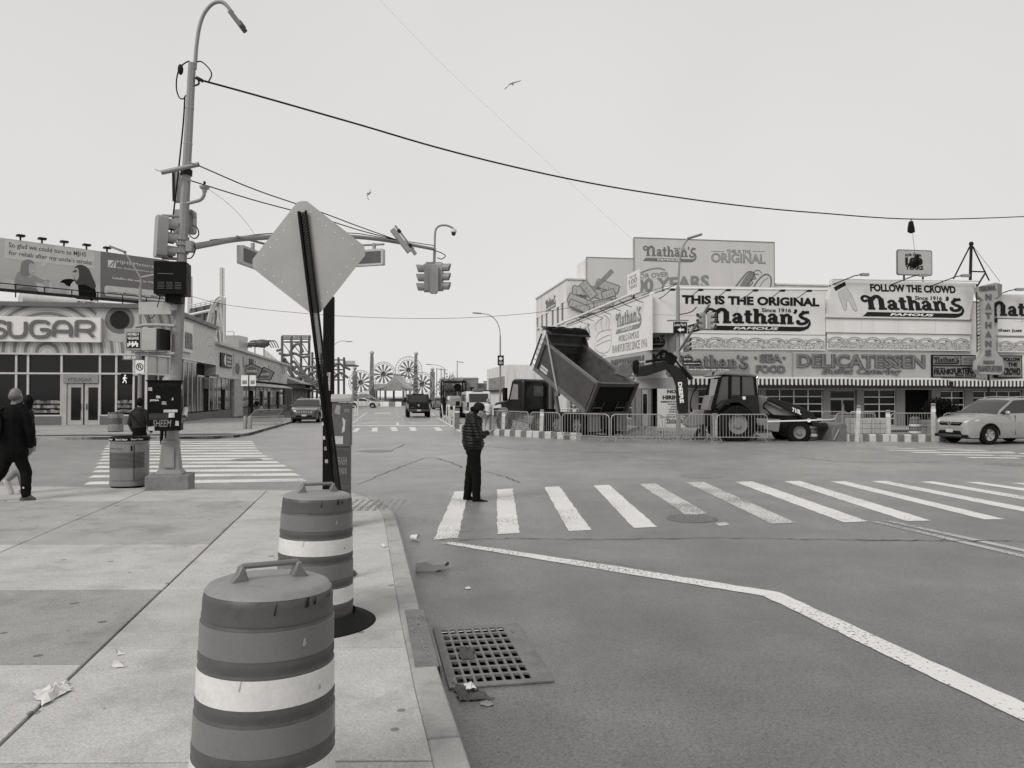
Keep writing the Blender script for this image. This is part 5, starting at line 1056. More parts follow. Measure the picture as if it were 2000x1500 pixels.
# low rail, spider
lr = thing('roof_fence', 'lattice fence with spiked trim on the arcade roof', 'fence', m=None, loc=(0,0,0)); ptube(lr,'top_beam',[(457,671),(518,676)],92,.25,RIDE,smooth=False)
for k in range(8): ptube(lr,'spike',[(460+k*7,671.5+k*.5),(458+k*7,667+k*.5)],92,.12,RIDE)
for k in range(4): ptube(lr,'post',[(462+k*18,674),(462+k*18,700)],92,.07,CST)
spd = thing('spider_sculpture', 'black giant spider sculpture sitting on the arcade roof', 'sculpture'); p = P(512,671,90); mb = MB(); mb.ell(p,(.9,.7,.5)); mb.build('body', RIDE, spd)
for k in range(8): s = -1 if k < 4 else 1; j = k % 4; MB().tube(curve([p, p+V((s*(.6+.25*j),-.2+.15*j,.35)), p+V((s*(1.2+.22*j),-.3+.2*j,-.5))],4),.06,5).build('leg', RIDE, spd)
fc_ = thing('picket_screen', 'pale picket screen at the far end of the arcade roof', 'fence')
for k in range(14): p = P(515+k*3.1,690+k*2.6,95); MB().box(p.x-.07,p.x+.07,p.y,p.y+.06,4.5,p.z+.6).build('picket', CST, fc_)
def tower(label, Y, cols, vtop, vbot, levels, m, extra=()):
    t = thing('coaster_tower', label, 'roller coaster')
    for u in cols: ptube(t,'column',[(u,vtop),(u,vbot)],Y+random.uniform(-2,2),.2,m)
    for v in levels: ptube(t,'beam',[(cols[0],v),(cols[-1],v)],Y,.13,m)
    for k in range(len(cols)-1):
        for j in range(len(levels)-1): ptube(t,'brace',[(cols[k],levels[j]),(cols[k+1],levels[j+1])],Y,.07,m)
    for pts in extra: ptube(t,'track_rail',pts,Y-1.5,.22,m)
    return t
tw = tower('dark steel coaster tower with a name sign on top behind the stalls',120,(551,569,588,604),657,790,(668,692,716,740),RIDE2,([(545,690),(560,694),(575,690),(590,697),(606,695)],[(566,690),(574,676),(584,672),(592,688)],[(556,700),(566,722),(580,742),(600,750),(622,742)],[(556,704),(566,727),(580,747),(600,755),(622,747)],[(575,760),(590,730),(606,716),(625,720)],[(540,685),(552,682)],[(560,770),(572,745),(588,735),(604,738),(616,752)])+tuple([(552+9*k,700+8*k),(562+9*k,716+7*k),(574+8*k,706+9*k),(590+7*k,728+8*k),(600+7*k,718+9*k)] for k in range(6)))
mb = MB(); p0, p1 = P(550,661,119), P(606,661,119); mb.box(p0.x,p1.x,p0.y,p0.y+.4,p0.z-.2,p0.z+.5); mb.build('name_board', RIDE, tw); txt(tw, FR(p0+V((0,-.02,0)),(1,0,0),(0,0,1)), 'SOARIN EAGLE', (.3,p1.x-p0.x-.3,-.1,.42), CST, bold=.03)
RIDE2 = mat('ride_steel_thin', .10, rough=.5)
tower('thin coaster tower with helix track beside the leaning sign post',128,(610,619,628),688,795,(700,720,742,765),RIDE2,([(602,735),(616,725),(632,728),(640,740),(628,752),(610,750)],[(604,765),(618,756),(636,760)]))
tower('far coaster lift platform seen right of the black post',130,(651,661,672),698,790,(703,722,742),RIDE2,([(648,720),(660,710),(672,716),(684,722)],[(650,740),(664,728),(680,738)]))
p = P(672,715,130); t = thing('lift_platform_deck', 'white edged deck on the far coaster platform', 'platform'); MB().box(p.x,p.x+1.9,p.y,p.y+3,p.z,p.z+.25).build('deck', RIDE2, t); MB().box(p.x+.2,p.x+1.9,p.y-.1,p.y,p.z+.25,p.z+.9).build('rail_panel', CST, t)
# ================================================================== STREET FURNITURE
POLE = mat('painted_pole', .27, rough=.5, metal=.1, var=.08, sc=4, dirt=.12, streak=True); SIGH = mat('signal_housing', .30, rough=.45, var=.08, sc=6, dirt=.08); BLK = mat('black_paint', .014, rough=.55, spec=.35, var=.3, sc=5); LENS = mat('dark_lens', .01, rough=.2)
SIGNBACK = mat('bare_sign_aluminium', .37, rough=.42, metal=.3, var=.07, sc=3, fine=.03, dirt=.06); CABLE = mat('cable_black', .03, rough=.6); CASTB = mat('cast_base', .27, rough=.6, var=.1, dirt=.22, streak=True); CBLOCK = mat('concrete_block', .22, rough=.9, var=.15, sc=5, fine=.2, dirt=.3)
Yp = 13.95; Q = lambda u, v, Y=Yp: P(u, v, Y)
def tubes(parent, name, pts, r, m, n=10, sm=True): mb = MB(); mb.tube(curve(pts,6) if sm and len(pts) > 2 else pts, r, n); return mb.build(name, m, parent)
lp = thing('street_light_pole', 'tall leaning octagonal street light pole with curved arm on a concrete block', 'street light'); pb = Q(333,945)
def o_(z): t = (z-1)/6.8; p0, p1 = Q(336.5,862), Q(375.5,120); return p0+(p1-p0)*((z-p0.z)/(p1.z-p0.z))
fb_ = TR(pb.x,pb.y,0) @ RZ(radians(14)); MB(fb_).prism([(-.36,-.36),(.36,-.36),(.36,.36),(-.36,.36)],SWZ-.05,SWZ+.25,'z').build('concrete_block', CBLOCK, lp, bevel=.015)
mb = MB(fb_); mb.lathe([(.32,SWZ+.25),(.32,SWZ+.29),(.29,SWZ+.30),(.28,SWZ+.33),(.25,SWZ+.335),(.19,SWZ+.80),(.205,SWZ+.82),(.20,SWZ+.86),(.16,SWZ+.87),(.15,SWZ+.90),(0,SWZ+.9)],4); mb.v = [MX.Translation((pb.x,pb.y,0)) @ RZ(radians(45)) @ MX.Translation((-pb.x,-pb.y,0)) @ v for v in mb.v]; o = mb.build('cast_base', CASTB, lp, bevel=.012, sharp=20)
mb = MB(fb_ @ TR(0,-.175,SWZ+.57) @ RX(radians(-5))); mb.box(-.09,.09,-.012,.0,-.19,.19); mb.build('access_door', CASTB, lp, bevel=.004)
mb = MB(); mb.tube([o_(SWZ+.86),o_(4),o_(7.88)],[.112,.095,.070],8); mb.build('shaft', POLE, lp, sharp=20)
tubes(lp,'arm',[Q(380.5,135),Q(382,112),Q(384,88),Q(389,55),Q(398,28),Q(413,9),Q(428,3.5),Q(440,8),Q(454,25)],.034,POLE)
a_, b_ = Q(450,22), Q(479,60); d = (b_-a_).normalized(); n = V((-d.z,0,d.x)); f = FR(a_,d,V((0,1,0))); Ld = (b_-a_).length
MB(f).prism([(0,-.055),(.0,.055),(Ld*.5,.065),(Ld*.55,.1),(Ld*.85,.11),(Ld,.06),(Ld,-.06),(Ld*.85,-.11),(Ld*.55,-.1),(Ld*.5,-.065)],-.05,.035,'z').build('luminaire', mat('luminaire_dark', .085, rough=.5), lp, bevel=.012)
MB(f).box(Ld*.6,Ld*.85,-.05,.05,.036,.05).build('led_panel', DSTEEL, lp)
for z in (7.05,6.4,5.75,5.3,4.9,3.9,3.6,3.2,2.7): MB().tube([o_(z-.012),o_(z+.012)],[.093-.004*(z-4)]*2,8).build('band_clamp', STEEL, lp)
pc = Q(357,138); MB().ell(pc+V((-.02,-.05,0)),(.05,.05,.1)).build('photocell_box', DSTEEL, lp)
tubes(lp,'cable_loop',[Q(370,119),Q(360,124),Q(350,135),Q(345,155),Q(345,175),Q(350,190),Q(358,193),Q(363,186)],.012,CABLE,6); tubes(lp,'cable_loop',[Q(384,121),Q(392,120),Q(402,127),Q(411,138),Q(413,148),Q(407,160)],.012,CABLE,6); tubes(lp,'cable_run',[Q(361,192),Q(358,240),Q(350,320),Q(342,390),Q(336,440),Q(332,470)],.014,CABLE,6)
tubes(lp,'cable_clamp',[Q(366,160),Q(374,152),Q(386,155),Q(388,164),Q(378,167),Q(366,163)],.016,CABLE,6); MB().beam(Q(384,152),Q(396,158),.07,.05).build('wire_anchor', CABLE, lp); tubes(lp,'cable_loop',[Q(370,460),Q(380,466),Q(388,458),Q(385,445),Q(376,440)],.011,CABLE,6); tubes(lp,'cable_loop',[Q(366,505),Q(374,503),Q(381,490),Q(380,478)],.011,CABLE,6)
# mast arm
mast_px = [(366,484,13.95),(410,476,14.5),(460,467.5,15.0),(530,463,15.7),(610,461,16.5),(690,462.5,17.3),(760,470.5,18.1),(850,487,19.0)]
mpts = curve([P(*q) for q in mast_px],6); ma = thing('signal_mast_arm', 'long curved mast arm reaching over the street from the leaning pole', 'mast arm')
mb = MB(); mb.tube(mpts,[.062-.024*i/len(mpts) for i in range(len(mpts))],12); mb.build('arm_tube', POLE, ma);
for z in (4.42,4.56,4.66): MB().tube([o_(z-.03),o_(z+.03)],[.118,.118],8).build('clamp_collar', POLE, ma)
MB().beam(Q(365,482),Q(378,482),.16,.2).build('clamp_plate', POLE, ma, bevel=.01); tubes(ma,'cable_run',[P(u,v-7+i%2*3,Y) for i,(u,v,Y) in enumerate(mast_px[1:])],.01,CABLE,5)
# cross pipe
t = thing('antenna_pipe', 'open steel pipe strapped across the leaning pole with wires running off', 'pipe'); a_, b_ = Q(316,337,13.75), Q(388,321,13.75); mb = MB(); d = (b_-a_)
mb.tube([a_,b_],.042,14,cap=False); mb.tube([a_+d*.002,b_-d*.002],.036,14,cap=False); mb.build('pipe_tube', POLE, t); tubes(t,'rod',[Q(303,331,13.7),Q(318,336,13.7)],.008,STEEL,6,False); tubes(t,'rod',[Q(366,316,13.7),Q(380,320,13.7)],.008,STEEL,6,False); MB().tube([o_(5.82),o_(5.92)],[.11,.11],8).build('strap', DSTEEL, t)
t = thing('panel_antenna', 'flat grey panel antenna behind the leaning pole under the pipe', 'antenna'); a_, b_ = Q(346,336,14.15), Q(345,395,14.15); MB().beam(a_,b_,.10,.16,up=(0,1,0)).build('housing', SIGH, t, bevel=.012)
MB().beam(Q(340,334,14.1),Q(341,393,14.1),.03,.12,up=(0,1,0)).build('side_plate', DSTEEL, t)
t = thing('sensor_bracket', 'bent pipe bracket carrying a round sensor dish on the leaning pole', 'sensor'); tubes(t,'pipe',[Q(366,397,13.8),Q(380,394,13.8),Q(392,390,13.8),Q(398,382,13.8),Q(399,374,13.8)],.03,POLE); mb = MB(TR(*Q(399.5,375,13.8))); mb.lathe([(0,0),(.04,0),(.045,.04),(.075,.06),(.09,.09),(.09,.1),(0,.1)],16); mb.build('dish', SIGH, t); MB().ell(Q(399.5,357,13.8),(.025,.025,.03)).build('sensor_eye', DSTEEL, t)
# ---- signal heads
def head(name, label, p, yaw, m=None, h=.75, w=.25, group=None, tilt=0, parts_mat=None, short=False):
    t = thing(name, label, 'traffic light', p, yaw, group); t.rotation_euler = (0, tilt, yaw); hm = parts_mat or SIGH
    mb = MB(); mb.prism(rrect(-w/2,w/2,-h/2,h/2,.05,3),-.12,.06,'x'); mb.build('housing', hm, t)
    for k in (-1,0,1):
        z = k*h/3.05; mb = MB(); r = h/6.9; nn = 14; vs = [];
        for x, rr_ in ((.06,r),(.26,r*1.02)):
            for j in range(nn+1): a_ = radians(-50)+radians(280)*j/nn; cut = 0 if x < .1 else .06*(1-cos(a_-pi/2))/2; vs.append((x-cut, rr_*cos(a_), z+rr_*sin(a_)))
        for x, rr_ in ((.26,r*.9),(.06,r*.9)):
            for j in range(nn+1): a_ = radians(-50)+radians(280)*j/nn; cut = 0 if x < .1 else .06*(1-cos(a_-pi/2))/2; vs.append((x-cut, rr_*cos(a_), z+rr_*sin(a_)))
        q = nn+1; fs = [(i*q+j,i*q+j+1,(i+1)*q+j+1,(i+1)*q+j) for i in range(3) for j in range(nn)]; mb.add(vs,fs); mb.build('visor', hm, t)
        MB().lathe([(r*.88,.062),(r*.6,.085),(0,.095)],16,(0,0,z),'x').build('lens', LENS, t)
    return t
t = head('traffic_light', 'three section signal head clamped left of the leaning pole, lenses turned away', Q(318,463,13.8), radians(38), tilt=radians(2.5))
for v in (421,504): tubes(lp,'signal_bracket',[Q(316,v,13.8),Q(352,v+2,13.95)],.026,POLE,8)
t = thing('detector_box', 'grey cast detector box behind the leaning pole above the mast clamp', 'junction box'); a_ = Q(361,434,14.2); MB(TR(*a_)).prism(rrect(-.19,.19,-.22,.22,.05),-.08,.08,'y').build('casing', SIGH, t); tubes(t,'conduit',[Q(370,414,14.1),Q(377,417,14.1),Q(380,425,14.1)],.03,POLE)
t = thing('control_cabinet', 'black vented control cabinet high on the leaning pole below the mast', 'cabinet', Q(338,546,13.7), radians(12)); MB().box(-.27,.27,-.24,.18,-.29,.29).build('box', BLK, t, bevel=.008)
for k in range(3):
    for j in range(5): MB().box(-.2+k*.14,-.2+k*.14+.11,-.252,-.242,-.2+j*.027,-.19+j*.027).build('louver', mat('louver_grey', .09), t)
MB().box(-.2,.05,-.245,-.2405,.06,.075).build('label_strip', MATS['louver_grey'], t); MB().box(-.1,.17,-.15,.15,-.42,-.29).build('mount', BLK, t)
t = thing('street_name_sign', 'blank pale back of a street name sign fixed to the leaning pole', 'street sign', Q(303,601,13.8), radians(-3)); MB().box(-.30,.30,-.012,.012,-.12,.105).build('blade', mat('pale_sign_back', .42, rough=.45, dirt=.1), t); MB().box(.27,.4,-.02,.02,-.05,.05).build('bracket', STEEL, t)
tubes(lp,'cable_loop',[Q(290,614),Q(293,622),Q(300,618),Q(303,612)],.008,CABLE,5); tubes(lp,'cable_run',[Q(307,600,13.7),Q(311,585,13.7),Q(313,575,13.7)],.008,CABLE,5)
t = thing('pedestrian_signal', 'pedestrian signal case with sticker covered back on two pipe arms', 'pedestrian signal', Q(284,664,13.75), radians(-6))
MB().prism(rrect(-.34,.02,-.19,.2,.03),-.1,.1,'y').build('left_case', SIGH, t, bevel=.01); MB().prism(rrect(.03,.30,-.2,.2,.03),-.16,.12,'y').build('right_case', mat('signal_case_pale', .36, rough=.45), t, bevel=.01); MB().box(.303,.36,-.15,.2,-.18,.19).build('visor_hood', DSTEEL, t)
MB().box(-.29,-.04,-.108,-.102,-.15,.13).build('sticker', INK, t); f = FR((0,-.109,0),(1,0,0),(0,0,1)); txt(t,f,'MOVERS 4',(-.27,-.06,.07,.12),WLET,bold=.02,ext=.002); txt(t,f,'VEGANS',(-.27,-.06,.0,.05),WLET,bold=.02,ext=.002)
for k in range(7): MB().box(-.27+k*.028,-.25+k*.03,-.112,-.1085,-.13+(k%3)*.02,-.06+(k%2)*.03).build('sticker_scrap', WLET, t)
tubes(t,'arm',[(-.18,0,.24),(.0,0,.27),(.2,0,.27),(.56,0,.245)],.03,POLE,8,False); tubes(t,'arm',[(-.18,0,-.235),(.2,0,-.25),(.56,0,-.25)],.03,POLE,8,False)
# graffiti cabinet
t = thing('graffiti_cabinet', 'black control cabinet covered in stickers and graffiti low on the leaning pole', 'cabinet', Q(326,793,13.6), radians(17)); MB().box(-.29,.25,-.2,.2,-.43,.43).build('box', BLK, t, bevel=.008)
MB().box(-.31,.27,-.22,.22,.431,.455).build('lid', BLK, t); mb = MB(); mb.lathe([(.14,.456),(.13,.5),(.09,.535),(0,.55)],18,(.05,.05,0)); mb.build('dome_cap', POLE, t); f = FR((0,-.201,0),(1,0,0),(0,0,1)); GRAF = mat('graffiti_grey', .3)
txt(t,f,'JOIA',(-.25,-.1,.08,.12),WLET,bold=.03,ext=.002); txt(t,f,'SHEEM',(-.2,.1,-.36,-.24),GRAF,bold=.0,ext=.002,shear=.2); txt(t,f,'COOKIES CREW',(-.26,.2,.34,.41),mat('graffiti_dark',.05),bold=.02,ext=.002,shear=.2)
for x0,x1,z0,z1,g_ in ((-.03,.2,-.11,-.06,.55),(.05,.15,-.2,-.115,.6),(-.28,-.21,.27,.33,.4),(-.28,-.17,-.42,-.35,.5),(.16,.22,-.34,-.26,.5),(-.06,.02,.03,.08,.3),(.1,.13,.1,.15,.5),(-.15,-.08,.14,.18,.5)):
    mb = MB(f); rnd = random.Random(x0); mb.prism([(x0,z0),(x1,z0+rnd.uniform(-.01,.01)),(x1-.005,z1),(x0+.006,z1+rnd.uniform(-.01,.01))],.0005,.003,'z'); mb.build('sticker', mat('sticker_%d' % int(g_*100), g_, var=.3, sc=20), t)
for j in range(5): MB(f).box(-.26,.05,-.14-j*.022,-.13-j*.022,.001,.006).build('louver', MATS['louver_grey'], t)
f2 = FR((.251,0,0),(0,1,0),(0,0,1)); txt(t,f2,'XSK',(-.15,.12,.18,.3),GRAF,bold=0,ext=.002,shear=.3); txt(t,f2,'rek',(-.12,.12,-.3,-.15),GRAF,bold=.01,ext=.002); MB(f2).box(-.16,.0,.3,.38,.001,.003).build('sticker', MATS['sticker_50'], t)
mb = MB(f2 @ TR(0,-.2,.02)); mb.tube([(-.12,0,.02),(.12,.14,.02)],.05,12,cap=False); mb.build('rolled_flyer', PAPER, t)
# ---- hanging sign frames on mast
def name_box(label, a_, b_, h, Yref, armpts):
    t = thing('hanging_street_sign', label, 'street sign'); d = b_-a_; d.z = 0; f = FR(a_,d,(0,0,1)); L_ = d.length
    MB(f).prism(rrect(0,L_,-h/2,h/2,.03),-.06,.06,'z').build('frame', mat('sign_frame_pale', .5, rough=.4), t); MB(f).box(.05,L_-.05,-h/2+.05,h/2-.05,.062,.068).build('face', mat('sign_face_dark', .095, rough=.35), t)
    tubes(t,'hanger_arm',armpts,.025,POLE,8,False)
    for s in (.25,.8): MB(f).box(L_*s-.03,L_*s+.03,h/2,h/2+.14,-.03,.03).build('hanger_clip', STEEL, t)
    return t
name_box('hanging street sign frame left of the diamond sign', P(468,496,15.0), P(560,514,17.2), .365, 15, [P(463,462,14.9),P(560,488,16.6)]); name_box('hanging street sign frame right of the diamond sign', P(655,508,17.6), P(750,505.5,17.2), .365, 17, [P(660,481,17.6),P(750,477,17.2)])
t = thing('radar_panel', 'tilted flat radar panel clamped to the mast arm', 'antenna', P(783,470,18.0)); t.rotation_euler = (0, radians(52), radians(10)); MB().box(-.33,.33,-.07,.07,-.06,.06).build('panel', SIGH, t, bevel=.01); MB().cyl((-.36,0,.11),(.36,0,.11),.022,n=8).build('tube', POLE, t)
for x in (-.2,.22): MB().box(x-.04,x+.04,-.04,.04,.04,.14).build('clamp', DSTEEL, t)
t = thing('small_camera', 'small box camera under the mast arm', 'camera', P(806,489,18.5)); t.rotation_euler = (0, radians(55), 0); MB().box(-.12,.12,-.04,.04,-.045,.045).build('body', SIGH, t, bevel=.008); MB().box(-.15,-.02,-.05,.05,.05,.06).build('hood', POLE, t)
t = thing('dome_camera', 'white dome camera on a curved pipe at the end of the mast arm', 'camera'); Ym = 19.0; tubes(t,'pipe',[P(849,486,Ym),P(849.5,460,Ym),P(852,447,Ym),P(859,441,Ym),P(870,440,Ym),P(880,443,Ym),P(886,447,Ym)],.026,POLE); mb = MB(TR(*P(886,452,Ym))); mb.lathe([(0,.06),(.06,.055),(.075,.02),(.075,-.02),(.06,-.03)],16); mb.build('collar', mat('camera_white', .6, rough=.4), t); MB().ell(P(886,456,Ym),(.055,.055,.06)).build('dome', LENS, t)
ce = P(849,487,Ym); tubes(ma,'hanger',[ce,P(848,515,Ym)],.035,POLE,8,False); tubes(ma,'cable_loop',[P(851,490,Ym),P(862,494,Ym),P(870,500,Ym),P(862,506,Ym),P(854,503,Ym)],.012,CABLE,6); MB().beam(P(832,514,Ym),P(862,514,Ym),.06,.05).build('spreader', POLE, ma)
head('traffic_light','hanging signal head with visors facing the left pavement', P(833,543,Ym), radians(186), h=.70, w=.21); head('traffic_light','hanging signal head seen from its ribbed back', P(847.5,546,Ym-.1), radians(98), h=.70, w=.2); head('traffic_light','hanging signal head with visors facing the restaurant side', P(860,541,Ym), radians(-6), h=.70, w=.21)
# ---- wires
def wire(label, A, B, pts, r, cat='wire', nm='overhead_wire'):
    A, B = V(A), V(B); d = B-A; n = V((d.y,-d.x,0)).normalized(); w3 = []
    for u, v in pts: rr_ = ray(u,v); k = (A-V((0,0,HC))).dot(n)/rr_.dot(n); w3.append(V((0,0,HC))+rr_*k)
    mb = MB(); mb.tube(curve(w3,8),r,6); o = mb.build(nm, CABLE, None); tag(o,label,cat); return w3
pA, pB = Q(398,158), P(2200,416,33)
w1 = wire('thick black span cable sagging across the junction from the leaning pole', pA, pB, [(398,158),(500,186),(700,243),(850,287),(1000,325),(1150,357),(1300,382),(1450,402),(1600,416),(1790,428),(2000,423),(2200,412)], .018)
wire('upper thin wire from the pole pipe to the mast arm', Q(388,321,13.75), P(776,468,18.1), [(389,324),(500,371),(620,412),(700,442),(776,469)], .011); wire('lower thin wire from behind the pole to the mast arm', Q(373,353,13.9), P(776,468,18.2), [(373,353),(500,392),(620,424),(700,449),(780,470)], .011)
wire('thin wire crossing the side street between the two corners', ST(-14,50), ST(17,46), [(371,578),(440,595),(560,609),(700,619),(860,622),(1000,615),(1107,602),(1240,575),(1326,553)], .014); wire('hair thin wire falling steeply behind the gulls', ST(-20,60), ST(20,62), [(728,-15),(850,112),(980,235),(1100,345),(1240,472)], .0045)
wire('thin wire from the sensor dish to the mast arm', Q(400,360,13.8), P(498,460,15.4), [(402,366),(440,393),(470,422),(490,447),(498,462)], .003)
# shoes on the span cable
SHOE = mat('old_shoe', .02, rough=.6)
def at_wire(u, v, A, B): A, B = V(A), V(B); d = B-A; n = V((d.y,-d.x,0)).normalized(); rr_ = ray(u,v); k = (A-V((0,0,HC))).dot(n)/rr_.dot(n); return V((0,0,HC))+rr_*k
t = thing('hanging_boot', 'black boot hanging upside down close under the span cable', 'boot'); p = at_wire(1779,432,pA,pB); sc_ = p.y/1500; tubes(t,'lace',[at_wire(1779,428,pA,pB),p],.008,CABLE,5,False)
MB(TR(*p)).prism([(-3*sc_,0),(3*sc_,0),(6*sc_,-14*sc_),(7*sc_,-22*sc_),(1*sc_,-24*sc_),(-6*sc_,-21*sc_),(-5*sc_,-10*sc_)],-.07,.07,'y').build('boot_shell', SHOE, t, bevel=.03)
t = thing('hanging_boots', 'pair of dark boots dangling on a long lace under the span cable', 'boots'); tubes(t,'lace',[at_wire(1780,428,pA,pB),at_wire(1784,470,pA,pB),at_wire(1787,497,pA,pB)],.006,CABLE,5)
p = at_wire(1787,497,pA,pB); MB(TR(*p)).prism([(2*sc_,0),(7*sc_,-2*sc_),(6*sc_,-10*sc_),(-6*sc_,-22*sc_),(-16*sc_,-23*sc_),(-14*sc_,-17*sc_),(-4*sc_,-11*sc_),(-2*sc_,-3*sc_)],-.08,.0,'y').build('boot_shell', SHOE, t, bevel=.03); MB(TR(*(p+V((.05,.08,-.1))))).prism([(2*sc_,0),(10*sc_,-4*sc_),(11*sc_,-12*sc_),(2*sc_,-19*sc_),(-8*sc_,-19*sc_),(-5*sc_,-13*sc_),(1*sc_,-9*sc_)],0,.08,'y').build('boot_shell', SHOE, t, bevel=.03)

# ---- diamond sign seen from behind
Yd = 7.05; dsn = thing('diamond_warning_sign', 'bare back of a diamond road sign on a leaning perforated channel post', 'road sign'); pt, pbm = P(592.5,414,Yd), G(681,1127,SWZ); pbm.z = SWZ-.02; d = (pt-pbm).normalized(); L_ = (pt-pbm).length
f = FR(pbm, V((0,0,1)).cross(d).cross(d).cross(d) if False else d.cross(V((0,1,0))).normalized()*1.0, d); xax = f.to_3x3() @ V((1,0,0))
if xax.x < 0: f = FR(pbm, -(f.to_3x3() @ V((1,0,0))), d)
f_sign = f  # x right, y along post, z = x cross y (toward camera when negative y)
zc_ = (f.to_3x3() @ V((0,0,1))).y; sgn = -1 if zc_ > 0 else 1                   # +local z * sgn faces the camera
mb = MB(f); w_ = .042; step = .0254; n_ = int(L_/step); r = .0052
for i in range(n_):
    cy = (i+.5)*step; ring = [(r*cos(2*pi*j/8+pi/8), cy+r*sin(2*pi*j/8+pi/8)) for j in range(8)]; oc = []
    for x, y in ring: ux, uy = x/.016, (y-cy)/(step/2); s_ = 1/max(abs(ux),abs(uy)); oc.append((x*s_, cy+(y-cy)*s_))
    k = len(mb.v); mb.add([(x,y,.02*sgn) for x,y in oc]+[(x,y,.02*sgn) for x,y in ring],[(j,(j+1)%8,8+(j+1)%8,8+j) for j in range(8)])
for s in (-1,1):
    mb.add([(s*.016,0,.02*sgn),(s*.016,L_,.02*sgn),(s*.024,L_,.048*sgn),(s*.024,0,.048*sgn)],[(0,1,2,3)]); mb.box(min(s*.024,s*.044),max(s*.024,s*.044),0,L_,min(.044*sgn,.050*sgn),max(.044*sgn,.050*sgn))
mb.build('channel_post', BLK, dsn)
cs = onfr(f, 604, 503); hd = .535; dd = []
for k in range(4):
    a_ = pi/2*k; c_ = V((hd*cos(a_), hd*sin(a_)))
    for j in (-1,0,1): e_ = V((hd*cos(a_+j*.09), hd*sin(a_+j*.09)))*(.965 if j else .975); dd.append((cs.x+e_.x, cs.y+e_.y))
MB(f).prism(dd, .012*sgn, .0155*sgn, 'z').build('sign_plate', SIGNBACK, dsn)
for k in range(4):
    p0, p1 = V((cs.x+hd*cos(pi/2*k),cs.y+hd*sin(pi/2*k))), V((cs.x+hd*cos(pi/2*(k+1)),cs.y+hd*sin(pi/2*(k+1))))
    for s in (.14,.28,.42,.58,.72,.86): pp = p0.lerp(p1,s); pp = pp+(cs-pp).normalized()*.05; MB(f @ TR(pp.x,pp.y,.0156*sgn)).lathe([(.0065,0),(.005,.003*sgn),(0,.003*sgn)],8).build('rivet', WHITE, dsn)
crumple('plastic_scrap','torn black plastic caught at the foot of the leaning sign post',((674,1124),(690,1116),(696,1122),(684,1135)),SWZ,.06,SCRAP,21,7)
# ---- black post and parking meter
t = thing('black_flat_post', 'wide flat black post with small stickers beside the parking meter', 'post', G(641,1003,SWZ), radians(6)); ztop = P(640,560,9.9).z; MB().box(-.075,.075,-.05,.05,-SWZ,ztop-SWZ).build('shaft', BLK, t, bevel=.004)
f = FR((0,-.051,0),(0,0,1),(-1,0,0)); txt(t,f,'PARKING',(1.75,2.0,-.03,.0),WLET,bold=.02,ext=.002); txt(t,f,'N.Y.C.',(1.8,2.0,.01,.035),WLET,bold=.02,ext=.002); MB(FR((0,-.051,0),(1,0,0),(0,0,1))).lathe([(.022,0),(.022,.003),(0,.003)],16,(-.01,.3,0)).build('round_sticker', MATS['sticker_60'] if 'sticker_60' in MATS else PAPER, t)
for z, x, g_ in ((1.05,-.05,'sticker_50'),(.9,-.03,'sticker_30'),(.72,-.02,'sticker_40'),(1.25,-.06,'sticker_55')): MB().box(x-.02,x+.02,-.0525,-.0505,z,z+.05).build('sticker', MATS[g_], t)
pk_ = thing('parking_meter', 'dark graffiti scratched parking meter cabinet with pale rounded top', 'parking meter', G(668,1028,SWZ), radians(8)); METER = mat('meter_grey', .075, rough=.5, var=.25, sc=6, fine=.15, dirt=.2)
MB().box(-.115,.115,-.15,.15,0,.06).build('foot', DSTEEL, pk_); MB().box(-.105,.105,-.14,.14,.06,1.02).build('lower_case', METER, pk_, bevel=.008); MB().box(-.115,.115,-.15,.15,1.025,1.58).build('upper_case', mat('meter_upper', .095, rough=.45, var=.25, sc=5, dirt=.25), pk_, bevel=.01)
mb = MB(); mb.prism([(-.17,1.59),(.17,1.59),(.175,1.64),(.13,1.69),(-.13,1.69),(-.175,1.64)],-.13,.13,'x'); mb.build('cap', mat('meter_cap_pale', .36, rough=.5, dirt=.15), pk_, bevel=.012)
MB().box(-.085,.085,-.146,-.1415,.55,.98).build('door_panel', mat('meter_door', .06, rough=.5, var=.2), pk_); MB().box(-.085,.085,-.146,-.1415,.12,.5).build('door_panel', MATS['meter_door'], pk_); f = FR((0,-.151,0),(1,0,0),(0,0,1))
MB(f).box(-.1,.02,1.06,1.16,.0005,.003).build('sticker', MATS['sticker_50'], pk_); MB(f).prism([(-.09,1.45),(-.02,1.43),(-.01,1.54),(-.06,1.56)],.0005,.003,'z').build('sticker', MATS['sticker_30'], pk_); MB(f).prism([(.0,1.2),(.04,1.22),(.05,1.36),(.01,1.4),(.02,1.3)],.0005,.003,'z').build('sticker', MATS['sticker_50'], pk_); txt(pk_,f,'zine',(.03,.1,1.46,1.52),GRAF,ext=.002); txt(pk_,FR((0,-.1465,0),(1,0,0),(0,0,1)),'CRASH',(-.07,.07,.8,.9),GRAF,ext=.002,bold=-.004); txt(pk_,FR((0,-.1465,0),(1,0,0),(0,0,1)),'XENIX',(-.07,.07,.68,.76),GRAF,ext=.002,bold=-.004)
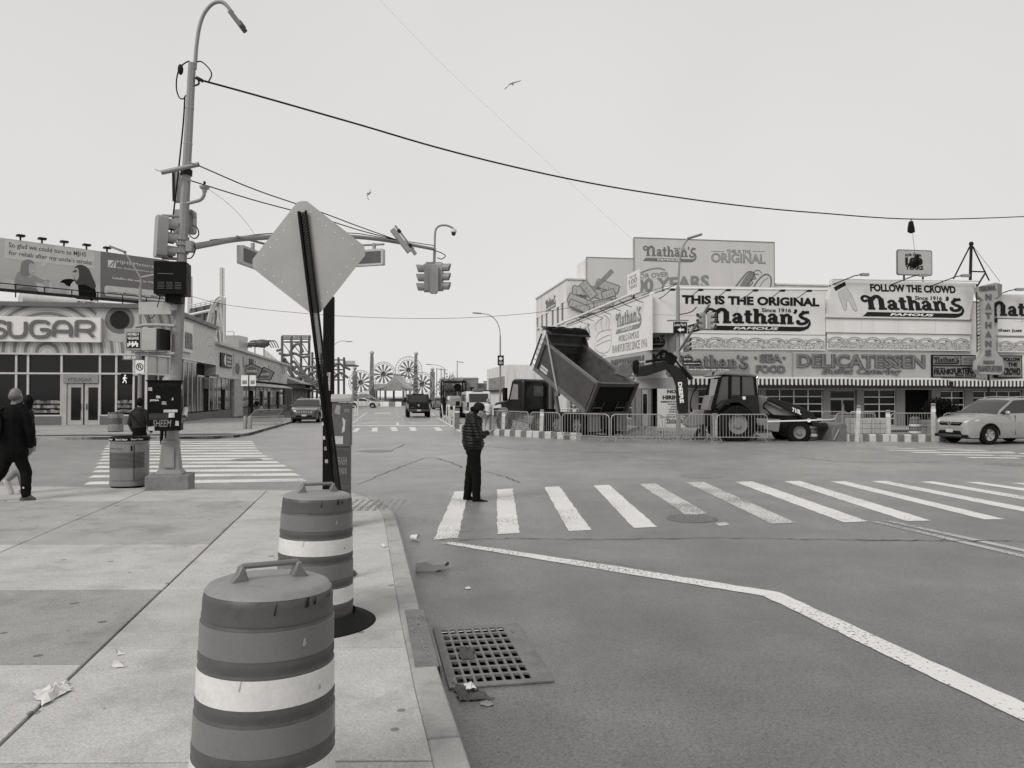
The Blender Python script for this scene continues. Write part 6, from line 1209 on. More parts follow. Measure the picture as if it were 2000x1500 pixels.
# ---- drums
DR1 = mat('drum_orange_plastic', .080, rough=.42, var=.12, sc=5, dirt=.28, dsc=9, spec=.4); DR2 = mat('drum_orange_sheeting', .165, rough=.35, var=.05, sc=6); DR3 = mat('drum_white_sheeting', .68, rough=.35, var=.06, sc=5, dirt=.14, dsc=11); DTOP = mat('drum_pale_top', .24, rough=.5, var=.12, sc=7, dirt=.25, dsc=7); RUB = mat('rubber', .03, rough=.8, var=.3, sc=9, fine=.25)
def drum(label, loc, rz, base=True, lean=(0,0), s=1.0):
    t = thing('traffic_drum', label, 'traffic drum', loc, rz); t.rotation_euler = (lean[0], lean[1], rz); t.scale = (s,s,s)
    prof = [(.288,.07),(.288,.13)]; bands = []
    for k in range(4):
        z0 = .13+.18*k; r = .288-.007*k; bands.append((r, z0+.055, z0+.168)); prof += [(r,z0+.003),(r+.004,z0+.02),(r+.004,z0+.042),(r,z0+.052),(r-.002,z0+.17)]
        prof += [(r-.005,z0+.176),(r-.006,z0+.18)]
    r = .288-.007*4; prof += [(r+.003,.855),(r+.003,.865),(r,.875),(r-.001,.925),(r-.007,.952),(r-.022,.970),(r-.05,.980),(.10,.988),(0,.99)]; rr_ = r
    prof = prof[:-10]+[(.2605,.853)]+prof[-9:]
    mb = MB(); mb.lathe(prof,56); mb.build('shell', DR1, t, sharp=50)
    mb = MB(); mb.lathe([(rr_-.0062,.9535),(rr_-.0205,.9722),(rr_-.048,.9825),(.10,.9905),(0,.9925)],56); mb.build('pale_top', DTOP, t, sharp=60)  # lid cap in a lighter grey than the shell
    for k,(r,z0,z1) in enumerate(bands):
        mb = MB(); mb.lathe([(r-.0002,z0),(r+.0016,z0+.001),(r,z1-.001),(r-.002,z1)],56); mb.build('orange_band' if k % 2 else 'white_band', DR2 if k % 2 else DR3, t, sharp=60)
    mb = MB();
    for s_ in (-1,1): mb.prism([(s_*.165,.978),(s_*.085,.984),(s_*.098,1.02),(s_*.106,1.05),(s_*.122,1.052),(s_*.135,1.02)],-.026,.026,'y')
    mb.build('handle_foot', DR2, t, bevel=.01); mb = MB(); mb.tube([(-.125,0,1.035),(-.11,0,1.048),(.11,0,1.048),(.125,0,1.035)],.0125,8); mb.build('handle', DR2, t)
    for th,z0,z1,dw in ((-1.25,.915,.955,.03),(-1.1,.92,.95,.02),(-1.75,.90,.945,.012),(-.7,.93,.95,.02),(-2.2,.62,.66,.008),(-1.3,.77,.80,.03),(-1.0,.58,.6,.025)):
        rr_ = .2605 if z0 > .85 else (.267 if z0 > .7 else .274); mb = MB(); mb.add([((rr_+.0022)*cos(th+q*dw+(z-z0)*.9),(rr_+.0022)*sin(th+q*dw+(z-z0)*.9),z) for z in (z0,(z0+z1)/2,z1) for q in (-1,.3,1)],[(0,1,4,3),(1,2,5,4),(3,4,7,6)]); mb.build('scuff_mark', mat('scuff_dark',.05) if z0 > .8 else mat('scuff_pale',.35), t)
    if base: mb = MB(); mb.lathe([(.288,.02),(.30,.07),(.315,.09),(.33,.075),(.36,.05),(.44,.03),(.465,.015),(.465,.0),(.28,.0)],48); mb.build('rubber_base', RUB, t)
    return t
drum('big striped traffic drum with scuffed top and no sign behind it', G(512,1600,SWZ), radians(32), True, (0,radians(1.5)), .955); drum('striped traffic drum beside the leaning sign post, black rubber base showing', G(613,1215,SWZ), radians(30), True, (0,radians(1.5)), .97)
# ---- litter bins
CAN = mat('bin_silver', .30, rough=.4, metal=.5, var=.12, sc=4, dirt=.12, streak=True)
def bin_(label, loc, rz, s=1.0):
    t = thing('litter_bin', label, 'litter bin', loc, rz); t.scale = (s,s,s); R = .33
    mb = MB(); mb.lathe([(R-.02,0),(R-.02,.03),(R,.035)],36); mb.build('foot', BLK, t); mb = MB(); mb.lathe([(R+.005,.035),(R+.005,.115),(R,.12),(R-.012,.125),(R-.012,.135),(R,.14),(R,.78),(R-.01,.79),(R-.01,.80),(R,.81),(R,.845)],36); mb.build('body', CAN, t)
    mb = MB(); mb.lathe([(R+.006,.846),(R+.01,.85),(R+.01,.915),(R+.006,.92),(R-.03,.925),(R-.05,.91),(R-.05,.6)],36); mb.build('lid_ring', BLK, t); mb = MB(); mb.lathe([(R-.05,.6),(0,.6)],36); mb.build('bag', BLK, t)
    mb = MB()
    for i in range(60):
        for j in range(13):
            th = -pi/2-1.15+2.3*i/60; z = .37+j*.022; th += (j % 2)*.018; c_ = V((cos(th)*(R+.0025), sin(th)*(R+.0025), z)); tx = V((-sin(th),cos(th),0))*.006; mb.add([c_-tx-V((0,0,.007)),c_+tx-V((0,0,.007)),c_+tx+V((0,0,.007)),c_-tx+V((0,0,.007))],[(0,1,2,3)])
    mb.build('perforation', mat('perforation_dark', .06), t, kind='stuff')
    def ring_text(s_, th0, th1, z0, z1, m, bold=.02):
        vs,fs,_ = text_geo(s_,bold); mb = MB(); mb.add([((R+.0125)*cos(th0+(th1-th0)*a_) if z0 > .84 else (R+.003)*cos(th0+(th1-th0)*a_), (R+.0125)*sin(th0+(th1-th0)*a_) if z0 > .84 else (R+.003)*sin(th0+(th1-th0)*a_), z0+(z1-z0)*c_) for a_,c_ in vs],fs); mb.build('lettering', m, t)
    ring_text("Don't litter",-2.0,-1.35,.865,.90,WLET); ring_text("Don't litter",-1.2,-.55,.865,.90,WLET); ring_text('litter',-2.65,-2.2,.865,.90,WLET); ring_text('Put litter in its place.',-2.55,-1.6,.70,.725,INK)
    mb = MB(); mb.box(.12,.145,-R+.012,-R+.028,.67,.77); mb.build('lock_slot', BLK, t); MB().box(.17,.175,-R+.03,-R+.05,.14,.78).build('door_seam', BLK, t)
    return t
bin_('silver perforated litter bin with dark lettered rim next to the pole block', G(253,950,SWZ), radians(8)); bin_('far silver litter bin on the pavement before the candy store', G(226,843,SWZ), radians(20))
# ---- simple street lights
def street_light(label, base, htop, pts, r0=.09, r1=.05, lum=(0,0), group=None):
    t = thing('street_light', label, 'street light', group=group); MB().tube([base, V((base.x,base.y,htop))],[r0,r1*1.2],10).build('shaft', POLE, t); tubes(t,'arm',[V((base.x,base.y,htop))]+pts,r1*.7,POLE,8)
    e_ = pts[-1]; d = pts[-1]-pts[-2]; d.z *= .3; d.normalize(); MB().beam(e_-d*.1,e_+d*.65,.22,.1).build('luminaire', mat('luminaire_mid', .22), t, bevel=.03); return t
def sl(label, u, vb, vtop, arm, z=SWZ, **k): b = G(u,vb,z); Y = b.y; return street_light(label, b, P(u,vtop,Y).z, [P(x,y,Y) for x,y in arm], **k), Y
far, Yf = sl('slim street light on the far corner with an arm raised over the billboard', 272, 846, 560, [(275,545),(266,528),(252,505),(241,491)])
ptube(far,'cross_arm',[(277,542),(308,536)],Yf,.06,POLE)
t = thing('no_turn_sign', 'white no U-turn sign on the slim far corner pole', 'road sign'); p = P(273,716.5,Yf-.15); MB(TR(*p)).prism(rrect(-.2,.2,-.3,.3,.04),-.01,.01,'y').build('plate', WHITE, t); f = FR(p+V((0,-.011,0)),(1,0,0),(0,0,1)); mb = MB(f); stroke(mb,[V((.15*cos(a_),.15*sin(a_)-.0)) for a_ in np.linspace(0,2*pi,20)[:-1]],.035,.0005,.004,closed=True); stroke(mb,[V((-.1,.1)),V((.1,-.1))],.03,.0005,.006); stroke(mb,curve([V((-.05,-.09)),V((-.05,.04)),V((0,.09)),V((.05,.04)),V((.05,-.03))],4),.035,.0005,.003); mb.build('symbol', INK, t)
t = thing('surf_sign', 'small dark street name blade reading SURF on the far corner pole', 'street sign'); p = P(253,698,Yf-.1); MB().box(p.x-.3,p.x+.45,p.y-.015,p.y+.015,p.z-.11,p.z+.1).build('blade', mat('blade_grey', .2), t); txt(t,FR(p+V((0,-.016,0)),(1,0,0),(0,0,1)),'SURF AV',(-.24,.3,-.07,.06),WLET,bold=.02,ext=.004)
t = thing('walk_signal', 'dark pedestrian signal showing a lit white walking figure', 'pedestrian signal'); p = P(246,740,Yf-.2); MB().box(p.x-.22,p.x+.26,p.y-.05,p.y+.1,p.z-.24,p.z+.24).build('case', BLK, t, bevel=.02); f = FR(p+V((-.02,-.052,0)),(1,0,0),(0,0,1)); mb = MB(f); W_ = [V((.0,.16)),]
stroke(mb,[V((.0,.10)),V((-.02,-.02))],.07,.001,.004); stroke(mb,[V((-.02,-.02)),V((.05,-.1)),V((.06,-.19))],.04,.001,.005); stroke(mb,[V((-.02,-.02)),V((-.05,-.11)),V((-.1,-.18))],.04,.001,.006); stroke(mb,[V((.02,.08)),V((.07,.02)),V((.1,.03))],.03,.001,.007); stroke(mb,[V((-.01,.08)),V((-.07,.05)),V((-.08,-.02))],.03,.001,.008); mb.lathe([(.035,.001),(.035,.006),(0,.006)],12,(.01,.155,0)); mb.build('walking_figure', mat('lit_white', .8, emit=.25), t); ptube(t,'arm',[(256,733),(270,733)],Yf,.04,POLE)
sl('street light with a banner plate behind the white gull line of the side street', 977, 812, 655, [(975,640),(968,625),(955,615),(938,612)]); b_ = G(977,812,SWZ)
t = thing('banner_plate', 'small dark plate with a pale disc on the side street light', 'sign'); p = P(978,704,b_.y-.2); MB(TR(*p)).prism(rrect(-.26,.26,-.42,.42,.05),-.02,.02,'y').build('plate', BLK, t); mb = MB(FR(p+V((0,-.021,.15)),(1,0,0),(0,0,1))); mb.lathe([(.15,.0),(.15,.005),(0,.005)],16); mb.build('disc', WHITE, t); txt(t,FR(p+V((0,-.021,0)),(1,0,0),(0,0,1)),'GO',(-.15,.15,-.3,-.1),WLET,bold=.02)
sl('distant street light with long arc arm right of the black post', 647, 799, 690, [(650,678),(657,670),(667,666),(678,667)]); sl('distant cobra head street light right of the amusement gate', 868, 797, 720, [(862,716),(852,713),(841,712)])
for u, vt, l_ in ((853,720,'thin parking lot lamp behind the amusement gate pillar'),(861.5,721,'second thin parking lot lamp behind the amusement gate pillar'),(893,706,'lone tall lamp post behind the parked roller')): b_ = G(u,795,SWZ); street_light(l_, b_, P(u,vt,b_.y).z, [P(u-1,vt-1,b_.y),P(u+4,vt+1,b_.y)], .07,.05)
# right-hand pole with signals
rp, Yr = sl('street light pole with curved arm in front of the restaurant corner', 1325, 846, 560, [(1325,548),(1326,530),(1328,505),(1333,485),(1340,471),(1346,465)], z=0, r0=.12, r1=.07)
mb = MB(); mb.tube([P(1328,683,Yr-.1),P(1386,594,Yr-3.2)],[.07,.05],10); mb.build('mast_arm', POLE, rp); ptube(rp,'side_arm',[(1303,626),(1345,626)],Yr,.04,POLE); ptube(rp,'guy',[(1325,553),(1300,565),(1278,573)],Yr,.02,DSTEEL)
tubes(rp,'cable_loop',[P(1328,614,Yr),P(1340,612,Yr),P(1352,608,Yr-.5),P(1360,600,Yr-1)],.025,CABLE,6)
head('traffic_light','signal head left of the pair hanging before the original panel', P(1371,628,Yr-3), radians(205), h=.78, w=.22); head('traffic_light','signal head right of the pair hanging before the original panel, dark lenses showing', P(1388,627,Yr-3.1), radians(-42), h=.78, w=.22); head('traffic_light','low single signal head on the pole before the restaurant corner', P(1341,673,Yr-.2), radians(-50), h=.7, w=.22)
t = thing('luna_park_sign', 'dark sign reading Luna Park with a left arrow', 'sign'); a0,a1 = P(1315,640,Yr-.25), P(1342,640,Yr-.25); f = FR(a0,(1,0,0),(0,0,1)); W_ = a1.x-a0.x; MB(f).box(0,W_,-.27,.27,-.02,.0).build('plate', mat('sign_dark', .03), t); txt(t,f,'Luna Park',(.04,W_-.04,.08,.22),WLET,ext=.004,bold=.01); mb = MB(f); mb.prism([(.2,-.1),(.36,.02),(.36,-.05),(.52,-.05),(.52,-.15),(.36,-.15),(.36,-.22)],.0005,.004,'z'); mb.build('arrow', WLET, t)
t = thing('stillwell_sign', 'dark slanted street name blade reading Stillwell', 'street sign'); a0,a1 = P(1343,644,Yr-.4), P(1372,636,Yr-1.6); f = FR(a0,a1-a0,(0,0,1)); W_ = (a1-a0).length; MB(f).box(0,W_,-.2,.2,-.02,0).build('blade', MATS['sign_dark'] if 'sign_dark' in MATS else INK, t); txt(t,f,'Stillwell Av',(.08,W_-.08,-.1,.12),WLET,ext=.004,bold=.01)
t = thing('surf_avenue_sign', 'two dark street name blades for Surf and Handwerker on the restaurant corner pole', 'street sign'); a0 = P(1334,706,Yr-.2); f = FR(a0,(1,0,0),(0,0,1)); MB(f).box(0,.42,.02,.22,-.02,0).build('upper_blade', mat('sign_dark'), t); txt(t,f,'Surf Av',(.04,.38,.06,.18),WLET,ext=.004); MB(f).box(0,.86,-.2,.01,-.02,0).build('lower_blade', mat('sign_dark'), t); txt(t,f,'Nathan and Ida Handwerker Way',(.04,.82,-.15,-.05),WLET,ext=.004)
# bus stop sign cluster on the left corner
b_ = G(486,834,SWZ); t = thing('bus_stop_signs', 'two pale bus stop plates on one thin post by the stacked barriers', 'bus stop'); Y = b_.y; MB().cyl(b_,P(486,733,Y),.04,n=8).build('post', DSTEEL, t)
for u0,u1 in ((471.5,485),(487.5,500)): a0,a1,zb,zt = P(u0,743,Y).x,P(u1,743,Y).x,P(486,754,Y).z,P(486,733,Y).z; pl = MB().box(a0,a1,Y-.03,Y-.01,zb,zt).build('plate', WHITE, t); MB().box(a0+.06,a1-.06,Y-.035,Y-.031,zb+.1,zb+.3).build('printed_block', LINE, pl)
for i, u in enumerate((479,488.5)): b2 = G(u,838,SWZ); o = thing('short_bollard', ('stubby grey bollard left of the bus stop post','stubby grey bollard right of the bus stop post')[i],'bollard',b2); MB().lathe([(.1,0),(.1,.62),(.085,.66),(0,.67)],12).build('post', POLE, o)
for i,(u,v) in enumerate(((694,812),(698.5,810))): b2 = G(u,v); o = thing('delineator_post', ('white flexible lane post nearer the parking meter','white flexible lane post next to the other one')[i],'lane post',b2); MB().lathe([(.12,0),(.12,.03),(.05,.05),(.05,.85),(.04,.9),(0,.91)],10).build('tube', WHITE, o)
# gulls
GUL = mat('gull_grey', .22, rough=.8); GULD = mat('gull_wingtip', .05, rough=.8)
def gull(label, p, s, wl, wr, body, yaw):
    t = thing('gull', label, 'bird', p); t.scale = (s,s,s); mb = MB()
    bd = [V(q) for q in body]; k = len(bd); mb.tube(curve(bd,4),[.012+.055*sin(pi*min(1,(i+.8)/(4*(k-1)+1))) for i in range(4*(k-1)+1)],8); mb.build('body', GUL, t)
    for nm, w_ in (('wing',wl),('wing',wr)):
        c = curve([V(q) for q in w_],5); n = len(c); mb = MB(); vs = []
        for i, q in enumerate(c): ch = .085*(1-(i/(n-1))**2)+.012; vs += [q+V((0,-ch,0.0)),q+V((0,ch,.0)),q+V((0,0,.018)),q+V((0,0,-.006))]
        for i in range(n-1): a_ = 4*i; mb.add([vs[j] for j in range(a_,a_+8)],[(0,2,6,4),(2,1,5,6),(1,3,7,5),(3,0,4,7)])
        w2 = mb.build(nm, GUL, t, weld=True); mb = MB(); mb.tube(c[-5:],[.02,.025,.022,.016,.004],6); mb.build('wingtip', GULD, w2)
    return t
pg = P(1001,164,48); g1 = gull('gull gliding with both wings spread', pg, 1.0, [(0,0,.02),(-.14,0,0),(-.32,0,-.16),(-.52,0,-.36)], [(.03,0,.02),(.12,0,.09),(.3,0,.13),(.55,0,.23)], [(-.02,.12,.14),(0,0,0),(.05,-.14,-.13)], 0)
g1.rotation_euler = (radians(55),0,0)
g1.rotation_euler = (0,0,0)
g2 = gull('gull banking with raised wing over the side street', P(720,379,52), 1.0, [(0,0,0),(-.08,0,-.1),(-.1,.05,-.25),(.02,.1,-.36)], [(.03,0,.05),(.1,.05,.18),(.06,.1,.28),(.1,.1,.3)], [(-.14,.1,.08),(0,0,.02),(.18,-.1,.12)], 0)
# ================================================================== VEHICLES
TYRE = mat('tyre_rubber', .022, rough=.8, fine=.2); RIM = mat('alloy_rim', .42, rough=.35, metal=.5); CARG = glass('car_glass', .008, .03, .8); PLATE = mat('licence_plate', .5); LAMP = mat('headlamp', .62, rough=.1, spec=.8); TAIL = mat('tail_lamp', .05, rough=.15); BTRIM = mat('black_trim', .016, rough=.5)
def interp(pts):
    xs = [p[0] for p in pts]; ys = [p[1] for p in pts]; return lambda x: float(np.interp(x, xs, ys))
def shell(xs, bot, top, hw, nz=6, nt=5, crown=.03):
    mb = MB(); rows = []
    for x in xs:
        b, t = bot(x), max(top(x), bot(x)+.01); ring = []
        for k in range(nz+1): z = b+(t-b)*k/nz; ring.append((x, hw(x,z), z))
        h = hw(x,t)
        for k in range(1,nt): y = h*(1-2*k/nt); ring.append((x, y, t+crown*(1-(y/h)**2 if h > .01 else 0)))
        for k in range(nz,-1,-1): z = b+(t-b)*k/nz; ring.append((x, -hw(x,z), z))
        rows.append(ring)
    n = len(rows[0]); mb.add([p for r in rows for p in r], [(i*n+j,i*n+j+1,(i+1)*n+j+1,(i+1)*n+j) for i in range(len(rows)-1) for j in range(n-1)]+[tuple(range(n))[::-1], tuple(range((len(rows)-1)*n, len(rows)*n))]+[(i*n,(i+1)*n,(i+1)*n+n-1,i*n+n-1) for i in range(len(rows)-1)])
    return mb
def wheel(parent, x, y, r, w, side, rim=RIM, spokes=5, name='wheel'):
    e = bpy.data.objects.new(name, None); C.objects.link(e); e.parent = parent; e.location = (x, y, r); s = side
    rr_ = r*.64; mb = MB(); mb.lathe([(rr_*.95,-w/2*.8),(rr_,-w/2),(r*.93,-w/2),(r,-w/2*.8),(r,w/2*.8),(r*.93,w/2),(rr_,w/2),(rr_*.95,w/2*.8),(rr_*.95,-w/2*.8)],28,ax='y'); mb.build('tyre', TYRE, e)
    mb = MB(); yo = s*w/2*.75; mb.lathe([(rr_,yo),(rr_*.93,yo-s*.0),(rr_*.90,yo-s*.06),(rr_*.3,yo-s*.09),(0,yo-s*.09)],24,ax='y');
    for k in range(spokes):
        a = 2*pi*k/spokes; c = V((cos(a),0,sin(a))); tng = V((-sin(a),0,cos(a))); i, o = c*rr_*.12, c*rr_*.92; wi, wo = tng*rr_*.16, tng*rr_*.20; y0, y1 = V((0,yo-s*.085,0)), V((0,yo-s*.01,0))
        mb.add([i-wi+y0+V((0,s*.05,0)),i+wi+y0+V((0,s*.05,0)),o+wo+y1,o-wo+y1,i-wi+y0,i+wi+y0,o+wo+y1-V((0,s*.05,0)),o-wo+y1-V((0,s*.05,0))],[(0,1,2,3),(0,3,7,4),(1,5,6,2),(4,7,6,5)])
    mb.lathe([(rr_*.22,yo-s*.02),(rr_*.2,yo),(0,yo)],12,ax='y'); mb.build('rim', rim, e)
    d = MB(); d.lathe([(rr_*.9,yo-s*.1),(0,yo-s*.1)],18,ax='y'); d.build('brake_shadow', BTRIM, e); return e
def car(name, label, cat, loc, yaw, paint, L=4.57, W=1.84, H=1.66, kind='suv', hood=1.03, belt=1.12, wr=.36, axf=.93, axr=.98, rail=False, front='grille', plate='rear', group=None, cowl=1.2, roof0=2.05, roof1=3.75, tail=4.35, sc=1.0):
    t = thing(name, label, cat, loc, yaw, group); t.scale = (sc,)*3; hwW = W/2; X = lambda x: L/2-x
    plan = interp([(0,.60),(.06,.76),(.18,.87),(.45,.955),(.9,.99),(L*.5,1),(L-.7,.99),(L-.3,.95),(L-.1,.88),(L,.78)])
    topl = interp([(0,.60),(.03,.72),(.10,.84),(.28,hood-.10),(.7,hood-.03),(cowl,hood+.05),(cowl+.25,belt),(tail-.1,belt+.06),(tail+.08,belt+.03),(L-.06,belt-.18),(L,belt-.35)])
    def botl(x):
        z = .24 if .2 < x < L-.2 else .30
        for cx in (axf, L-axr):
            d = abs(x-cx); R = wr+.065
            if d < R: z = max(z, wr*.98+sqrt(R*R-d*d)*.98)
        return z
    hwf = lambda x, z: hwW*plan(x)*(1-.10*max(0,(z-.8)/.5)**2-.10*max(0,(.55-z)/.4)**2)
    xs = sorted(set(list(np.linspace(0,L,46))+[cx+s*(wr+.065)*k for cx in (axf,L-axr) for s in (-1,1) for k in (.35,.6,.8,.92,.985,1.0,1.02)]+[.02,.05,.1,.15])); xs = [x for x in xs if 0 <= x <= L]
    mb = shell(xs, botl, topl, hwf, 8, 6, .035); mb.v = [V((X(v.x),v.y,v.z)) for v in mb.v]; mb.f = [f[::-1] for f in mb.f]; mb.build('body', paint, t, sharp=32)
    gt = interp([(cowl-.02,hood+.03),(cowl+.1,hood+.12),(roof0-.12,H-.10),(roof0+.1,H-.03),(L*.6,H),(roof1,H-.05),(roof1+.25,H-.14),(tail-.02,belt+.20),(tail+.05,belt+.05)]); gb = lambda x: hood-.02 if x < cowl+.25 else belt-.03
    ghw = lambda x, z: (hwW*.955-.30*max(0,z-belt+.05)**1.15)*min(1,plan(x)+.03); gx = list(np.linspace(cowl,tail+.04,30)); mb = shell(gx, gb, gt, ghw, 5, 5, .02); mb.v = [V((X(v.x),v.y,v.z)) for v in mb.v]; mb.f = [f[::-1] for f in mb.f]; mb.build('greenhouse_glass', CARG, t, sharp=32)
    rx = list(np.linspace(roof0-.05,roof1+.18,16)); rb_ = lambda x: gt(x)-.045; mb = shell(rx, rb_, lambda x: gt(x)+.012, lambda x,z: ghw(x,min(z,gt(x)))+.014, 2, 6, .03); mb.v = [V((X(v.x),v.y,v.z)) for v in mb.v]; mb.f = [f[::-1] for f in mb.f]; mb.build('roof', paint, t, sharp=40)
    def pillar(xb, xt, w_, nm='pillar', m=None):
        for s in (-1,1):
            mb = MB(); pts = []
            for k in range(5): q = k/4; x = xb+(xt-xb)*q; zb, zt = gb(x)+.03, gt(xt)-.02; z = zb+(zt-zb)*q; pts.append(V((X(x), s*(ghw(x,min(z,gt(x)))+.004), z)))
            for k in range(4): mb.beam(pts[k],pts[k+1]+(pts[k+1]-pts[k])*.05,.03,w_,up=(1,0,0))
            mb.build(nm, m or paint, t)
    pillar(cowl+.05,roof0+.02,.07); pillar((roof0+roof1)/2+.02,(roof0+roof1)/2+.12,.08,m=BTRIM); pillar(roof1-.02,roof1-.0,.12);
    if kind != 'sedan': pillar(tail-.05,roof1+.25,.16)
    for x, y in ((axf,1),(axf,-1),(L-axr,1),(L-axr,-1)): wheel(t, X(x), y*(hwW-.125), wr, .23, y)
    MB().box(X(L-.35),X(.35),-hwW*.82,hwW*.82,.2,.5).build('underbody', BTRIM, t)
    for cx in (axf,L-axr):
        for s in (-1,1):
            mb = MB(); arc = [V((X(cx+(wr+.06)*cos(a)), s*(hwf(cx+(wr+.06)*cos(a),wr+(wr+.06)*sin(a))+.004), wr*.98+(wr+.06)*sin(a))) for a in np.linspace(.0,pi,14)]; mb.tube(arc,.028,6); mb.build('arch_trim', BTRIM, t)
    for s in (-1,1):
        x = cowl+.42; mb = MB(); mb.ell((X(x),s*(hwW+.07),belt+.04),(.07,.11,.085),10,6); mb.build('mirror', paint, t); MB().beam((X(x-.02),s*(hwW*.93),belt-.0),(X(x),s*(hwW+.02),belt+.02),.05).build('mirror_stalk', BTRIM, t)
        for xx in ((roof0+roof1)/2-.85,(roof0+roof1)/2+.05,roof1+.1): MB().box(X(xx)-.006,X(xx)+.006,s*hwW*.985-.012,s*hwW*.985+.012,.36,belt-.06).build('door_seam', BTRIM, t)
        for xx in ((roof0+roof1)/2-.1,roof1-.05): MB().box(X(xx)-.1,X(xx)+.1,s*(hwf(xx,belt-.14))-.01,s*(hwf(xx,belt-.14))+.03,belt-.16,belt-.12).build('door_handle', paint, t, bevel=.008)
        mb = MB(); mb.ell((X(.30),s*hwW*.775,hood-.20),(.30,.11,.075),14,8,rot=(RZ(-s*.5) @ RY(.22)).to_3x3()); mb.build('headlight', LAMP, t)
        MB().box(X(L-.02)-.02,X(L-.25),s*hwW*.74,s*hwW*.89,belt-.28,belt-.06).build('tail_light', TAIL, t, bevel=.02)
        mb = MB(); mb.ell((X(.10),s*hwW*.70,.50),(.04,.07,.05),10,6); mb.build('fog_light', LAMP, t)
    mb = MB(); mb.prism([(-hwW*.62,.36),(hwW*.62,.36),(hwW*.52,.50),(-hwW*.52,.50)],X(.03)-.06,X(.03)+.05,'x'); mb.build('lower_intake', BTRIM, t)
    mb = MB(); mb.prism([(-hwW*.50,hood-.36),(hwW*.50,hood-.36),(hwW*.56,hood-.24),(-hwW*.56,hood-.24)],X(.03)-.08,X(.03)+.035,'x'); mb.build('grille', BTRIM, t)
    if front == 'slots':
        for k in range(7): y_ = (k-3)*.155; MB().prism(rrect(y_-.05,y_+.05,hood-.36,hood-.23,.03),X(.03)+.036,X(.03)+.05,'x').build('grille_ring', RIM, t)
    else:
        mb = MB(); mb.lathe([(.075,X(.03)+.036),(.07,X(.03)+.055),(.05,X(.03)+.05),(.05,X(.03)+.037)],20,(0,0,hood-.28),'x'); mb.build('badge', RIM, t); MB().box(X(.03)+.03,X(.03)+.045,-hwW*.5,hwW*.5,hood-.285,hood-.27).build('grille_bar', RIM, t)
    MB().box(X(.0)+.01,X(.0)+.03,-.16,.16,.44,.56).build('licence_plate', PLATE, t); MB().box(X(L)-.03,X(L)-.01,-.16,.16,.62,.74).build('licence_plate', PLATE, t)
    mb = MB(); mb.prism([(-hwW*.80,.26),(hwW*.80,.26),(hwW*.82,.36),(-hwW*.82,.36)],X(.06)-.05,X(.06)+.06,'x'); mb.build('bumper_lip', BTRIM, t, bevel=.015)
    mb = MB()
    for s in (-1,1): mb.beam((X(cowl-.02),s*.12+.1,hood+.075),(X(cowl+.22),s*.12-.35,hood+.19),.012)
    mb.build('wiper', BTRIM, t, kind='stuff')
    if rail:
        for s in (-1,1): tubes(t,'roof_rail',[V((X(roof0+.05),s*.56,H-.03)),V((X(roof0+.25),s*.57,H+.05)),V((X((roof0+roof1)/2),s*.57,H+.07)),V((X(roof1-.1),s*.57,H+.04)),V((X(roof1+.05),s*.56,H-.03))],.018,RIM,6)
    return t
SILV = mat('silver_paint', .36, rough=.3, metal=.35, var=.03, coat=.6); BLKP = mat('black_car_paint', .012, rough=.34, var=.05, coat=.25); WHTP = mat('white_car_paint', .62, rough=.3, coat=.5); GRYP = mat('grey_car_paint', .18, rough=.3, metal=.3, coat=.5)
# silver crossover at the right edge, nose to the left and slightly toward the camera
fw = G(1931,868.5); yaw = radians(194); Lr = 4.57; off = V((cos(yaw),sin(yaw),0))*(Lr/2-.93); lat = V((-sin(yaw),cos(yaw),0))*(1.84/2-.1); loc = fw-off-lat
car('silver_crossover','silver crossover car with roof rails driving past the construction fence','car',(loc.x,loc.y,0),yaw,SILV,rail=True,H=1.70,hood=1.06,belt=1.13)
pj = G(585,826); hy = atan2(-pj.y, -pj.x+2)
car('parked_suv','dark grey parked SUV with slotted chrome grille facing the junction','car',(pj.x,pj.y+2.3,0),radians(-90)+TH+radians(-2),mat('charcoal_paint',.07,rough=.22,coat=.9),L=4.62,W=1.86,H=1.58,front='slots',hood=1.0,belt=1.08,rail=True)
for (nm,lb,u,v,yw,pt,kw) in (('white_sedan','white sedan parked across the end of the side street','car',) and [
      ('white_sedan','white sedan parked across the end of the side street',706,797,TH-radians(8),WHTP,dict(kind='sedan',H=1.42,hood=.92,belt=.98,roof1=3.1,tail=4.0,L=4.7)),
      ('dark_hatchback','dark hatchback behind the white sedan',724,793.5,TH-radians(20),GRYP,dict(H=1.55)),
      ('silver_sedan','silver sedan ahead of the black pickup',792.5,791.5,TH+radians(90),SILV,dict(kind='sedan',H=1.45,hood=.92,belt=.98,roof1=3.1,tail=4.0,L=4.6)),
      ('dark_sedan','dark sedan right of the black pickup',846.5,796,TH+radians(92),BLKP,dict(kind='sedan',H=1.5,hood=.95,belt=1.0,roof1=3.3,tail=4.1,L=4.6)),
      ('grey_suv','grey car parked beside the idle road machine',855.5,799.5,TH+radians(92),GRYP,dict(H=1.6)),
      ('shaded_suv','dark car parked behind the parked grey SUV by the arcade',630,810,TH-radians(90),BLKP,dict(H=1.6)),
      ('far_white_car','white car parked far down by the coaster stalls',664,796.5,TH-radians(60),WHTP,dict(H=1.5))]):
    g_ = G(u,v); car(nm,lb,'car',(g_.x,g_.y+1.8,0),yw,pt,**kw)
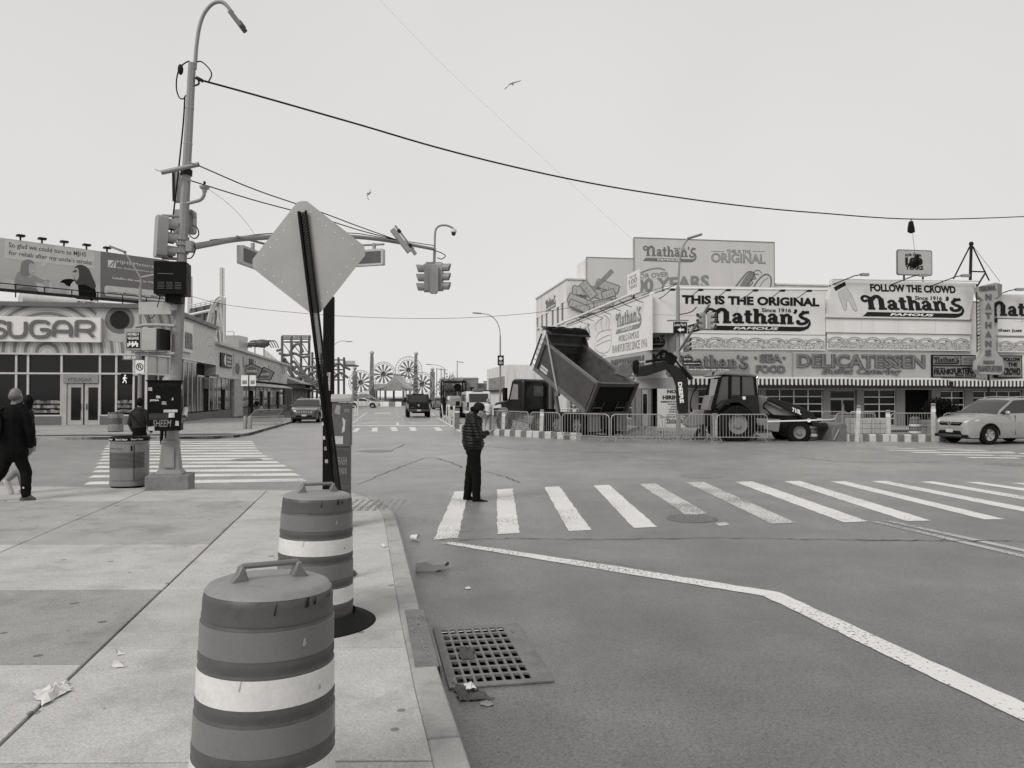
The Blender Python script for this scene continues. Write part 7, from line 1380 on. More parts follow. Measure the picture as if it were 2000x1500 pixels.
# black pickup, tail to the camera
pu = thing('black_pickup','black pickup truck driving away down the side street','pickup truck',(G(818,815.5).x,G(818,815.5).y,0),TH+pi/2); PW = .97
MB().prism([(0,.62),(0,1.18),(1.9,1.2),(1.9,.62)],-PW,PW,'y').build('cargo_bed', BLKP, pu, bevel=.04); MB().box(-.04,.0,-PW*.84,PW*.84,.66,1.2).build('tailgate', BLKP, pu, bevel=.02)
MB().prism([(1.9,.6),(1.9,1.2),(2.15,1.9),(2.5,1.96),(3.3,1.95),(4.05,1.28),(5.5,1.2),(5.6,.6)],-PW*.97,PW*.97,'y').build('cab', BLKP, pu, bevel=.08); MB().prism([(1.86,1.25),(2.11,1.88),(2.13,1.88),(1.9,1.25)],-PW*.78,PW*.78,'y').build('rear_window', CARG, pu)
for s in (-1,1):
    MB().prism([(2.15,1.28),(2.3,1.82),(3.2,1.82),(3.8,1.3)],s*PW*.975-.006,s*PW*.975+.006,'y').build('side_window', CARG, pu); MB().box(-.03,.03,s*PW*.86,s*PW*.99,.75,1.12).build('tail_light', mat('tail_lamp_pale', .32, rough=.2), pu); MB().beam((3.75,s*PW,1.3),(3.75,s*(PW+.28),1.42),.16,.24).build('mirror', BLKP, pu, bevel=.03)
    for x in (1.0,4.7): wheel(pu,x,s*(PW-.13),.41,.27,s)
MB().box(-.2,-.02,-PW*.95,PW*.95,.5,.68).build('bumper', mat('dark_chrome', .09, rough=.3, metal=.6), pu, bevel=.03); MB().box(-.215,-.203,-.17,.17,.53,.66).build('licence_plate', PLATE, pu); mb = MB(); mb.lathe([(.09,-.05),(.07,-.06),(0,-.06)],12,(0,0,1.0),'x'); mb.build('badge', RIM, pu)
txt(pu, FR((-.045,0,.8),(0,-1,0),(0,0,1)), 'BIG HORN', (-.7,-.35,0,.05), GRYP, bold=.02); MB().box(.1,5.2,-.5,.5,.35,.62).build('chassis', BTRIM, pu); MB().box(2.2,3.2,-.5,.5,1.955,1.975).build('roof_panel', BLKP, pu)
# white van rear, beyond the fence
g_ = G(935,818); vn = thing('white_van','white passenger van behind the worker in the white shirt','van',(g_.x,g_.y,0),TH+pi/2); MB().prism([(0,.35),(0,1.4),(.12,2.05),(.6,2.15),(4.2,2.1),(5.0,1.2),(5.4,1.1),(5.4,.35)],-.95,.95,'y').build('body', WHTP, vn, bevel=.08); MB().prism([(-.01,1.3),(.1,1.95),(.09,1.96),(-.02,1.3)],-.75,.75,'y').build('rear_window', CARG, vn); MB().box(-.06,.0,-.9,.9,.4,.6).build('bumper', GRYP, vn, bevel=.02)
for s in (-1,1):
    MB().box(-.02,.04,s*.78,s*.93,.8,1.3).build('tail_light', TAIL, vn); MB().box(.8,4.0,s*.952,s*.957,1.35,1.9).build('side_window', CARG, vn)
    for x in (.9,4.4): wheel(vn,x,s*.83,.35,.22,s)
MB().box(.4,1.2,-.4,.4,2.16,2.34).build('roof_box', GRYP, vn, bevel=.03)
# idle road machine with roll frame
g_ = G(890,816); rm = thing('road_machine','idle compact road machine with black roll frame and round light','road machine',(g_.x,g_.y,0),TH+pi/2+radians(4)); MACH = mat('machine_paint', .30, rough=.5, var=.15, dirt=.25)
MB().box(.3,2.6,-.75,.75,.65,1.25).build('chassis', DSTEEL, rm, bevel=.03); MB().prism([(-.05,.9),(-.05,1.65),(.6,1.8),(1.2,1.7),(1.2,.9)],-.48,.48,'y').build('engine_hood', MACH, rm, bevel=.05); MB().box(-.09,-.055,-.3,.0,1.0,1.35).build('vent', BTRIM, rm)
mb = MB()
for s in (-1,1): tubes(rm,'roll_post',[V((.4,s*.92,.7)),V((.42,s*.92,1.9)),V((.5,s*.9,2.9)),V((1.9,s*.9,2.95)),V((2.0,s*.92,1.0))],.05,BTRIM,8)
for z in (2.9,2.2): MB().cyl((.48,-.9,z),(.48,.9,z),.045,n=8).build('cross_bar', BTRIM, rm)
MB().box(.5,1.95,-.9,.9,2.96,3.02).build('canopy', BTRIM, rm); mb = MB(TR(.36,-.22,2.5)); mb.lathe([(.30,-.05),(.30,.05),(.24,.06),(0,.05)],20,ax='x'); mb.build('round_light', BTRIM, rm)
MB().box(.3,1.6,.78,1.0,.55,1.7).build('side_guard', BTRIM, rm); MB().box(.2,.9,.35,.6,1.4,1.75).build('seat', WHITE, rm, bevel=.05)
for s in (-1,1):
    for x in (.5,2.4): wheel(rm,x,s*.72,.5,.4,s,MACH,4)

# ================================================================== DUMP TRUCK
phi = radians(38); HD = V((-sin(phi),cos(phi),0)); LFT = V((-cos(phi),-sin(phi),0)); wg = G(1129,852); oc = wg-LFT*1.12
dt = thing('dump_truck','dark dump truck with its steel bed tipped up behind the fence','dump truck',(oc.x,oc.y,0),atan2(HD.y,HD.x))
CABP = mat('dark_cab_paint', .028, rough=.35, var=.15, coat=.3); BEDM = mat('bed_steel', .062, rough=.5, var=.18, sc=2, fine=.12, dirt=.3, dsc=3); BEDI = mat('bed_inside_worn', .10, rough=.55, metal=.2, var=.3, sc=2.5, dirt=.4, dsc=2); RAIL = mat('bed_rail', .14, rough=.5, var=.2, sc=5); TGM = mat('tailgate_steel', .018, rough=.55, var=.25, sc=3, dirt=.3)
MB().box(-.8,6.2,-.42,.42,.72,1.02).build('chassis', DSTEEL, dt)
for x in (0,1.35,2.6):
    for s in (-1,1): wheel(dt,x,s*.98,.5,.5,s,mat('truck_rim',.2,rough=.5,metal=.3),6)
for s in (-1,1): wheel(dt,5.55,s*1.0,.5,.3,s,MATS['truck_rim'],6)
cb = MB().prism([(3.98,.9),(3.98,2.5),(4.1,2.62),(4.75,2.64),(4.95,2.56),(5.25,1.62),(6.35,1.45),(6.5,1.2),(6.5,.7),(5.0,.62)],-1.02,1.02,'y').build('cab', CABP, dt, bevel=.09)
for s in (-1,1):
    MB().prism([(4.42,1.62),(4.42,2.36),(4.78,2.38),(5.06,1.62)],s*1.022-.006,s*1.022+.006,'y').build('side_window', mat('cab_side_glass', .25, rough=.05, spec=.8), dt); MB().box(5.12,5.3,s*1.12,s*1.32,1.55,2.2).build('mirror', BTRIM, dt, bevel=.03); MB().beam((5.1,s*1.0,1.6),(5.2,s*1.2,1.6),.05).build('mirror_arm', BTRIM, dt)
    MB().prism([(5.2,.7),(5.2,1.1),(5.4,1.22),(5.8,1.22),(6.1,1.05),(6.2,.7)],s*.95-.12,s*.95+.12,'y').build('fender', mat('fender_grey',.16,rough=.4), dt, bevel=.04); MB().prism([(5.75,1.2),(5.8,1.38),(6.35,1.3),(6.42,1.16)],s*1.0-.04,s*1.0+.04,'y').build('headlight', LAMP, dt)
    MB().box(4.2,4.8,s*1.03-.006,s*1.03+.006,1.0,1.5).build('door_panel', mat('door_dark',.03,rough=.4), dt)
MB().box(3.955,3.975,-.62,.42,1.78,2.28).build('rear_window', CARG, dt); MB().box(3.952,3.958,-.05,.2,1.95,2.2).build('window_reflection_panel', mat('reflection_grey',.22), dt)  # pale panel painted in as a reflection on the rear window
mb = MB(); mb.tube([(3.75,-.5,.9),(3.75,-.5,2.6)],.09,10); mb.build('exhaust_stack', RAIL, dt); MB().box(3.6,3.95,-1.0,1.0,.75,1.15).build('battery_box', BTRIM, dt); MB().box(2.9,3.9,.7,1.1,.45,.85).build('fuel_tank', STEEL, dt, bevel=.08)
al = radians(29.5); BD = TR(-.6,0,1.1) @ RY(-al); Lb, wb, hs_ = 4.05, 1.2, 1.38
MB(BD).box(0,Lb,-wb,wb,-.02,.04).build('bed_floor', BEDI, dt)
for s in (-1,1):
    w_ = MB(BD).box(.06,Lb,s*wb-.03,s*wb+.03,.0,hs_).build('bed_side', BEDM, dt); MB(BD).box(.0,Lb+.02,s*wb-.05,s*wb+.07,hs_+.002,hs_+.12).build('top_rail', RAIL, w_); MB(BD).box(.0,Lb,s*wb+.032,s*wb+.09,-.08,.12).build('bottom_rail', RAIL, w_)
    for x in (0.02,Lb-.25): MB(BD).box(x,x+.2,s*wb+.031,s*wb+.11,.121,hs_).build('side_post', BEDM, w_)
    MB(BD).box(.06,Lb-.1,min(s*(wb-.034),s*(wb-.032)),max(s*(wb-.034),s*(wb-.032)),.05,hs_-.02).build('inner_liner', BEDI, w_)
hb_ = MB(BD).box(Lb,Lb+.06,-wb,wb,-.05,hs_+.55).build('headboard', BEDI, dt); MB(BD).box(Lb-.12,Lb-.002,-wb+.06,wb-.06,.9,1.08).build('stiffener', BEDM, hb_); MB(BD).box(Lb-.1,Lb-.002,-wb+.06,wb-.06,1.3,1.42).build('stiffener', RAIL, hb_); MB(BD).prism([(-.45,.9),(.1,.9),(.04,.68),(-.36,.68)],Lb-.02,Lb-.004,'x').build('worn_plate', mat('worn_plate_pale',.34,rough=.6), hb_)
for s in (-1,1): MB(BD).prism([(Lb-.5,hs_+.12),(Lb+.05,hs_+.55),(Lb+.05,.0),(Lb-.0,.0),(Lb-.0,hs_)],s*wb-.04,s*wb+.04,'y').build('headboard_gusset', BEDM, hb_)
MB(BD).box(Lb-.35,Lb+.5,-wb-.05,wb+.05,hs_+.56,hs_+.62).build('cab_shield', BEDM, dt); mb = MB(BD); rnd = random.Random(3)
tp = thing('folded_tarp','black folded tarpaulin heaped on the front edge of the tipped bed','tarpaulin',m=dt.matrix_basis.copy() @ BD); n_ = 12; mb = MB();
for i in range(n_):
    for j in range(5): mb.v.append(V((Lb-.30+j*.16+rnd.uniform(-.03,.03), -wb+2*wb*i/(n_-1), hs_+.635+(.0 if j in (0,4) else rnd.uniform(.04,.2)))))
mb.f = [[i*5+j,i*5+j+1,(i+1)*5+j+1,(i+1)*5+j] for i in range(n_-1) for j in range(4)]; mb.build('tarp_cloth', mat('tarp_black',.012,rough=.7), tp, sharp=20)
for s in (1,): MB(BD).tube([(Lb-.1,s*(wb+.14),hs_+.5),(1.9,s*(wb+.14),-.15)],.045,8).build('tarp_arm', mat('tarp_arm_pale',.36,rough=.4,metal=.3), dt); mb = MB(BD @ TR(1.9,s*(wb+.12),-.15)); mb.lathe([(.13,-.05),(.13,.08),(0,.08)],16,ax='y'); mb.build('tarp_pivot', RAIL, dt)
mb = MB(BD);
for k in range(6): MB(BD).cyl((Lb-.06,wb+.05,.15+k*.27),(Lb+.28,wb+.05,.15+k*.27),.018,n=6).build('ladder_rung', RAIL, dt)
MB(BD).box(Lb+.26,Lb+.32,wb+.02,wb+.08,.0,1.7).build('ladder_rail', BEDM, dt); MB(BD).box(Lb-.95,Lb-.4,wb+.035,wb+.042,.16,.42).build('name_plate', PLATE, dt); txt(dt, BD @ FR((Lb-.42,wb+.043,.26),(-1,0,0),(0,0,1)), 'BROOKLYN', (.03,.5,0,.07), INK, ext=.003)
tg = MB(BD).box(-.07,.0,-wb-.02,wb+.02,-.02,hs_-.08).build('tailgate', TGM, dt); MB(BD).box(-.13,.0,-wb-.08,wb+.08,hs_-.06,hs_+.10).build('tailgate_beam', BEDM, tg)
for s in (-1,1):
    MB(BD).box(-.14,-.02,s*wb-.08,s*wb+.1,-.15,hs_+.14).build('tailgate_post', BEDM, tg); MB(BD).box(-.10,-.071,s*.72-.3,s*.72+.3,.22,.26).build('step_rail', RAIL, tg)
    for x in (-.28,.28): MB(BD).box(-.12,-.09,s*.72+x-.02,s*.72+x+.02,.0,.55).build('step_bar', mat('step_steel',.06), tg)
    MB().box(-.78,-.74,s*.85-.32,s*.85+.32,.22,.98).build('mud_flap', mat('mudflap_grey',.15,rough=.7,dirt=.3), dt)
MB().box(-.82,-.6,-1.2,1.2,.92,1.08).build('rear_beam', BEDM, dt); MB().box(-.75,-.5,-.5,.5,.3,.92).build('hitch_plate', BTRIM, dt); MB(MX.Identity(4)).tube([(2.6,0,1.0),(3.0,0,2.9)],[.12,.08],10).build('hoist_ram', RAIL, dt)

# ================================================================== BACKHOE LOADER  (side view, centre plane Yh)
Yh = 31.3; hp = lambda x, y: (1280+x/5.263, 660+y/5.263)
def HX(x, y, Y): u, v = hp(x,y); p = P(u,v,Y); return p.x, p.z
og = G(1428,860); bh = thing('backhoe_loader','dark backhoe loader with glazed cab, digging arm raised over the dump truck','backhoe loader',(og.x,Yh,0))
def hpoly(name, px, y0, y1, m, parent=bh, bevel=.03, Y=Yh): return MB().prism([(HX(x,y,Y)[0]-og.x, HX(x,y,Y)[1]) for x,y in px], y0, y1, 'y').build(name, m, parent, bevel=bevel)
def hpt(x, y, dy): a,b = HX(x,y,Yh); return V((a-og.x,dy,b))
YEL = mat('backhoe_paint_dark', .035, rough=.4, var=.15, sc=3, dirt=.2); YEL2 = mat('backhoe_paint_mid', .20, rough=.45, var=.12, sc=3, dirt=.25); HOSE = mat('hydraulic_hose', .012, rough=.5); CHR = mat('chrome_rod', .6, rough=.15, metal=.9); CABGL = mat('cab_glass_pale', .045, rough=.04, spec=.9)
def bigwheel(x, y, r, rim_r, dy, w, nm='wheel'):
    c = hpt(x,y,dy); e = bpy.data.objects.new(nm,None); C.objects.link(e); e.parent = bh; e.location = c; mb = MB(); mb.lathe([(rim_r,-w/2),(r*.9,-w/2),(r*.97,-w*.4),(r*.97,w*.4),(r*.9,w/2),(rim_r,w/2),(rim_r,-w/2)],36,ax='y')
    for k in range(26):
        a = 2*pi*k/26
        for s in (-1,1): a2 = a+(pi/26 if s > 0 else 0); mb.beam(V((r*.96*cos(a2),s*w*.48,r*.96*sin(a2))),V((r*.985*cos(a2+.16),s*w*.05,r*.985*sin(a2+.16))),.06,.06,up=(cos(a2),0,sin(a2)))
    mb.build('tyre', TYRE, e); mb = MB(); mb.lathe([(rim_r,-w/2+.02),(rim_r*.9,-w/2+.03),(rim_r*.85,-w/2+.09),(rim_r*.45,-w/2+.11),(rim_r*.4,-w/2+.04),(0,-w/2+.04)],28,ax='y')
    for k in range(8): a = 2*pi*k/8; mb.cyl((rim_r*.3*cos(a),-w/2+.045,rim_r*.3*sin(a)),(rim_r*.3*cos(a),-w/2+.02,rim_r*.3*sin(a)),.02,n=6)
    mb.build('rim', mat('machine_rim',.24,rough=.5,dirt=.2), e)
for dy in (-.85,.85): bigwheel(770,880,.74,.38,dy,.48); bigwheel(1390,960,.45,.25,dy*.95,.36)
hpoly('chassis',[(480,745),(1020,780),(1480,800),(1480,900),(1200,960),(960,950),(620,900),(480,900)],-.45,.45,DSTEEL); hpoly('rear_fender',[(560,715),(640,640),(730,625),(800,640),(880,700),(950,780),(910,770),(840,700),(780,665),(720,665),(650,690),(590,740)],-1.0,1.0,YEL)
hpoly('lower_door',[(720,585),(985,590),(1010,775),(940,780),(880,700),(800,640),(720,630)],-.78,.78,YEL); hpoly('cab_floor',[(560,690),(1010,690),(1010,790),(560,790)],-.7,.7,DSTEEL)
hpoly('cab_glass',[(610,410),(700,395),(950,400),(985,600),(700,640),(545,710),(575,590)],-.72,.72,CABGL,bevel=.02); hpoly('cab_roof',[(545,400),(560,365),(640,345),(900,365),(985,385),(985,410),(900,400),(640,385),(580,400)],-.82,.82,YEL2,bevel=.05)
for q,m_ in (([(600,415),(635,405),(560,720),(520,725)],BTRIM),([(700,395),(730,395),(725,640),(697,645)],BTRIM),([(818,395),(835,395),(835,640),(820,640)],BTRIM),([(948,395),(970,398),(1010,770),(985,775)],BTRIM)):
    for s in (-1,1): hpoly('cab_pillar',q,s*.74-.03,s*.74+.03,m_,bevel=0)
hpoly('seat',[(740,520),(790,450),(800,600),(880,610),(880,640),(740,640)],-.25,.25,BTRIM); hpoly('door_badge',[(835,605),(850,598),(868,605),(870,625),(850,637),(836,625)],-.79,-.785,WLET,bevel=0)
for x in (560,600,640,680): p = hpt(x,372,-.6); MB().box(p.x-.05,p.x+.05,p.y-.06,p.y+.06,p.z-.05,p.z+.06).build('work_light', BTRIM, bh)
hpoly('rear_console',[(490,740),(530,590),(575,590),(545,745)],-.5,.5,YEL2)
hpoly('engine_hood',[(1000,600),(1060,590),(1120,610),(1380,690),(1470,760),(1480,830),(1200,810),(1010,780)],-.42,.42,YEL2,bevel=.06); hpoly('hood_grille',[(1440,730),(1480,770),(1485,860),(1440,860)],-.4,.4,BTRIM)
mb = MB(); mb.tube([hpt(1048,590,.1),hpt(1048,430,.1),hpt(1052,410,.1),hpt(1062,402,.1)],.055,12); mb.build('exhaust_stack', CHR, bh)
hpoly('side_tank',[(960,820),(1220,830),(1200,960),(1150,955),(1050,930),(975,880)],-.8,-.4,YEL2); hpoly('step',[(985,890),(1045,890),(1040,920),(985,920)],-.85,-.5,DSTEEL,bevel=0)
for s in (-1,1): hpoly('loader_arm',[(1090,640),(1110,605),(1150,615),(1400,690),(1540,760),(1600,830),(1560,850),(1460,840),(1380,780),(1150,660)],s*.62-.07,s*.62+.07,YEL)
txt(bh, FR((0,-.70,0),(1,0,0),(0,0,1)) , '710L', (hpt(1342,730,0).x,hpt(1432,750,0).x,hpt(1340,742,0).z-.05,hpt(1340,742,0).z+.13), WLET, bold=.04, warp=lambda a,c,x,y:(x,y-.13*a))
mb = MB(); mb.tube([hpt(1085,640,-.55),hpt(1240,720,-.55)],[.06,.06],10); mb.build('lift_ram', YEL2, bh); mb = MB(); mb.tube([hpt(1240,720,-.55),hpt(1390,690,-.55)],.03,8); mb.build('ram_rod', CHR, bh)
for k in range(4): tubes(bh,'hose',[hpt(1110,640,-.6+k*.05),hpt(1060,690+k*8,-.6),hpt(1100,740,-.6),hpt(1170,790+k*6,-.55),hpt(1300,800,-.55)],.022,HOSE,6)
p = hpt(1505,840,-.75); mb = MB(); mb.lathe([(.08,-.02),(.08,.02),(0,.02)],14,tuple(p),'y'); mb.build('pivot_pin', WLET, bh); hpoly('coupler',[(1470,840),(1540,835),(1545,1040),(1500,1045),(1480,960)],-.5,.5,BTRIM)
bk = hpoly('front_bucket',[(1700,1055),(1705,940),(1740,880),(1840,865),(1855,900),(1850,1060),(1800,1062)],-1.05,1.05,mat('bucket_steel',.14,rough=.6,var=.25,dirt=.4)); MB().beam(hpt(1765,930,-1.1),hpt(1715,1035,-1.1),.05).build('bucket_strut', CHR, bh); tubes(bh,'hose',[hpt(1655,875,-.3),hpt(1720,880,-.35),hpt(1745,930,-.35)],.03,HOSE,6); hpoly('bucket_link',[(1540,850),(1700,880),(1710,920),(1545,900)],-.7,.7,YEL)
# stabiliser legs, swing frame
for s in (-1,1): hpoly('stabiliser',[(518,770),(575,770),(575,1040),(518,1040)],s*.95-.1,s*.95+.1,YEL2); hpoly('stabiliser_pad',[(485,1040),(595,1040),(590,1065),(490,1065)],s*.95-.25,s*.95+.25,YEL2); MB().cyl(hpt(545,830,s*1.08),hpt(545,1010,s*1.08),.045,n=8).build('stabiliser_ram', CHR, bh)
hpoly('swing_frame',[(300,830),(380,740),(500,740),(510,880),(350,920),(290,890)],-.3,.3,YEL2); hpoly('swing_foot',[(380,1040),(420,1045),(460,950),(440,920)],-.1,.1,DSTEEL)
# boom, stick, bucket
hpoly('boom',[(65,240),(110,235),(230,300),(310,370),(325,440),(330,760),(310,800),(245,795),(225,700),(215,500),(190,420),(110,310)],-.16,.16,YEL,bevel=.03)
txt(bh, FR((0,-.165,0), hpt(245,670,0)-hpt(215,450,0), V((1,0,.15))) , 'DEERE', (0,1,0,1), WLET, bold=.05) if False else None
b0, b1 = hpt(240,455,-.165), hpt(262,668,-.165); dvec = b1-b0; f = FR(b0, dvec, V((0,0,1)) if False else V((dvec.z,0,-dvec.x))*-1); txt(bh, f, 'DEERE', (0,dvec.length,-.07,.09), WLET, bold=.05, ext=.004)
st = V((0,0,0)); mb = MB(); s0, s1 = hpt(70,255,0), None
# stick continues to the left toward the truck: use photo pixels through the same plane
def px(u, v, dy=0): p = P(u,v,Yh); return V((p.x-og.x,dy,p.z))
def upoly(name, pts, y0, y1, m, bevel=.03): return MB().prism([(px(u,v).x,px(u,v).z) for u,v in pts], y0, y1, 'y').build(name, m, bh, bevel=bevel)
upoly('stick',[(1245,727),(1247,716),(1290,707),(1306,697),(1312,712),(1300,722),(1262,734),(1243,736)],-.13,.13,YEL); upoly('stick_head',[(1236,706),(1242,702),(1248,708),(1246,728),(1240,733),(1236,722)],-.12,.12,BTRIM); upoly('digging_bucket',[(1201,731),(1205,715),(1214,708),(1226,712),(1233,726),(1230,734),(1220,738)],-.4,.4,mat('dig_bucket',.13,rough=.55,dirt=.3))
tubes(bh,'stick_ram',[px(1248,708,-.1),px(1262,706,-.1)],.035,CHR,8,False); tubes(bh,'stick_ram_barrel',[px(1260,707,-.1),px(1297,701,-.1)],.055,BTRIM,8,False); tubes(bh,'boom_ram_barrel',[px(1330,716,-.1),px(1351,741,-.1)],.075,YEL,10,False); tubes(bh,'boom_ram',[px(1317,703,-.1),px(1332,718,-.1)],.04,CHR,8,False); upoly('boom_knuckle',[(1298,690),(1308,688),(1322,698),(1316,712),(1304,712),(1296,702)],-.18,.18,BTRIM)
for k in range(5): tubes(bh,'hose',[px(1275,716-k*2,-.2),px(1279,700-k,-.22),px(1292,690-k*1.5,-.22),px(1308,693,-.2),px(1325,712+k,-.2),px(1345,735+k*2,-.2)],.018,HOSE,5)
for k in range(3): tubes(bh,'hose',[px(1356,740,-.2),px(1358,752+k*3,-.22),px(1350,770,-.2),px(1346,790+k*4,-.2),px(1352,808,-.2)],.022,HOSE,5)
# ================================================================== BUILDING SITE
GALV = mat('barricade_steel', .36, rough=.4, metal=.4, var=.12, sc=6); OR = mat('barrier_orange', .16, rough=.7, var=.2, sc=5, dirt=.35, dsc=4); WB = mat('barrier_white', .52, rough=.7, var=.15, sc=5, dirt=.3, dsc=4)
def make_barricade():
    t = thing('steel_barricade','x','barricade'); L, H_, r = 2.0, 1.08, .022; zb = .18
    pts = [V((.0,0,zb)),V((0,0,H_-.15)),V((.04,0,H_-.05)),V((.15,0,H_)),V((L-.15,0,H_)),V((L-.04,0,H_-.05)),V((L,0,H_-.15)),V((L,0,zb))]; mb = MB(); mb.tube(pts,r,8); mb.cyl((0,0,zb+.02),(L,0,zb+.02),r*.8,n=8); mb.build('frame', GALV, t)
    b = MB(); b.cyl((0,0,zb+.03),(0,0,H_-.01),.009,n=5); me = b.mesh('bar'); me.materials.append(GALV)
    for k in range(1,16): o = link('bar', me, t); o.location = (L*k/16,0,0)
    for x in (.12,L-.12): MB().tube([(x,-.3,.02),(x,-.28,.05),(x,0,zb),(x,.28,.05),(x,.3,.02)],.014,6).build('foot', GALV, t)
    return t
bar0 = make_barricade(); first = [True]
def barricade(label, a, b, z=0, tilt=0):
    o = bar0 if first[0] else copy_tree(bar0); first[0] = False; d = b-a; o.location = (a.x,a.y,z); o.rotation_euler = (tilt,0,atan2(d.y,d.x)); o.scale = (d.xy.length/2.0,1,1); o['label'] = label; o['group'] = 'steel barricades round the site'; return o
Yv = lambda Y: 773+2700/Y
for lb,(u0,Y0),(u1,Y1) in (('barricade in front of the dump truck rear wheels',(1098,31.6),(1190,29.8)),('barricade under the dump truck tailgate',(1194,29.7),(1294,29.7)),('barricade in front of the hiring banner',(1299,29.7),(1394,29.7)),('barricade in front of the backhoe rear tyre',(1400,29.6),(1499,29.6)),
      ('barricade behind the striped kerb under the truck bed',(1036,33.9),(1094,32.1)),('barricade behind the striped kerb by the truck cab',(992,35.8),(1032,34.1)),('barricade behind the phone user by the white shirted worker',(958,37.8),(989,36)),
      ('barricade right of the loader bucket',(1633,31.6),(1709,31.6)),('barricade between the two right hand marker boards',(1740,31.6),(1829,31.6)),('barricade behind the silver crossover nose',(1843,31.6),(1935,31.6)),
      ('rear barricade by the restaurant double door',(1606,35),(1655,35)),('rear barricade before the glazed roll-up door',(1660,34.5),(1710,34.2)),('barricade seen under the tipped bed',(1085,42),(1160,41.5))):
    barricade(lb, G(u0,Yv(Y0)), G(u1,Yv(Y1)))
for i,(u,v,rz,tl,lb) in enumerate(((474,832,.5,1.35,'barricade lying flat at the bottom of the stack by the bus stop'),(476,831,.8,1.2,'barricade leaning in the stack by the bus stop'),(480,830,1.0,.9,'barricade propped steepest in the stack by the bus stop'))):
    a = G(u,v,SWZ); o = barricade(lb, a, a+V((cos(rz),sin(rz),0))*2, SWZ+.05+i*.08, tl)
def striped_kerb(label, a, b, h=.28, dep=.32, n=8, ph=0):
    d = b-a; L = d.length; t = thing('striped_kerb_block', label, 'barrier', (a.x,a.y,0), atan2(d.y,d.x), 'striped kerb blocks round the site')
    for k in range(n): x0, x1 = L*k/n, L*(k+1)/n; MB().prism([(-.02,0),(-.02,h-.03),(.02,h),(dep-.05,h),(dep,h-.03),(dep,0)],x0+.0015,x1-.0015,'x').build('painted_stripe', WB if (k+ph) % 2 else OR, t)
striped_kerb('striped kerb block before the truck cab', G(955,849.6), G(1040,854.4), n=8); striped_kerb('striped kerb block with its end showing before the truck wheels', G(1041,854.5), G(1126,859), n=7, ph=1)
striped_kerb('striped kerb block right of the loader bucket', G(1633,862), G(1737,862.5), n=8); striped_kerb('striped kerb block before the silver crossover', G(1739,862.5), G(1862,863.3), n=9, ph=1); striped_kerb('striped kerb block along the side street lane', G(903,837), G(872,817.5), n=9); striped_kerb('striped kerb block nearest the phone user on the lane edge', G(918,842), G(905,838), n=3)
def board(label, u, vb, vt, w, lean=0, m=WB):
    g_ = G(u,vb); h = (vb-vt)/(vb-773)*1.8; t = thing('marker_board', label, 'marker board', g_+V((0,-.05,0)), 0, 'marker boards along the site'); t.rotation_euler = (0,lean,0)
    MB().box(-w/2,w/2,-.03,.03,0,h).build('plank', m, t, bevel=.008); MB().box(-w/2-.003,w/2+.003,-.034,.034,h*.93,h*.985).build('cap_band', OR, t); MB().box(-w/2-.003,w/2+.003,-.034,.034,h*.78,h*.86).build('reflective_band', mat('reflective_white',.72,rough=.3), t)
for lb,u,vb,vt,w,ln in (('white marker board before the truck cab',982.5,850.5,802,.16,.03),('white marker board before the tandem wheels',1057,855,800,.16,.03),('thin marker board beside the white shirted worker',950,846,811,.07,0),('leaning marker board right of the loader bucket',1672,863,792,.15,.07),('short marker board between two barricades',1735,861,801,.16,-.03),('tall marker board before the topiary bush',1822,863,788,.15,0),
      ('wide grey marker board on the lane edge',893,838,797,.26,0),('marker board next to the wide grey board',886,834,788,.10,.02),('leaning marker board on the lane edge',880.5,830,785,.08,-.08),('thin pale marker board on the lane edge',876,828,784,.07,0),('marker board at the far end of the lane edge',871,825,786,.08,.06),('broad marker board by the phone user on the lane edge',912,842,796,.16,.02),('crooked far marker board by the road machine',866,822,788,.08,-.1)): board(lb,u,vb,vt,w,ln,WB if u > 940 or w < .12 else OR)
# safety net
def net(label, a, b, z0, z1, nx, nz):
    d = b-a; L = d.length; mb = MB(); rnd = random.Random(1); P_ = {}
    for i in range(nx+1):
        for j in range(nz+1): P_[i,j] = V((L*i/nx,.02*sin(i*.9+j),z0+(z1-z0)*j/nz+.02*sin(i*.5)))
    for i in range(nx+1):
        for j in range(nz):
            mb.beam(P_[i,j],P_[i,j+1],.012,.004)
    for j in range(nz+1):
        for i in range(nx): mb.beam(P_[i,j],P_[i+1,j],.014,.004,up=(0,1,0))
    o = mb.build('net_mesh', mat('net_orange',.13,rough=.7), None); t = thing('safety_net', label, 'safety net', (a.x,a.y,0), atan2(d.y,d.x)); o.parent = t; o['kind'] = 'stuff'
net('sagging safety net tied to the barricades by the truck cab', G(990,851)+V((0,.9,0)), G(1064,855)+V((0,.9,0)), .12, .98, 40, 11); net('short safety net beside the white shirted worker', G(962,847)+V((0,.6,0)), G(988,850)+V((0,.6,0)), .1, .95, 14, 10)
drum('traffic drum standing between the loader coupler and bucket', G(1583.5,860), 0, False, s=.92); drum('traffic drum inside the fence by the topiary bush', G(1787,853), 0, False, s=.85)
t = thing('caution_tape','slack caution tape strung past the loader bucket','tape'); mb = MB(); tp_ = curve([P(1499,823,29.5),P(1560,821.5,29.5),P(1600,820,29.5),P(1628,818.5,30.2),P(1632,812,30.5)],6)
for i in range(len(tp_)-1): mb.beam(tp_[i],tp_[i+1],.004,.05,up=(0,0,1))
mb.build('strip', WLET, t)
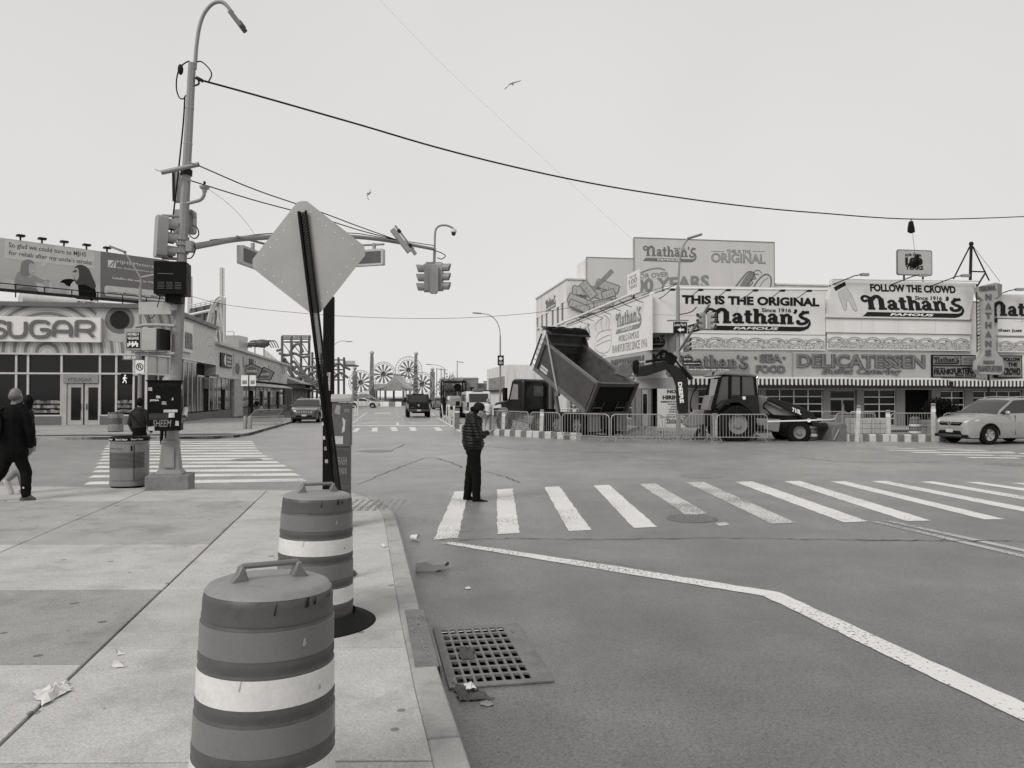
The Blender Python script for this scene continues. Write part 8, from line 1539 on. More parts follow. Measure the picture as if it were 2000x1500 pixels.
# rubble strips and spoil
RUBB = mat('rubble', .20, rough=.95, var=.35, sc=8, fine=.3); rnd = random.Random(11)
mb = MB()
for i in range(900):
    u = rnd.uniform(1195,1480); v = rnd.uniform(846,860) if u > 1290 else rnd.uniform(843,858); g_ = G(u,v); s = rnd.uniform(.02,.09); q = TR(g_.x,g_.y,s*.3) @ RZ(rnd.random()*6) @ RX(rnd.random()*3); k = len(mb.v)
    mb.add([q @ V(p) for p in ((-s,-s*.7,-s*.4),(s,-s*.6,-s*.4),(s*.8,s*.7,-s*.5),(-s*.7,s*.8,-s*.4),(0,0,s*.6))],[(0,1,4),(1,2,4),(2,3,4),(3,0,4),(3,2,1,0)])
o = mb.build('rubble_field', RUBB, None, sharp=10); o['kind'] = 'stuff'; o['label'] = 'broken concrete rubble scattered along the torn up kerb'; o['category'] = 'rubble'
for i,(u0,u1,v,h) in enumerate(((1225,1300,850,.35),(1300,1400,852,.25))):
    a, b = G(u0,v), G(u1,v); mb = MB(); n_, m_ = 24, 7
    for x in range(n_):
        for y in range(m_): q = a.lerp(b,x/(n_-1))+V((0,y*.35,0)); e_ = sin(pi*x/(n_-1))*sin(pi*y/(m_-1)); mb.v.append(V((q.x,q.y,max(.006,h*e_**.7*rnd.uniform(.6,1.2)))))
    mb.f = [[x*m_+y,(x+1)*m_+y,(x+1)*m_+y+1,x*m_+y+1] for x in range(n_-1) for y in range(m_-1)]; o = mb.build('spoil_heap', RUBB, None, sharp=15); tag(o,('low spoil heap under the tailgate side','low spoil heap before the hiring banner')[i],'spoil heap')
t = thing('brick_pallet','stack of pale blocks wrapped on a pallet inside the fence','pallet',(G(1693,851).x,G(1693,851).y,0)); MB().box(-.8,.8,-.5,.5,0,.12).build('pallet', mat('wood_grey',.25), t)
for k in range(4):
    for j in range(3): MB().box(-.78+k*.39,-.41+k*.39,-.48,.48,.125+j*.22,.335+j*.22).build('block', mat('pale_block',.42,var=.15,dirt=.2), t, bevel=.01)
t = thing('wooden_planter','brick patterned square planter under the topiary bush','planter',(G(1828,846).x,G(1828,846).y,0));
for j in range(4):
    for k in range(5): MB().box(-.65+k*.26+(j%2)*.04,-.42+k*.26+(j%2)*.04,-.45,.45,j*.16+.002,j*.16+.15).build('brick', mat('planter_brick',.22,var=.25,sc=4), t, bevel=.008)
# topiary
def leafball(name, label, c, r, n, m, seed, trunk=None, s=(.05,.09), cat='bush'):
    t = thing(name,label,cat,(c.x,c.y,0)); rnd = random.Random(seed); mb = MB()
    lob = [(V((rnd.uniform(-.55,.55)*r[0],rnd.uniform(-.5,.5)*r[1],rnd.uniform(-.4,.5)*r[2])),rnd.uniform(.45,.7)) for _ in range(14)]
    for i in range(n):
        o_, k = rnd.choice(lob); d = V((rnd.gauss(0,1),rnd.gauss(0,1),rnd.gauss(0,1))).normalized()*rnd.random()**.25; p = V((d.x*r[0]*k,d.y*r[1]*k,d.z*r[2]*k))+o_; p.z += c.z; sz = rnd.uniform(*s); q = TR(*p) @ RZ(rnd.random()*6.3) @ RX(rnd.uniform(-1.4,1.4))
        mb.add([q @ V(v_) for v_ in ((-sz*.4,0,0),(0,-sz,.01),(sz*.4,0,0),(0,sz,.02))],[(0,1,2,3)])
    mb.build('foliage' if cat == 'bush' else 'crown', m, t, kind='stuff'); mb = MB(); mb.tube([(0,0,.05),(.04,.02,c.z*.5),(0,0,c.z)],[trunk or .06,(trunk or .06)*.8,(trunk or .06)*.3],7); mb.build('stem' if cat == 'bush' else 'trunk', mat('bark',.08,rough=.9), t)
    for k in range(4): a = k*1.6; MB().tube([(0,0,c.z*.6),(cos(a)*r[0]*.4,sin(a)*r[1]*.4,c.z+r[2]*.2)],[(trunk or .06)*.5,.012],5).build('limb', MATS['bark'], t)
    return t
FOL = mat('dark_foliage',.028,rough=.7,var=.5,sc=6); tb = P(1834,800,33.2); tb.z = P(1834,800,33.2).z; leafball('topiary_bush','clipped round dark bush in a planter before the open doorway',tb,(.80,.6,.55),5200,FOL,3,s=(.035,.06))
# small things behind fence
for i,(u,v,lb) in enumerate(((1663,845,'white bucket behind the fence by the leaning board'),(1719,850,'pale rag bundle behind the short marker board'))): g_ = G(u,v); t = thing('site_bucket' if i == 0 else 'rag_bundle',lb,'bucket' if i == 0 else 'rags',(g_.x,g_.y,0)); (MB().lathe([(.13,0),(.16,.36),(.165,.37),(.15,.36),(.12,.02),(0,.02)],16) if i == 0 else MB().ell((0,0,.14),(.2,.16,.15),9,6)).build('shell', WHITE, t)
# ================================================================== FAR END OF THE SIDE STREET
FG = mat('gate_blue_grey',.16,rough=.5,var=.08); FGL = mat('gate_pale',.42,rough=.5); Yg = 142.0; gp = lambda x, y, dy=0: P(680+x/10,670+y/10,Yg+dy); gt_ = thing('amusement_gate','amusement park gateway of ball topped pillars with windmill wheels','gateway')
for (xl,xr,xlt,xrt,vt,sx_,sy_,sr) in ((92,172,95,170,545,130,490,40),(415,500,440,488,240,463,195,44),(1265,1365,1300,1345,250,1328,208,40),(1600,1690,1605,1688,560,1645,515,38)):
    b0, b1, t0, t1 = gp(xl,1200), gp(xr,1200), gp(xlt,vt), gp(xrt,vt); mb = MB(); dp = .7; vs = [(b0.x,Yg-dp,0),(b1.x,Yg-dp,0),(b1.x,Yg+dp,0),(b0.x,Yg+dp,0),(t0.x,Yg-dp*.6,t0.z),(t1.x,Yg-dp*.6,t0.z),(t1.x,Yg+dp*.6,t0.z),(t0.x,Yg+dp*.6,t0.z)]; mb.add(vs,[(3,2,1,0),(4,5,6,7),(0,1,5,4),(1,2,6,5),(2,3,7,6),(3,0,4,7)]); mb.build('pillar', FG, gt_); c = gp(sx_,sy_); MB().ell(c,sr/10*Yg/1500,16,10).build('ball', FGL, gt_); MB().cyl((c.x,Yg,t0.z),(c.x,Yg,c.z),.15,n=8).build('ball_neck', FG, gt_)
def windmill(label, cx, cy, R, ring):
    c = gp(cx,cy,-1.5); k = Yg/1500/10; t = thing('windmill_wheel', label,'windmill wheel',c,0,'windmill wheels on the gateway'); R *= k; mb = MB(); mb.lathe([(R*.24,-.12),(R*.24,.12),(0,.12)],16,ax='y'); mb.build('hub', mat('hub_dark',.13), t)
    for j in range(12):
        a = 2*pi*j/12+.06; d = V((cos(a),0,sin(a))); n = V((-sin(a),0,cos(a))); i_, o_ = d*R*.22, d*R*.98; wi, wo = n*R*.04, n*R*.125; y_ = V((0,.06,0)); MB().add([i_-wi-y_,i_+wi-y_,o_+wo-y_,o_-wo-y_,i_-wi+y_,i_+wi+y_,o_+wo+y_,o_-wo+y_],[(0,1,2,3)[::-1],(4,5,6,7),(0,4,7,3),(1,2,6,5),(2,3,7,6)]).build('blade', FG, t)
    if ring:
        for rr_ in ring: rr_ = rr_*k; MB().tube([(rr_*cos(a),0,rr_*sin(a)) for a in np.linspace(0,2*pi,41)[:-1]],.06,5,closed=True).build('rim_ring', FGL, t)
        for j in range(26): a = 2*pi*j/26; MB().cyl((ring[0]*k*cos(a),0,ring[0]*k*sin(a)),(ring[1]*k*cos(a+.1),0,ring[1]*k*sin(a+.1)),.04,n=4).build('rim_strut', FGL, t)
windmill('windmill wheel over the ticket booth',245,770,190,(200,235)); windmill('low middle windmill wheel beside the tent roof',688,605,185,(200,235)); windmill('highest windmill wheel with a ladder rim',1180,525,180,(195,260)); windmill('windmill wheel in front of the black pickup',1440,810,185,(205,240))
pv = thing('entrance_pavilion','pale entrance pavilion with swept tent roof and columns behind the gateway','pavilion'); bpt = lambda pts, dy: [(gp(x,y,dy).x, gp(x,y,dy).z) for x,y in pts]
MB().prism(bpt([(490,905),(600,860),(700,820),(800,760),(860,680),(905,610),(950,680),(1020,760),(1100,830),(1200,870),(1280,890),(1300,915),(480,915)],4),Yg+4,Yg+14,'y').build('tent_roof', mat('tent_pale',.45,rough=.6), pv); MB().prism(bpt([(490,880),(1260,880),(1260,800),(490,800)],16),Yg+15,Yg+18,'y').build('rear_roof', mat('tent_rear',.30), pv)
MB().prism(bpt([(300,930),(1300,930),(1300,900),(300,900)],3),Yg+3,Yg+4,'y').build('beam', FGL, pv)
for x in (500,545,720,885,1075,1200): MB().prism(bpt([(x-14,1180),(x+14,1180),(x+14,930),(x-14,930)],3),Yg+3,Yg+3.8,'y').build('column', mat('column_dark',.06) if x == 885 else mat('column_grey',.22), pv)
MB().prism(bpt([(490,1180),(1300,1180),(1300,1080),(490,1080)],12),Yg+12,Yg+12.4,'y').build('rear_wall', mat('pav_rear',.25,var=.4,sc=.5), pv)
tubes(pv,'scroll_rail',[gp(425,1000,2),gp(460,970,2),gp(510,905,2),gp(640,890,2),gp(760,860,2)],.18,FGL,6); tubes(pv,'scroll_rail',[gp(1355,1000,2),gp(1330,950,2),gp(1270,905,2),gp(1130,890,2),gp(1030,860,2)],.18,FGL,6); tubes(pv,'arch_rail',[gp(560,660,2),gp(760,625,2),gp(920,620,2),gp(1120,640,2),gp(1300,690,2),gp(1480,770,2),gp(1600,820,2)],.12,DSTEEL,6)
tbk = thing('ticket_booth','small pale ticket booth with hipped roof under the first wheel','booth'); MB().prism(bpt([(160,1190),(420,1190),(420,1070),(160,1070)],-6),Yg-6,Yg-3,'y').build('wall', FGL, tbk); MB().prism(bpt([(140,1068),(435,1068),(340,990),(240,990)],-6),Yg-6.5,Yg-2.5,'y').build('roof', mat('booth_roof',.36), tbk)
for k in range(4): MB().prism(bpt([(175+k*60,1110),(215+k*60,1110),(215+k*60,1075),(175+k*60,1075)],-6.2),Yg-6.1,Yg-6.0,'y').build('window', GLASS, tbk)
for i,x in enumerate((520,620,740,860,980)): a = gp(x,1165,-12); t = thing('water_barrier','low white lane barrier before the gateway','barrier',(a.x,a.y,0),0,'low barriers before the gateway'); MB().prism([(-.28,0),(-.18,.5),(-.1,.8),(.1,.8),(.18,.5),(.28,0)],-.5,.5,'x').build('shell', WHITE if i != 3 else MIDINK, t)
for i,(x,lb) in enumerate(((625,'dark thin flag pole left in the pavilion front'),(1130,'dark thin flag pole right in the pavilion front'))): a = gp(x,1190,-3); t = thing('thin_pole',lb,'pole'); MB().cyl((a.x,a.y,0),(a.x,a.y,gp(x,900,-3).z),.1,n=6).build('shaft', DSTEEL, t)
# low white building and far strip at right
wbx = thing('low_white_shop','low white shop with vertical lettering beyond the restaurant block','building',m=MST.copy()); b0 = PA(1046,740,A0+.5)[1]+.5; b1 = PA(1012,750,A0)[1]; zt = PA(1014,718,A0)[2]
MB().box(A0,A0+10,BR2+.6,BR2+9,0,PA(1035,722,A0)[2]).build('wall', BRICKW, wbx); MB().box(A0-1,A0+8,BR2+10,BR2+26,0,zt+.4).build('rear_wall', BRICKW, wbx); MB().box(A0-1.05,A0-1.0,BR2+11,BR2+24,2.6,zt-.8).build('lettered_panel', mat('far_letters',.25,var=.7,sc=1.8), wbx); MB().box(A0-1.3,A0-1,BR2+10,BR2+26,2.3,2.5).build('awning', INK, wbx)
for i in range(9):
    a0_ = 22+i*7; hh = random.Random(i).uniform(2.5,6); t = thing('distant_block',('flat pale block far beyond the side street','grey flat roofed block far beyond the lane','low dark shed far beyond the lane','pale block with parapet far beyond the lane','tall thin block far beyond the lane','wide grey block far beyond the lane','low white block far beyond the lane','pale narrow block far beyond the lane','dim far block behind the trees')[i],'building'); c = P(880+i*14,790,175+i*3); MB().box(c.x-2.5,c.x+2.8,c.y,c.y+8,0,hh).build('wall', mat('far_block_%d' % (i % 3),(.3,.42,.2)[i % 3],var=.3,sc=.6), t); MB().box(c.x-2.6,c.x+2.9,c.y-.1,c.y+8,hh+.003,hh+.25).build('parapet', mat('far_block_1'), t)
    for k in range(3): MB().box(c.x-2+k*1.6,c.x-1.1+k*1.6,c.y-.05,c.y-.01,hh*.35,hh*.65).build('window', GLASS, t)
HAZF = mat('bare_twigs',.16,rough=.9,var=.3)
for i,(u,v,r_,h) in enumerate(((872,768,2.2,3.2),(880,762,2.0,4.0),(889,765,2.4,3.5),(898,772,2.0,2.6),(905,776,2.0,2.2),(1000,772,2.0,2.4))): c = P(u,v,155); leafball('distant_tree',('hazy grey tree right of the last gate pillar','tallest hazy tree beside the gate pillar','hazy tree behind the road machine','low hazy tree behind the roll frame','lowest hazy tree behind the roll frame','hazy tree beyond the truck cab')[i],c,(r_,r_,h),900,HAZF,i,trunk=.2,s=(.12,.3),cat='tree')
for i in range(5): c = P(640+i*11,782,165); leafball('distant_shrub',('far shrub behind the lane posts','far shrub left of the white sedan','far shrub behind the white sedan roof','far shrub by the first gate pillar','far shrub beside the ticket booth')[i],c,(2,2,1.2),500,HAZF,i+20,trunk=.1,s=(.12,.28),cat='bush')
# ================================================================== PEOPLE
JKT = mat('black_puffer',.014,rough=.42,var=.25,sc=8,spec=.3); TRS = mat('dark_jeans',.013,rough=.85,var=.3,sc=6); SKIN = mat('skin',.30,rough=.55,var=.06); HAIRD = mat('dark_hair',.010,rough=.6,var=.3,sc=30); BOOT = mat('black_boot',.010,rough=.6); CAPM = mat('dark_cap',.03,rough=.8); GREYJ = mat('grey_puffer',.055,rough=.6,var=.2,sc=8); WHSH = mat('white_shoe',.5,rough=.6); PALET = mat('pale_trousers',.24,rough=.85,var=.12,sc=7); GRSH = mat('grey_sneaker',.08,rough=.7,var=.4,sc=20); WSHIRT = mat('white_shirt',.62,rough=.8); HAIRG = mat('cropped_grey_hair',.09,rough=.8); KHAKI = mat('work_trousers',.20,rough=.85)
def cap(p, q, r, r2=None): return ('c', V(p), V(q), r, r if r2 is None else r2)
def ell(c, r): return ('e', V(c), V(r), 0, 0)
def figure(name, label, loc, yaw, prims, mats, vox=.012, puff=None, smooth=3, height=None):
    """prims: (shape, material index); one continuous voxel-fused body whose faces take the material of the nearest shape"""
    mb = MB()
    for sh, mi in prims:
        if sh[0] == 'c':
            _, a, b, r, r2 = sh; n = 5; mb.tube([a.lerp(b,k/n) for k in range(n+1)],[r+(r2-r)*k/n for k in range(n+1)],12); mb.ell(a,r,12,8); mb.ell(b,r2,12,8)
        else: mb.ell(sh[1],tuple(sh[2]),16,12)
    me = bpy.data.meshes.new('tmp'); me.from_pydata([tuple(v) for v in mb.v],[],mb.f); o = bpy.data.objects.new('tmp',me); C.objects.link(o)
    m = o.modifiers.new('r','REMESH'); m.mode = 'VOXEL'; m.voxel_size = vox; m2 = o.modifiers.new('s','SMOOTH'); m2.iterations = smooth; m2.factor = .5
    dg = bpy.context.evaluated_depsgraph_get(); nm = bpy.data.meshes.new_from_object(o.evaluated_get(dg)); bpy.data.objects.remove(o); bpy.data.meshes.remove(me)
    nv = len(nm.vertices); co = np.empty(nv*3); nm.vertices.foreach_get('co',co); co = co.reshape(-1,3); no = np.empty(nv*3); nm.vertices.foreach_get('normal',no); no = no.reshape(-1,3)
    best = np.full(nv,1e9); idx = np.zeros(nv,int)
    for sh, mi in prims:
        if sh[0] == 'c':
            a, b = np.array(sh[1]), np.array(sh[2]); d = b-a; t = np.clip(((co-a)@d)/max(d@d,1e-9),0,1); dist = np.linalg.norm(co-(a+t[:,None]*d),axis=1)-(sh[3]+(sh[4]-sh[3])*t)
        else:
            c, r = np.array(sh[1]), np.array(sh[2]); q = (co-c)/r; l = np.linalg.norm(q,axis=1); dist = (l-1)*r.min()
        w_ = dist < best; best[w_] = dist[w_]; idx[w_] = mi
    if puff is not None:
        mi, freq, amp = puff; k = (idx == mi); ph = co[:,2]*freq+.9*co[:,0]; dsp = amp*(np.abs(np.sin(ph))**.5-.7); co[k] += no[k]*dsp[k][:,None]
    co += no*(.004*np.sin(co[:,2]*37+co[:,0]*21)*np.sin(co[:,1]*29+co[:,2]*13))[:,None]*(idx < 2)[:,None]
    nm.vertices.foreach_set('co',co.reshape(-1))
    for mm in mats: nm.materials.append(mm)
    pi_ = np.array([idx[p.vertices[0]] for p in nm.polygons]); nm.polygons.foreach_set('material_index',pi_); nm.polygons.foreach_set('use_smooth',[True]*len(nm.polygons)); nm.update()
    e = thing(name,label,'person',loc,yaw); nm.name = 'body'; ob = bpy.data.objects.new('body',nm); C.objects.link(ob); ob.parent = e; return e
def legs(hipz, L, R, shoe, r=(.092,.07,.055,.04), foot=.25, tm=1, sm=3):
    """L,R: (knee, ankle, toe direction) for each leg; x forward, y left"""
    o = []
    for s,(kn,an,td) in ((1,L),(-1,R)):
        hp_ = V((0,s*.09,hipz)); kn, an = V(kn), V(an); td = V(td).normalized()
        o += [(cap(hp_,kn,r[0],r[1]),tm),(cap(kn,an+V((0,0,.03)),r[1],r[2]),tm),(cap(an+V((0,0,-.02))-td*.03,an+td*foot*.45+V((0,0,-.045)),.048,.042),sm),(cap(an+td*foot*.35+V((0,0,-.05)),an+td*foot*.68+V((0,0,-.055)),.042,.036),sm)]
    return o
def hand(w_, d, up, mi, r=.0095, curl=.4):
    """five separate fingers rooted in a palm at wrist w_, fingers along d, thumb on the up side"""
    w_, d, up = V(w_), V(d).normalized(), V(up).normalized(); sd = d.cross(up).normalized(); o = [(cap(w_,w_+d*.05,.026,.03),mi),(cap(w_+d*.03+sd*.018,w_+d*.085+sd*.02,.018,.018),mi),(cap(w_+d*.03-sd*.018,w_+d*.085-sd*.02,.018,.018),mi)]
    for k, ln in enumerate((.068,.078,.074,.058)): b = w_+d*.085+sd*(-.03+.02*k); m_ = b+d*ln*.55; e_ = m_+(d*(1-curl)+up*curl).normalized()*ln*.5; o += [(cap(b,m_,r,r*.95),mi),(cap(m_,e_,r*.95,r*.8),mi)]
    b = w_+d*.03-sd*.03; m_ = b+(d*.7-sd*.6+up*.5).normalized()*.04; o += [(cap(b,m_,r*1.15,r),mi),(cap(m_,m_+(d*.9+up*.4).normalized()*.035,r,r*.85),mi)]; return o
def face(c, f, s, hair, skin, r=(.078,.070,.105), back_only=False):
    """head at c looking along f (unit, horizontal plus tilt); returns prims"""
    c, f = V(c), V(f).normalized(); sd = V((-f.y,f.x,0)).normalized(); up = f.cross(sd)*1; up = V((0,0,1)) if up.z == 0 else (sd.cross(f)*-1 if (sd.cross(f)).z < 0 else sd.cross(f)); o = [(ell(c,(.088,.078,.112)),skin),(cap(c+f*.05-up*.06,c+f*.068-up*.082,.036,.03),skin),(cap(c+f*.085+up*.012,c+f*.102-up*.028,.008,.014),skin),(cap(c+f*.078-up*.055+sd*.018,c+f*.078-up*.055-sd*.018,.011,.011),skin)]
    for q in (-1,1): o += [(ell(c+sd*q*.080-f*.005-up*.01,(.016,.012,.03)),skin),(ell(c+f*.074+sd*q*.03+up*.012,(.014,.012,.009)),hair)]
    return o
# ---- phone user on the crosswalk, facing right
g_ = G(926,978); X_ = lambda u: (u-926)/113.5; Z_ = lambda v: 1.8-(v-773)/113.5
B = lambda u, v, y=0: (X_(u),y,Z_(v))
pr = [(cap(B(921,862,.0),B(922,840,0),.165,.17),0),(cap(B(922,840,0),B(926,824,0),.17,.15),0),(cap(B(924,866,.05),B(924,866,-.05),.175,.175),0),(cap(B(926,822,.12),B(926,822,-.12),.075,.075),0),(cap(B(930,866,.04),B(930,866,-.04),.14,.14),0),
      (cap(B(918,814,.03),B(916,826,-.03),.075,.07),0),(cap(B(926,818),B(934,812),.075,.06),0),(cap(B(931,818),B(936,808),.052,.05),2),
      (cap(B(928,826,-.17),B(937,855,-.21),.078,.066),0),(cap(B(937,855,-.21),B(951,845,-.12),.06,.047),0),(cap(B(928,826,.17),B(938,853,.20),.078,.066),0),(cap(B(938,853,.20),B(951,846,.08),.058,.045),0)]
pr += legs(Z_(884),(B(917,930,.09),B(912,971,.10),(1,.15,0)),(B(931,930,-.09),B(931,973,-.09),(1,-.05,0)),BOOT,r=(.115,.085,.068,.05),sm=3)
pr += [(cap(B(925,878,.06),B(925,878,-.06),.14,.14),1),(cap(B(912,962,.10),B(912,970,.10),.064,.06),3),(cap(B(931,964,-.09),B(931,972,-.09),.064,.06),3)]
hc = B(938.5,804.5); pr += face(hc,(1,0,-.42),1,4,2); pr += [(ell(B(934,800),(.093,.084,.10)),4),(cap(B(931,800),B(931,808),.07,.06),4)]
pr += hand(B(951,845,-.12),(.8,.35,.35),(-.3,.3,.8),2,curl=.5)+hand(B(951,846,.08),(.85,-.25,.3),(-.3,-.2,.8),2,curl=.4)
wm = figure('person','person in a black puffer jacket and cap looking at a phone on the crosswalk',(g_.x,g_.y,0),0,pr,[JKT,TRS,SKIN,BOOT,HAIRD],vox=.009,puff=(0,62,.018))
mb = MB(TR(*B(935,798)) @ RY(radians(14))); mb.lathe([(.100,-.02),(.102,.01),(.096,.05),(.075,.085),(.04,.102),(0,.106)],20); mb.build('cap_crown', CAPM, wm); mb = MB(TR(*B(935,798)) @ RY(radians(20))); br = [(.06,-.075),(.13,-.07),(.17,-.05),(.19,0),(.17,.05),(.13,.07),(.06,.075)]; mb.prism(br,-.014,-.004,'z'); mb.build('cap_brim', CAPM, wm, bevel=.003)
mb = MB(); mb.ell(B(923.5,799),(.05,.05,.048),12,8); mb.build('hair_bun', HAIRD, wm)
t = thing('phone','pale smartphone held out by the person in the puffer jacket','phone',V((g_.x,g_.y,0))+V(B(962.5,838.2,-.02))); t.rotation_euler = (0,radians(-28),radians(0)); MB().box(-.075,.075,-.037,.037,-.005,.004).build('case', WHSH, t, bevel=.003); MB().box(-.07,.07,-.033,.033,.0045,.0052).build('screen', LENS, t)
# ---- man in black striding away at the left edge (seen from behind)
gm = G(30,978,SWZ); sc_m = 125.0; Bm = lambda u, v, d=0: V(((u-30)/sc_m, d, SWZ+1.67-(v-773)/sc_m-SWZ))
def Mz(u, v, d=0): return ((u-30)/sc_m, d, 1.67-(v-773)/sc_m)
pm = [(cap(Mz(22,862),Mz(24,815),.19,.21),0),(cap(Mz(8,806),Mz(44,806),.09,.09),0),(cap(Mz(24,882),Mz(24,862),.19,.19),0),(cap(Mz(14,797),Mz(40,797),.085,.075),0),(cap(Mz(28,795),Mz(29,780),.062,.058),2),(ell(Mz(28,771),(.088,.095,.112)),2),(ell(Mz(28,775.5,-.022),(.093,.085,.062)),4),(cap(Mz(29,777),Mz(30,784),.062,.058),2),(ell(Mz(40.5,773),(.014,.02,.03)),2),(ell(Mz(15.5,773),(.014,.02,.03)),2),(cap(Mz(31,776,.07),Mz(31,781,.08),.05,.04),2),
      (cap(Mz(48,812),Mz(57,845,.02),.085,.072),0),(cap(Mz(57,845,.02),Mz(53,872,.08),.07,.055),0),(cap(Mz(3,812),Mz(-6,848,.03),.085,.07),0),(cap(Mz(-6,848,.03),Mz(0,875,.1),.07,.055),0),
      (cap(Mz(34,885),Mz(46,925,.06),.108,.085),1),(cap(Mz(46,925,.06),Mz(51,968,.0),.085,.07),1),(cap(Mz(16,885),Mz(3,925,-.02),.108,.085),1),(cap(Mz(3,925,-.02),Mz(-14,955,-.1),.085,.066),1),(cap(Mz(12,885),Mz(36,885),.14,.14),1),
      (cap(Mz(45,979),Mz(62,980,.04),.05,.045),3),(cap(Mz(50,974),Mz(58,976,.02),.05,.045),3),(cap(Mz(-16,962,-.1),Mz(-22,974,-.05),.05,.045),3)]
pm += hand(Mz(53,873,.08),(-.1,.2,-1),(-.9,.2,0),2)
mn = figure('person','balding man in black coat walking past the pavement edge',(gm.x,gm.y,SWZ),0,pm,[mat('black_coat',.012,rough=.8,var=.2,sc=5),TRS,mat('shaded_skin',.17,rough=.55,var=.15,sc=20),GRSH,HAIRG],vox=.0105)  # head skin colour darkened to paint in its shade
bp = thing('backpack','dark backpack on the shoulder of the balding man','backpack',V((gm.x,gm.y,SWZ))+V(Mz(3,830,-.26))); mb = MB(); mb.ell((0,0,0),(.15,.11,.26),14,10); mb.build('bag', mat('backpack_cloth',.03,rough=.8,var=.3), bp); MB().ell((0,-.07,-.08),(.11,.06,.12),12,8).build('pocket', MATS['backpack_cloth'], bp); MB().tube(curve([V((.05,.05,.2)),V((.13,.12,.26)),V((.16,.2,.1))],4),.02,6).build('strap', BLK, bp)
mb = MB(TR(*(V(Mz(51.5,955,-.075))))); mb.lathe([(.016,0),(.012,-.004),(0,-.004)],10,ax='y'); mb.build('reflective_dot', WHSH, mn)
gw = G(22,966,SWZ); Mw = lambda u, v, d=0: ((u-22)/118.0,d,1.67-(v-773)/118.0)
pw = [(cap(Mw(30,865),Mw(32,812),.15,.16),0),(cap(Mw(22,808),Mw(46,808),.07,.07),0),(ell(Mw(44,782),(.08,.085,.1)),4),(cap(Mw(45,790),Mw(43,800),.06,.05),4),(cap(Mw(36,798),Mw(40,788),.05,.05),2),(cap(Mw(34,880),Mw(28,880),.15,.15),1),(cap(Mw(34,885),Mw(30,925),.09,.075),1),(cap(Mw(30,925),Mw(31,957,.05),.07,.052),1),(cap(Mw(26,885),Mw(24,920,.04),.09,.075),1),(cap(Mw(24,920,.04),Mw(16,938,-.15),.07,.055),1),
      (cap(Mw(31,964),Mw(38,965,.06),.045,.04),3),(cap(Mw(13,943,-.16),Mw(20,966,-.12),.05,.042),3),(cap(Mw(48,815),Mw(52,850),.06,.05),0),(cap(Mw(52,850),Mw(52,872,.05),.05,.04),0),(cap(Mw(52,874,.05),Mw(52,884,.06),.03,.02),2)]
figure('person','person in pale trousers and white shoes hidden behind the balding man',(gw.x,gw.y+.15,SWZ),0,pw,[JKT,PALET,SKIN,WHSH,HAIRD],vox=.0125)
# ---- person in grey puffer crossing away
gx = G(272,892); k_ = (892-773)/1.8; Mx = lambda u, v, d=0: ((u-272)/k_,d,1.8-(v-773)/k_)
px_ = [(cap(Mx(272,833),Mx(272,812),.20,.21),0),(cap(Mx(262,806),Mx(283,806),.10,.10),0),(cap(Mx(268,801,-.06),Mx(277,801,-.06),.09,.09),0),(ell(Mx(273,785),(.115,.11,.13)),4),(cap(Mx(272,836),Mx(271,840),.20,.19),1),(cap(Mx(266,838),Mx(264,866),.11,.085),1),(cap(Mx(264,866),Mx(265,888),.08,.06),1),(cap(Mx(277,838),Mx(282,864,.05),.11,.085),1),(cap(Mx(282,864,.05),Mx(287,880,-.2),.08,.06),1),(cap(Mx(265,890),Mx(266,891,.14),.05,.045),3),(cap(Mx(288,882,-.22),Mx(288,888,-.12),.05,.045),3),
       (cap(Mx(258,808),Mx(253,826),.085,.075),0),(cap(Mx(253,826),Mx(257,840,.06),.07,.055),0),(cap(Mx(286,808),Mx(291,826),.085,.075),0),(cap(Mx(291,826),Mx(293,842,.05),.07,.055),0),(cap(Mx(293,845,.05),Mx(294,850,.06),.04,.03),2)]
wp_ = figure('person','person in a hooded grey puffer jacket crossing away behind the litter bin',(gx.x,gx.y,0),0,px_,[GREYJ,TRS,SKIN,BOOT,HAIRD],vox=.014,puff=(0,50,.014))
MB().tube(curve([V(Mx(262,808,-.24)),V(Mx(272,820,-.25)),V(Mx(284,834,-.22))],4),.016,5).build('bag_strap', BLK, wp_)
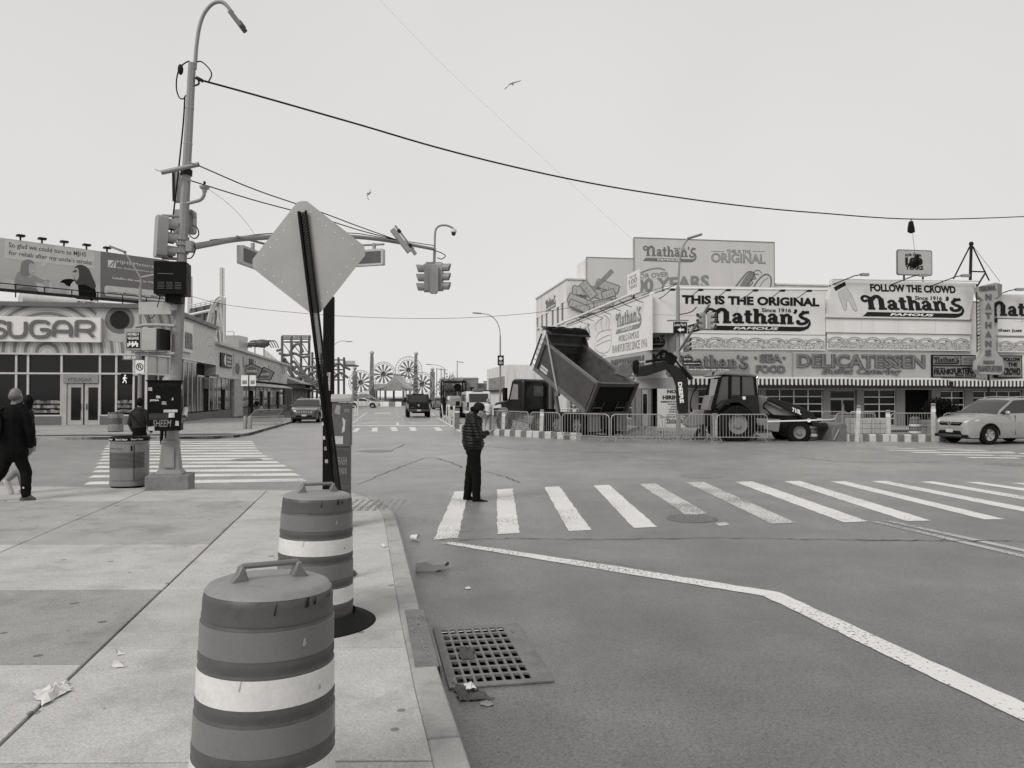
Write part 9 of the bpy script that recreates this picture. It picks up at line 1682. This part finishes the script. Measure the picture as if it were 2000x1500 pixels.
def stander(label, loc, yaw, mats, h=1.72, helmet=None, arms='down', vox=.02):
    s = h/1.75; p = [(cap((0,0,.98),(0,0,1.32),.15,.17),0),(cap((0,.13,1.40),(0,-.13,1.40),.075,.075),0),(cap((0,0,1.42),(0,0,1.54),.055,.052),2),(ell((0,0,.94),(.14,.17,.14)),1)]+face((.02,0,1.64),(1,0,-.1),1,4,2)+[(ell((-.015,0,1.67),(.092,.082,.10)),4)]
    p += legs(.92,((.03,.10,.50),(.0,.11,.08),(1,.2,0)),((.0,-.10,.50),(-.02,-.11,.08),(1,-.2,0)),BOOT)
    for q in (-1,1):
        if arms == 'down': el, wr_ = (0,q*.26,1.14),(.10,q*.25,.92)
        else: el, wr_ = (.02,q*.26,1.14),(.22,q*.12,1.08)
        p += [(cap((0,q*.19,1.38),el,.06,.05),0),(cap(el,wr_,.048,.036),0)]+hand(wr_,(.2,0,-1) if arms == 'down' else (1,-q*.4,0),(1,0,0) if arms == 'down' else (0,0,1),2)
    p = [(('c',x[0][1]*s,x[0][2]*s,x[0][3]*s,x[0][4]*s) if x[0][0] == 'c' else ('e',x[0][1]*s,x[0][2]*s,0,0),x[1]) for x in p]
    e = figure('person',label,loc,yaw,p,mats,vox=vox)
    if helmet: mb = MB(TR(-.01*s,0,1.70*s)); mb.lathe([(.14,0),(.115,.01),(.112,.05),(.085,.10),(0,.12)],16); mb.build('hard_hat', helmet, e)
    return e
a = G(953,846); stander('worker in a white shirt standing inside the fence by the van',(a.x,a.y,0),radians(-75),[WSHIRT,KHAKI,SKIN,BOOT,HAIRD],h=1.68,vox=.015)
a = P(1073,800,41); stander('worker in black cap and jacket under the tipped bed',(a.x,a.y,0),radians(-20),[JKT,TRS,SKIN,BOOT,HAIRD],h=1.22*1.0,helmet=CAPM,arms='front'); a = P(1122,800,41); stander('worker in white hard hat under the tipped bed',(a.x,a.y,0),radians(200),[WSHIRT,KHAKI,SKIN,BOOT,HAIRD],h=1.28,helmet=WHSH,arms='front')
a = G(320,868); stander('person in dark clothes crossing behind the graffiti cabinet',(a.x,a.y,0),radians(80),[JKT,TRS,SKIN,BOOT,HAIRD],h=1.7); a = G(502,811,SWZ); stander('pedestrian in a dark jacket carrying a white bag on the far pavement',(a.x,a.y,SWZ),radians(100),[JKT,KHAKI,SKIN,BOOT,HAIRD],h=1.45)
t = thing('carrier_bag','white carrier bag held by the far pedestrian','bag',(a.x+.33,a.y,SWZ+.38)); MB().prism([(-.14,0),(.14,0),(.17,.3),(.05,.42),(-.05,.42),(-.16,.28)],-.06,.06,'y').build('bag_body', WHSH, t, bevel=.03)
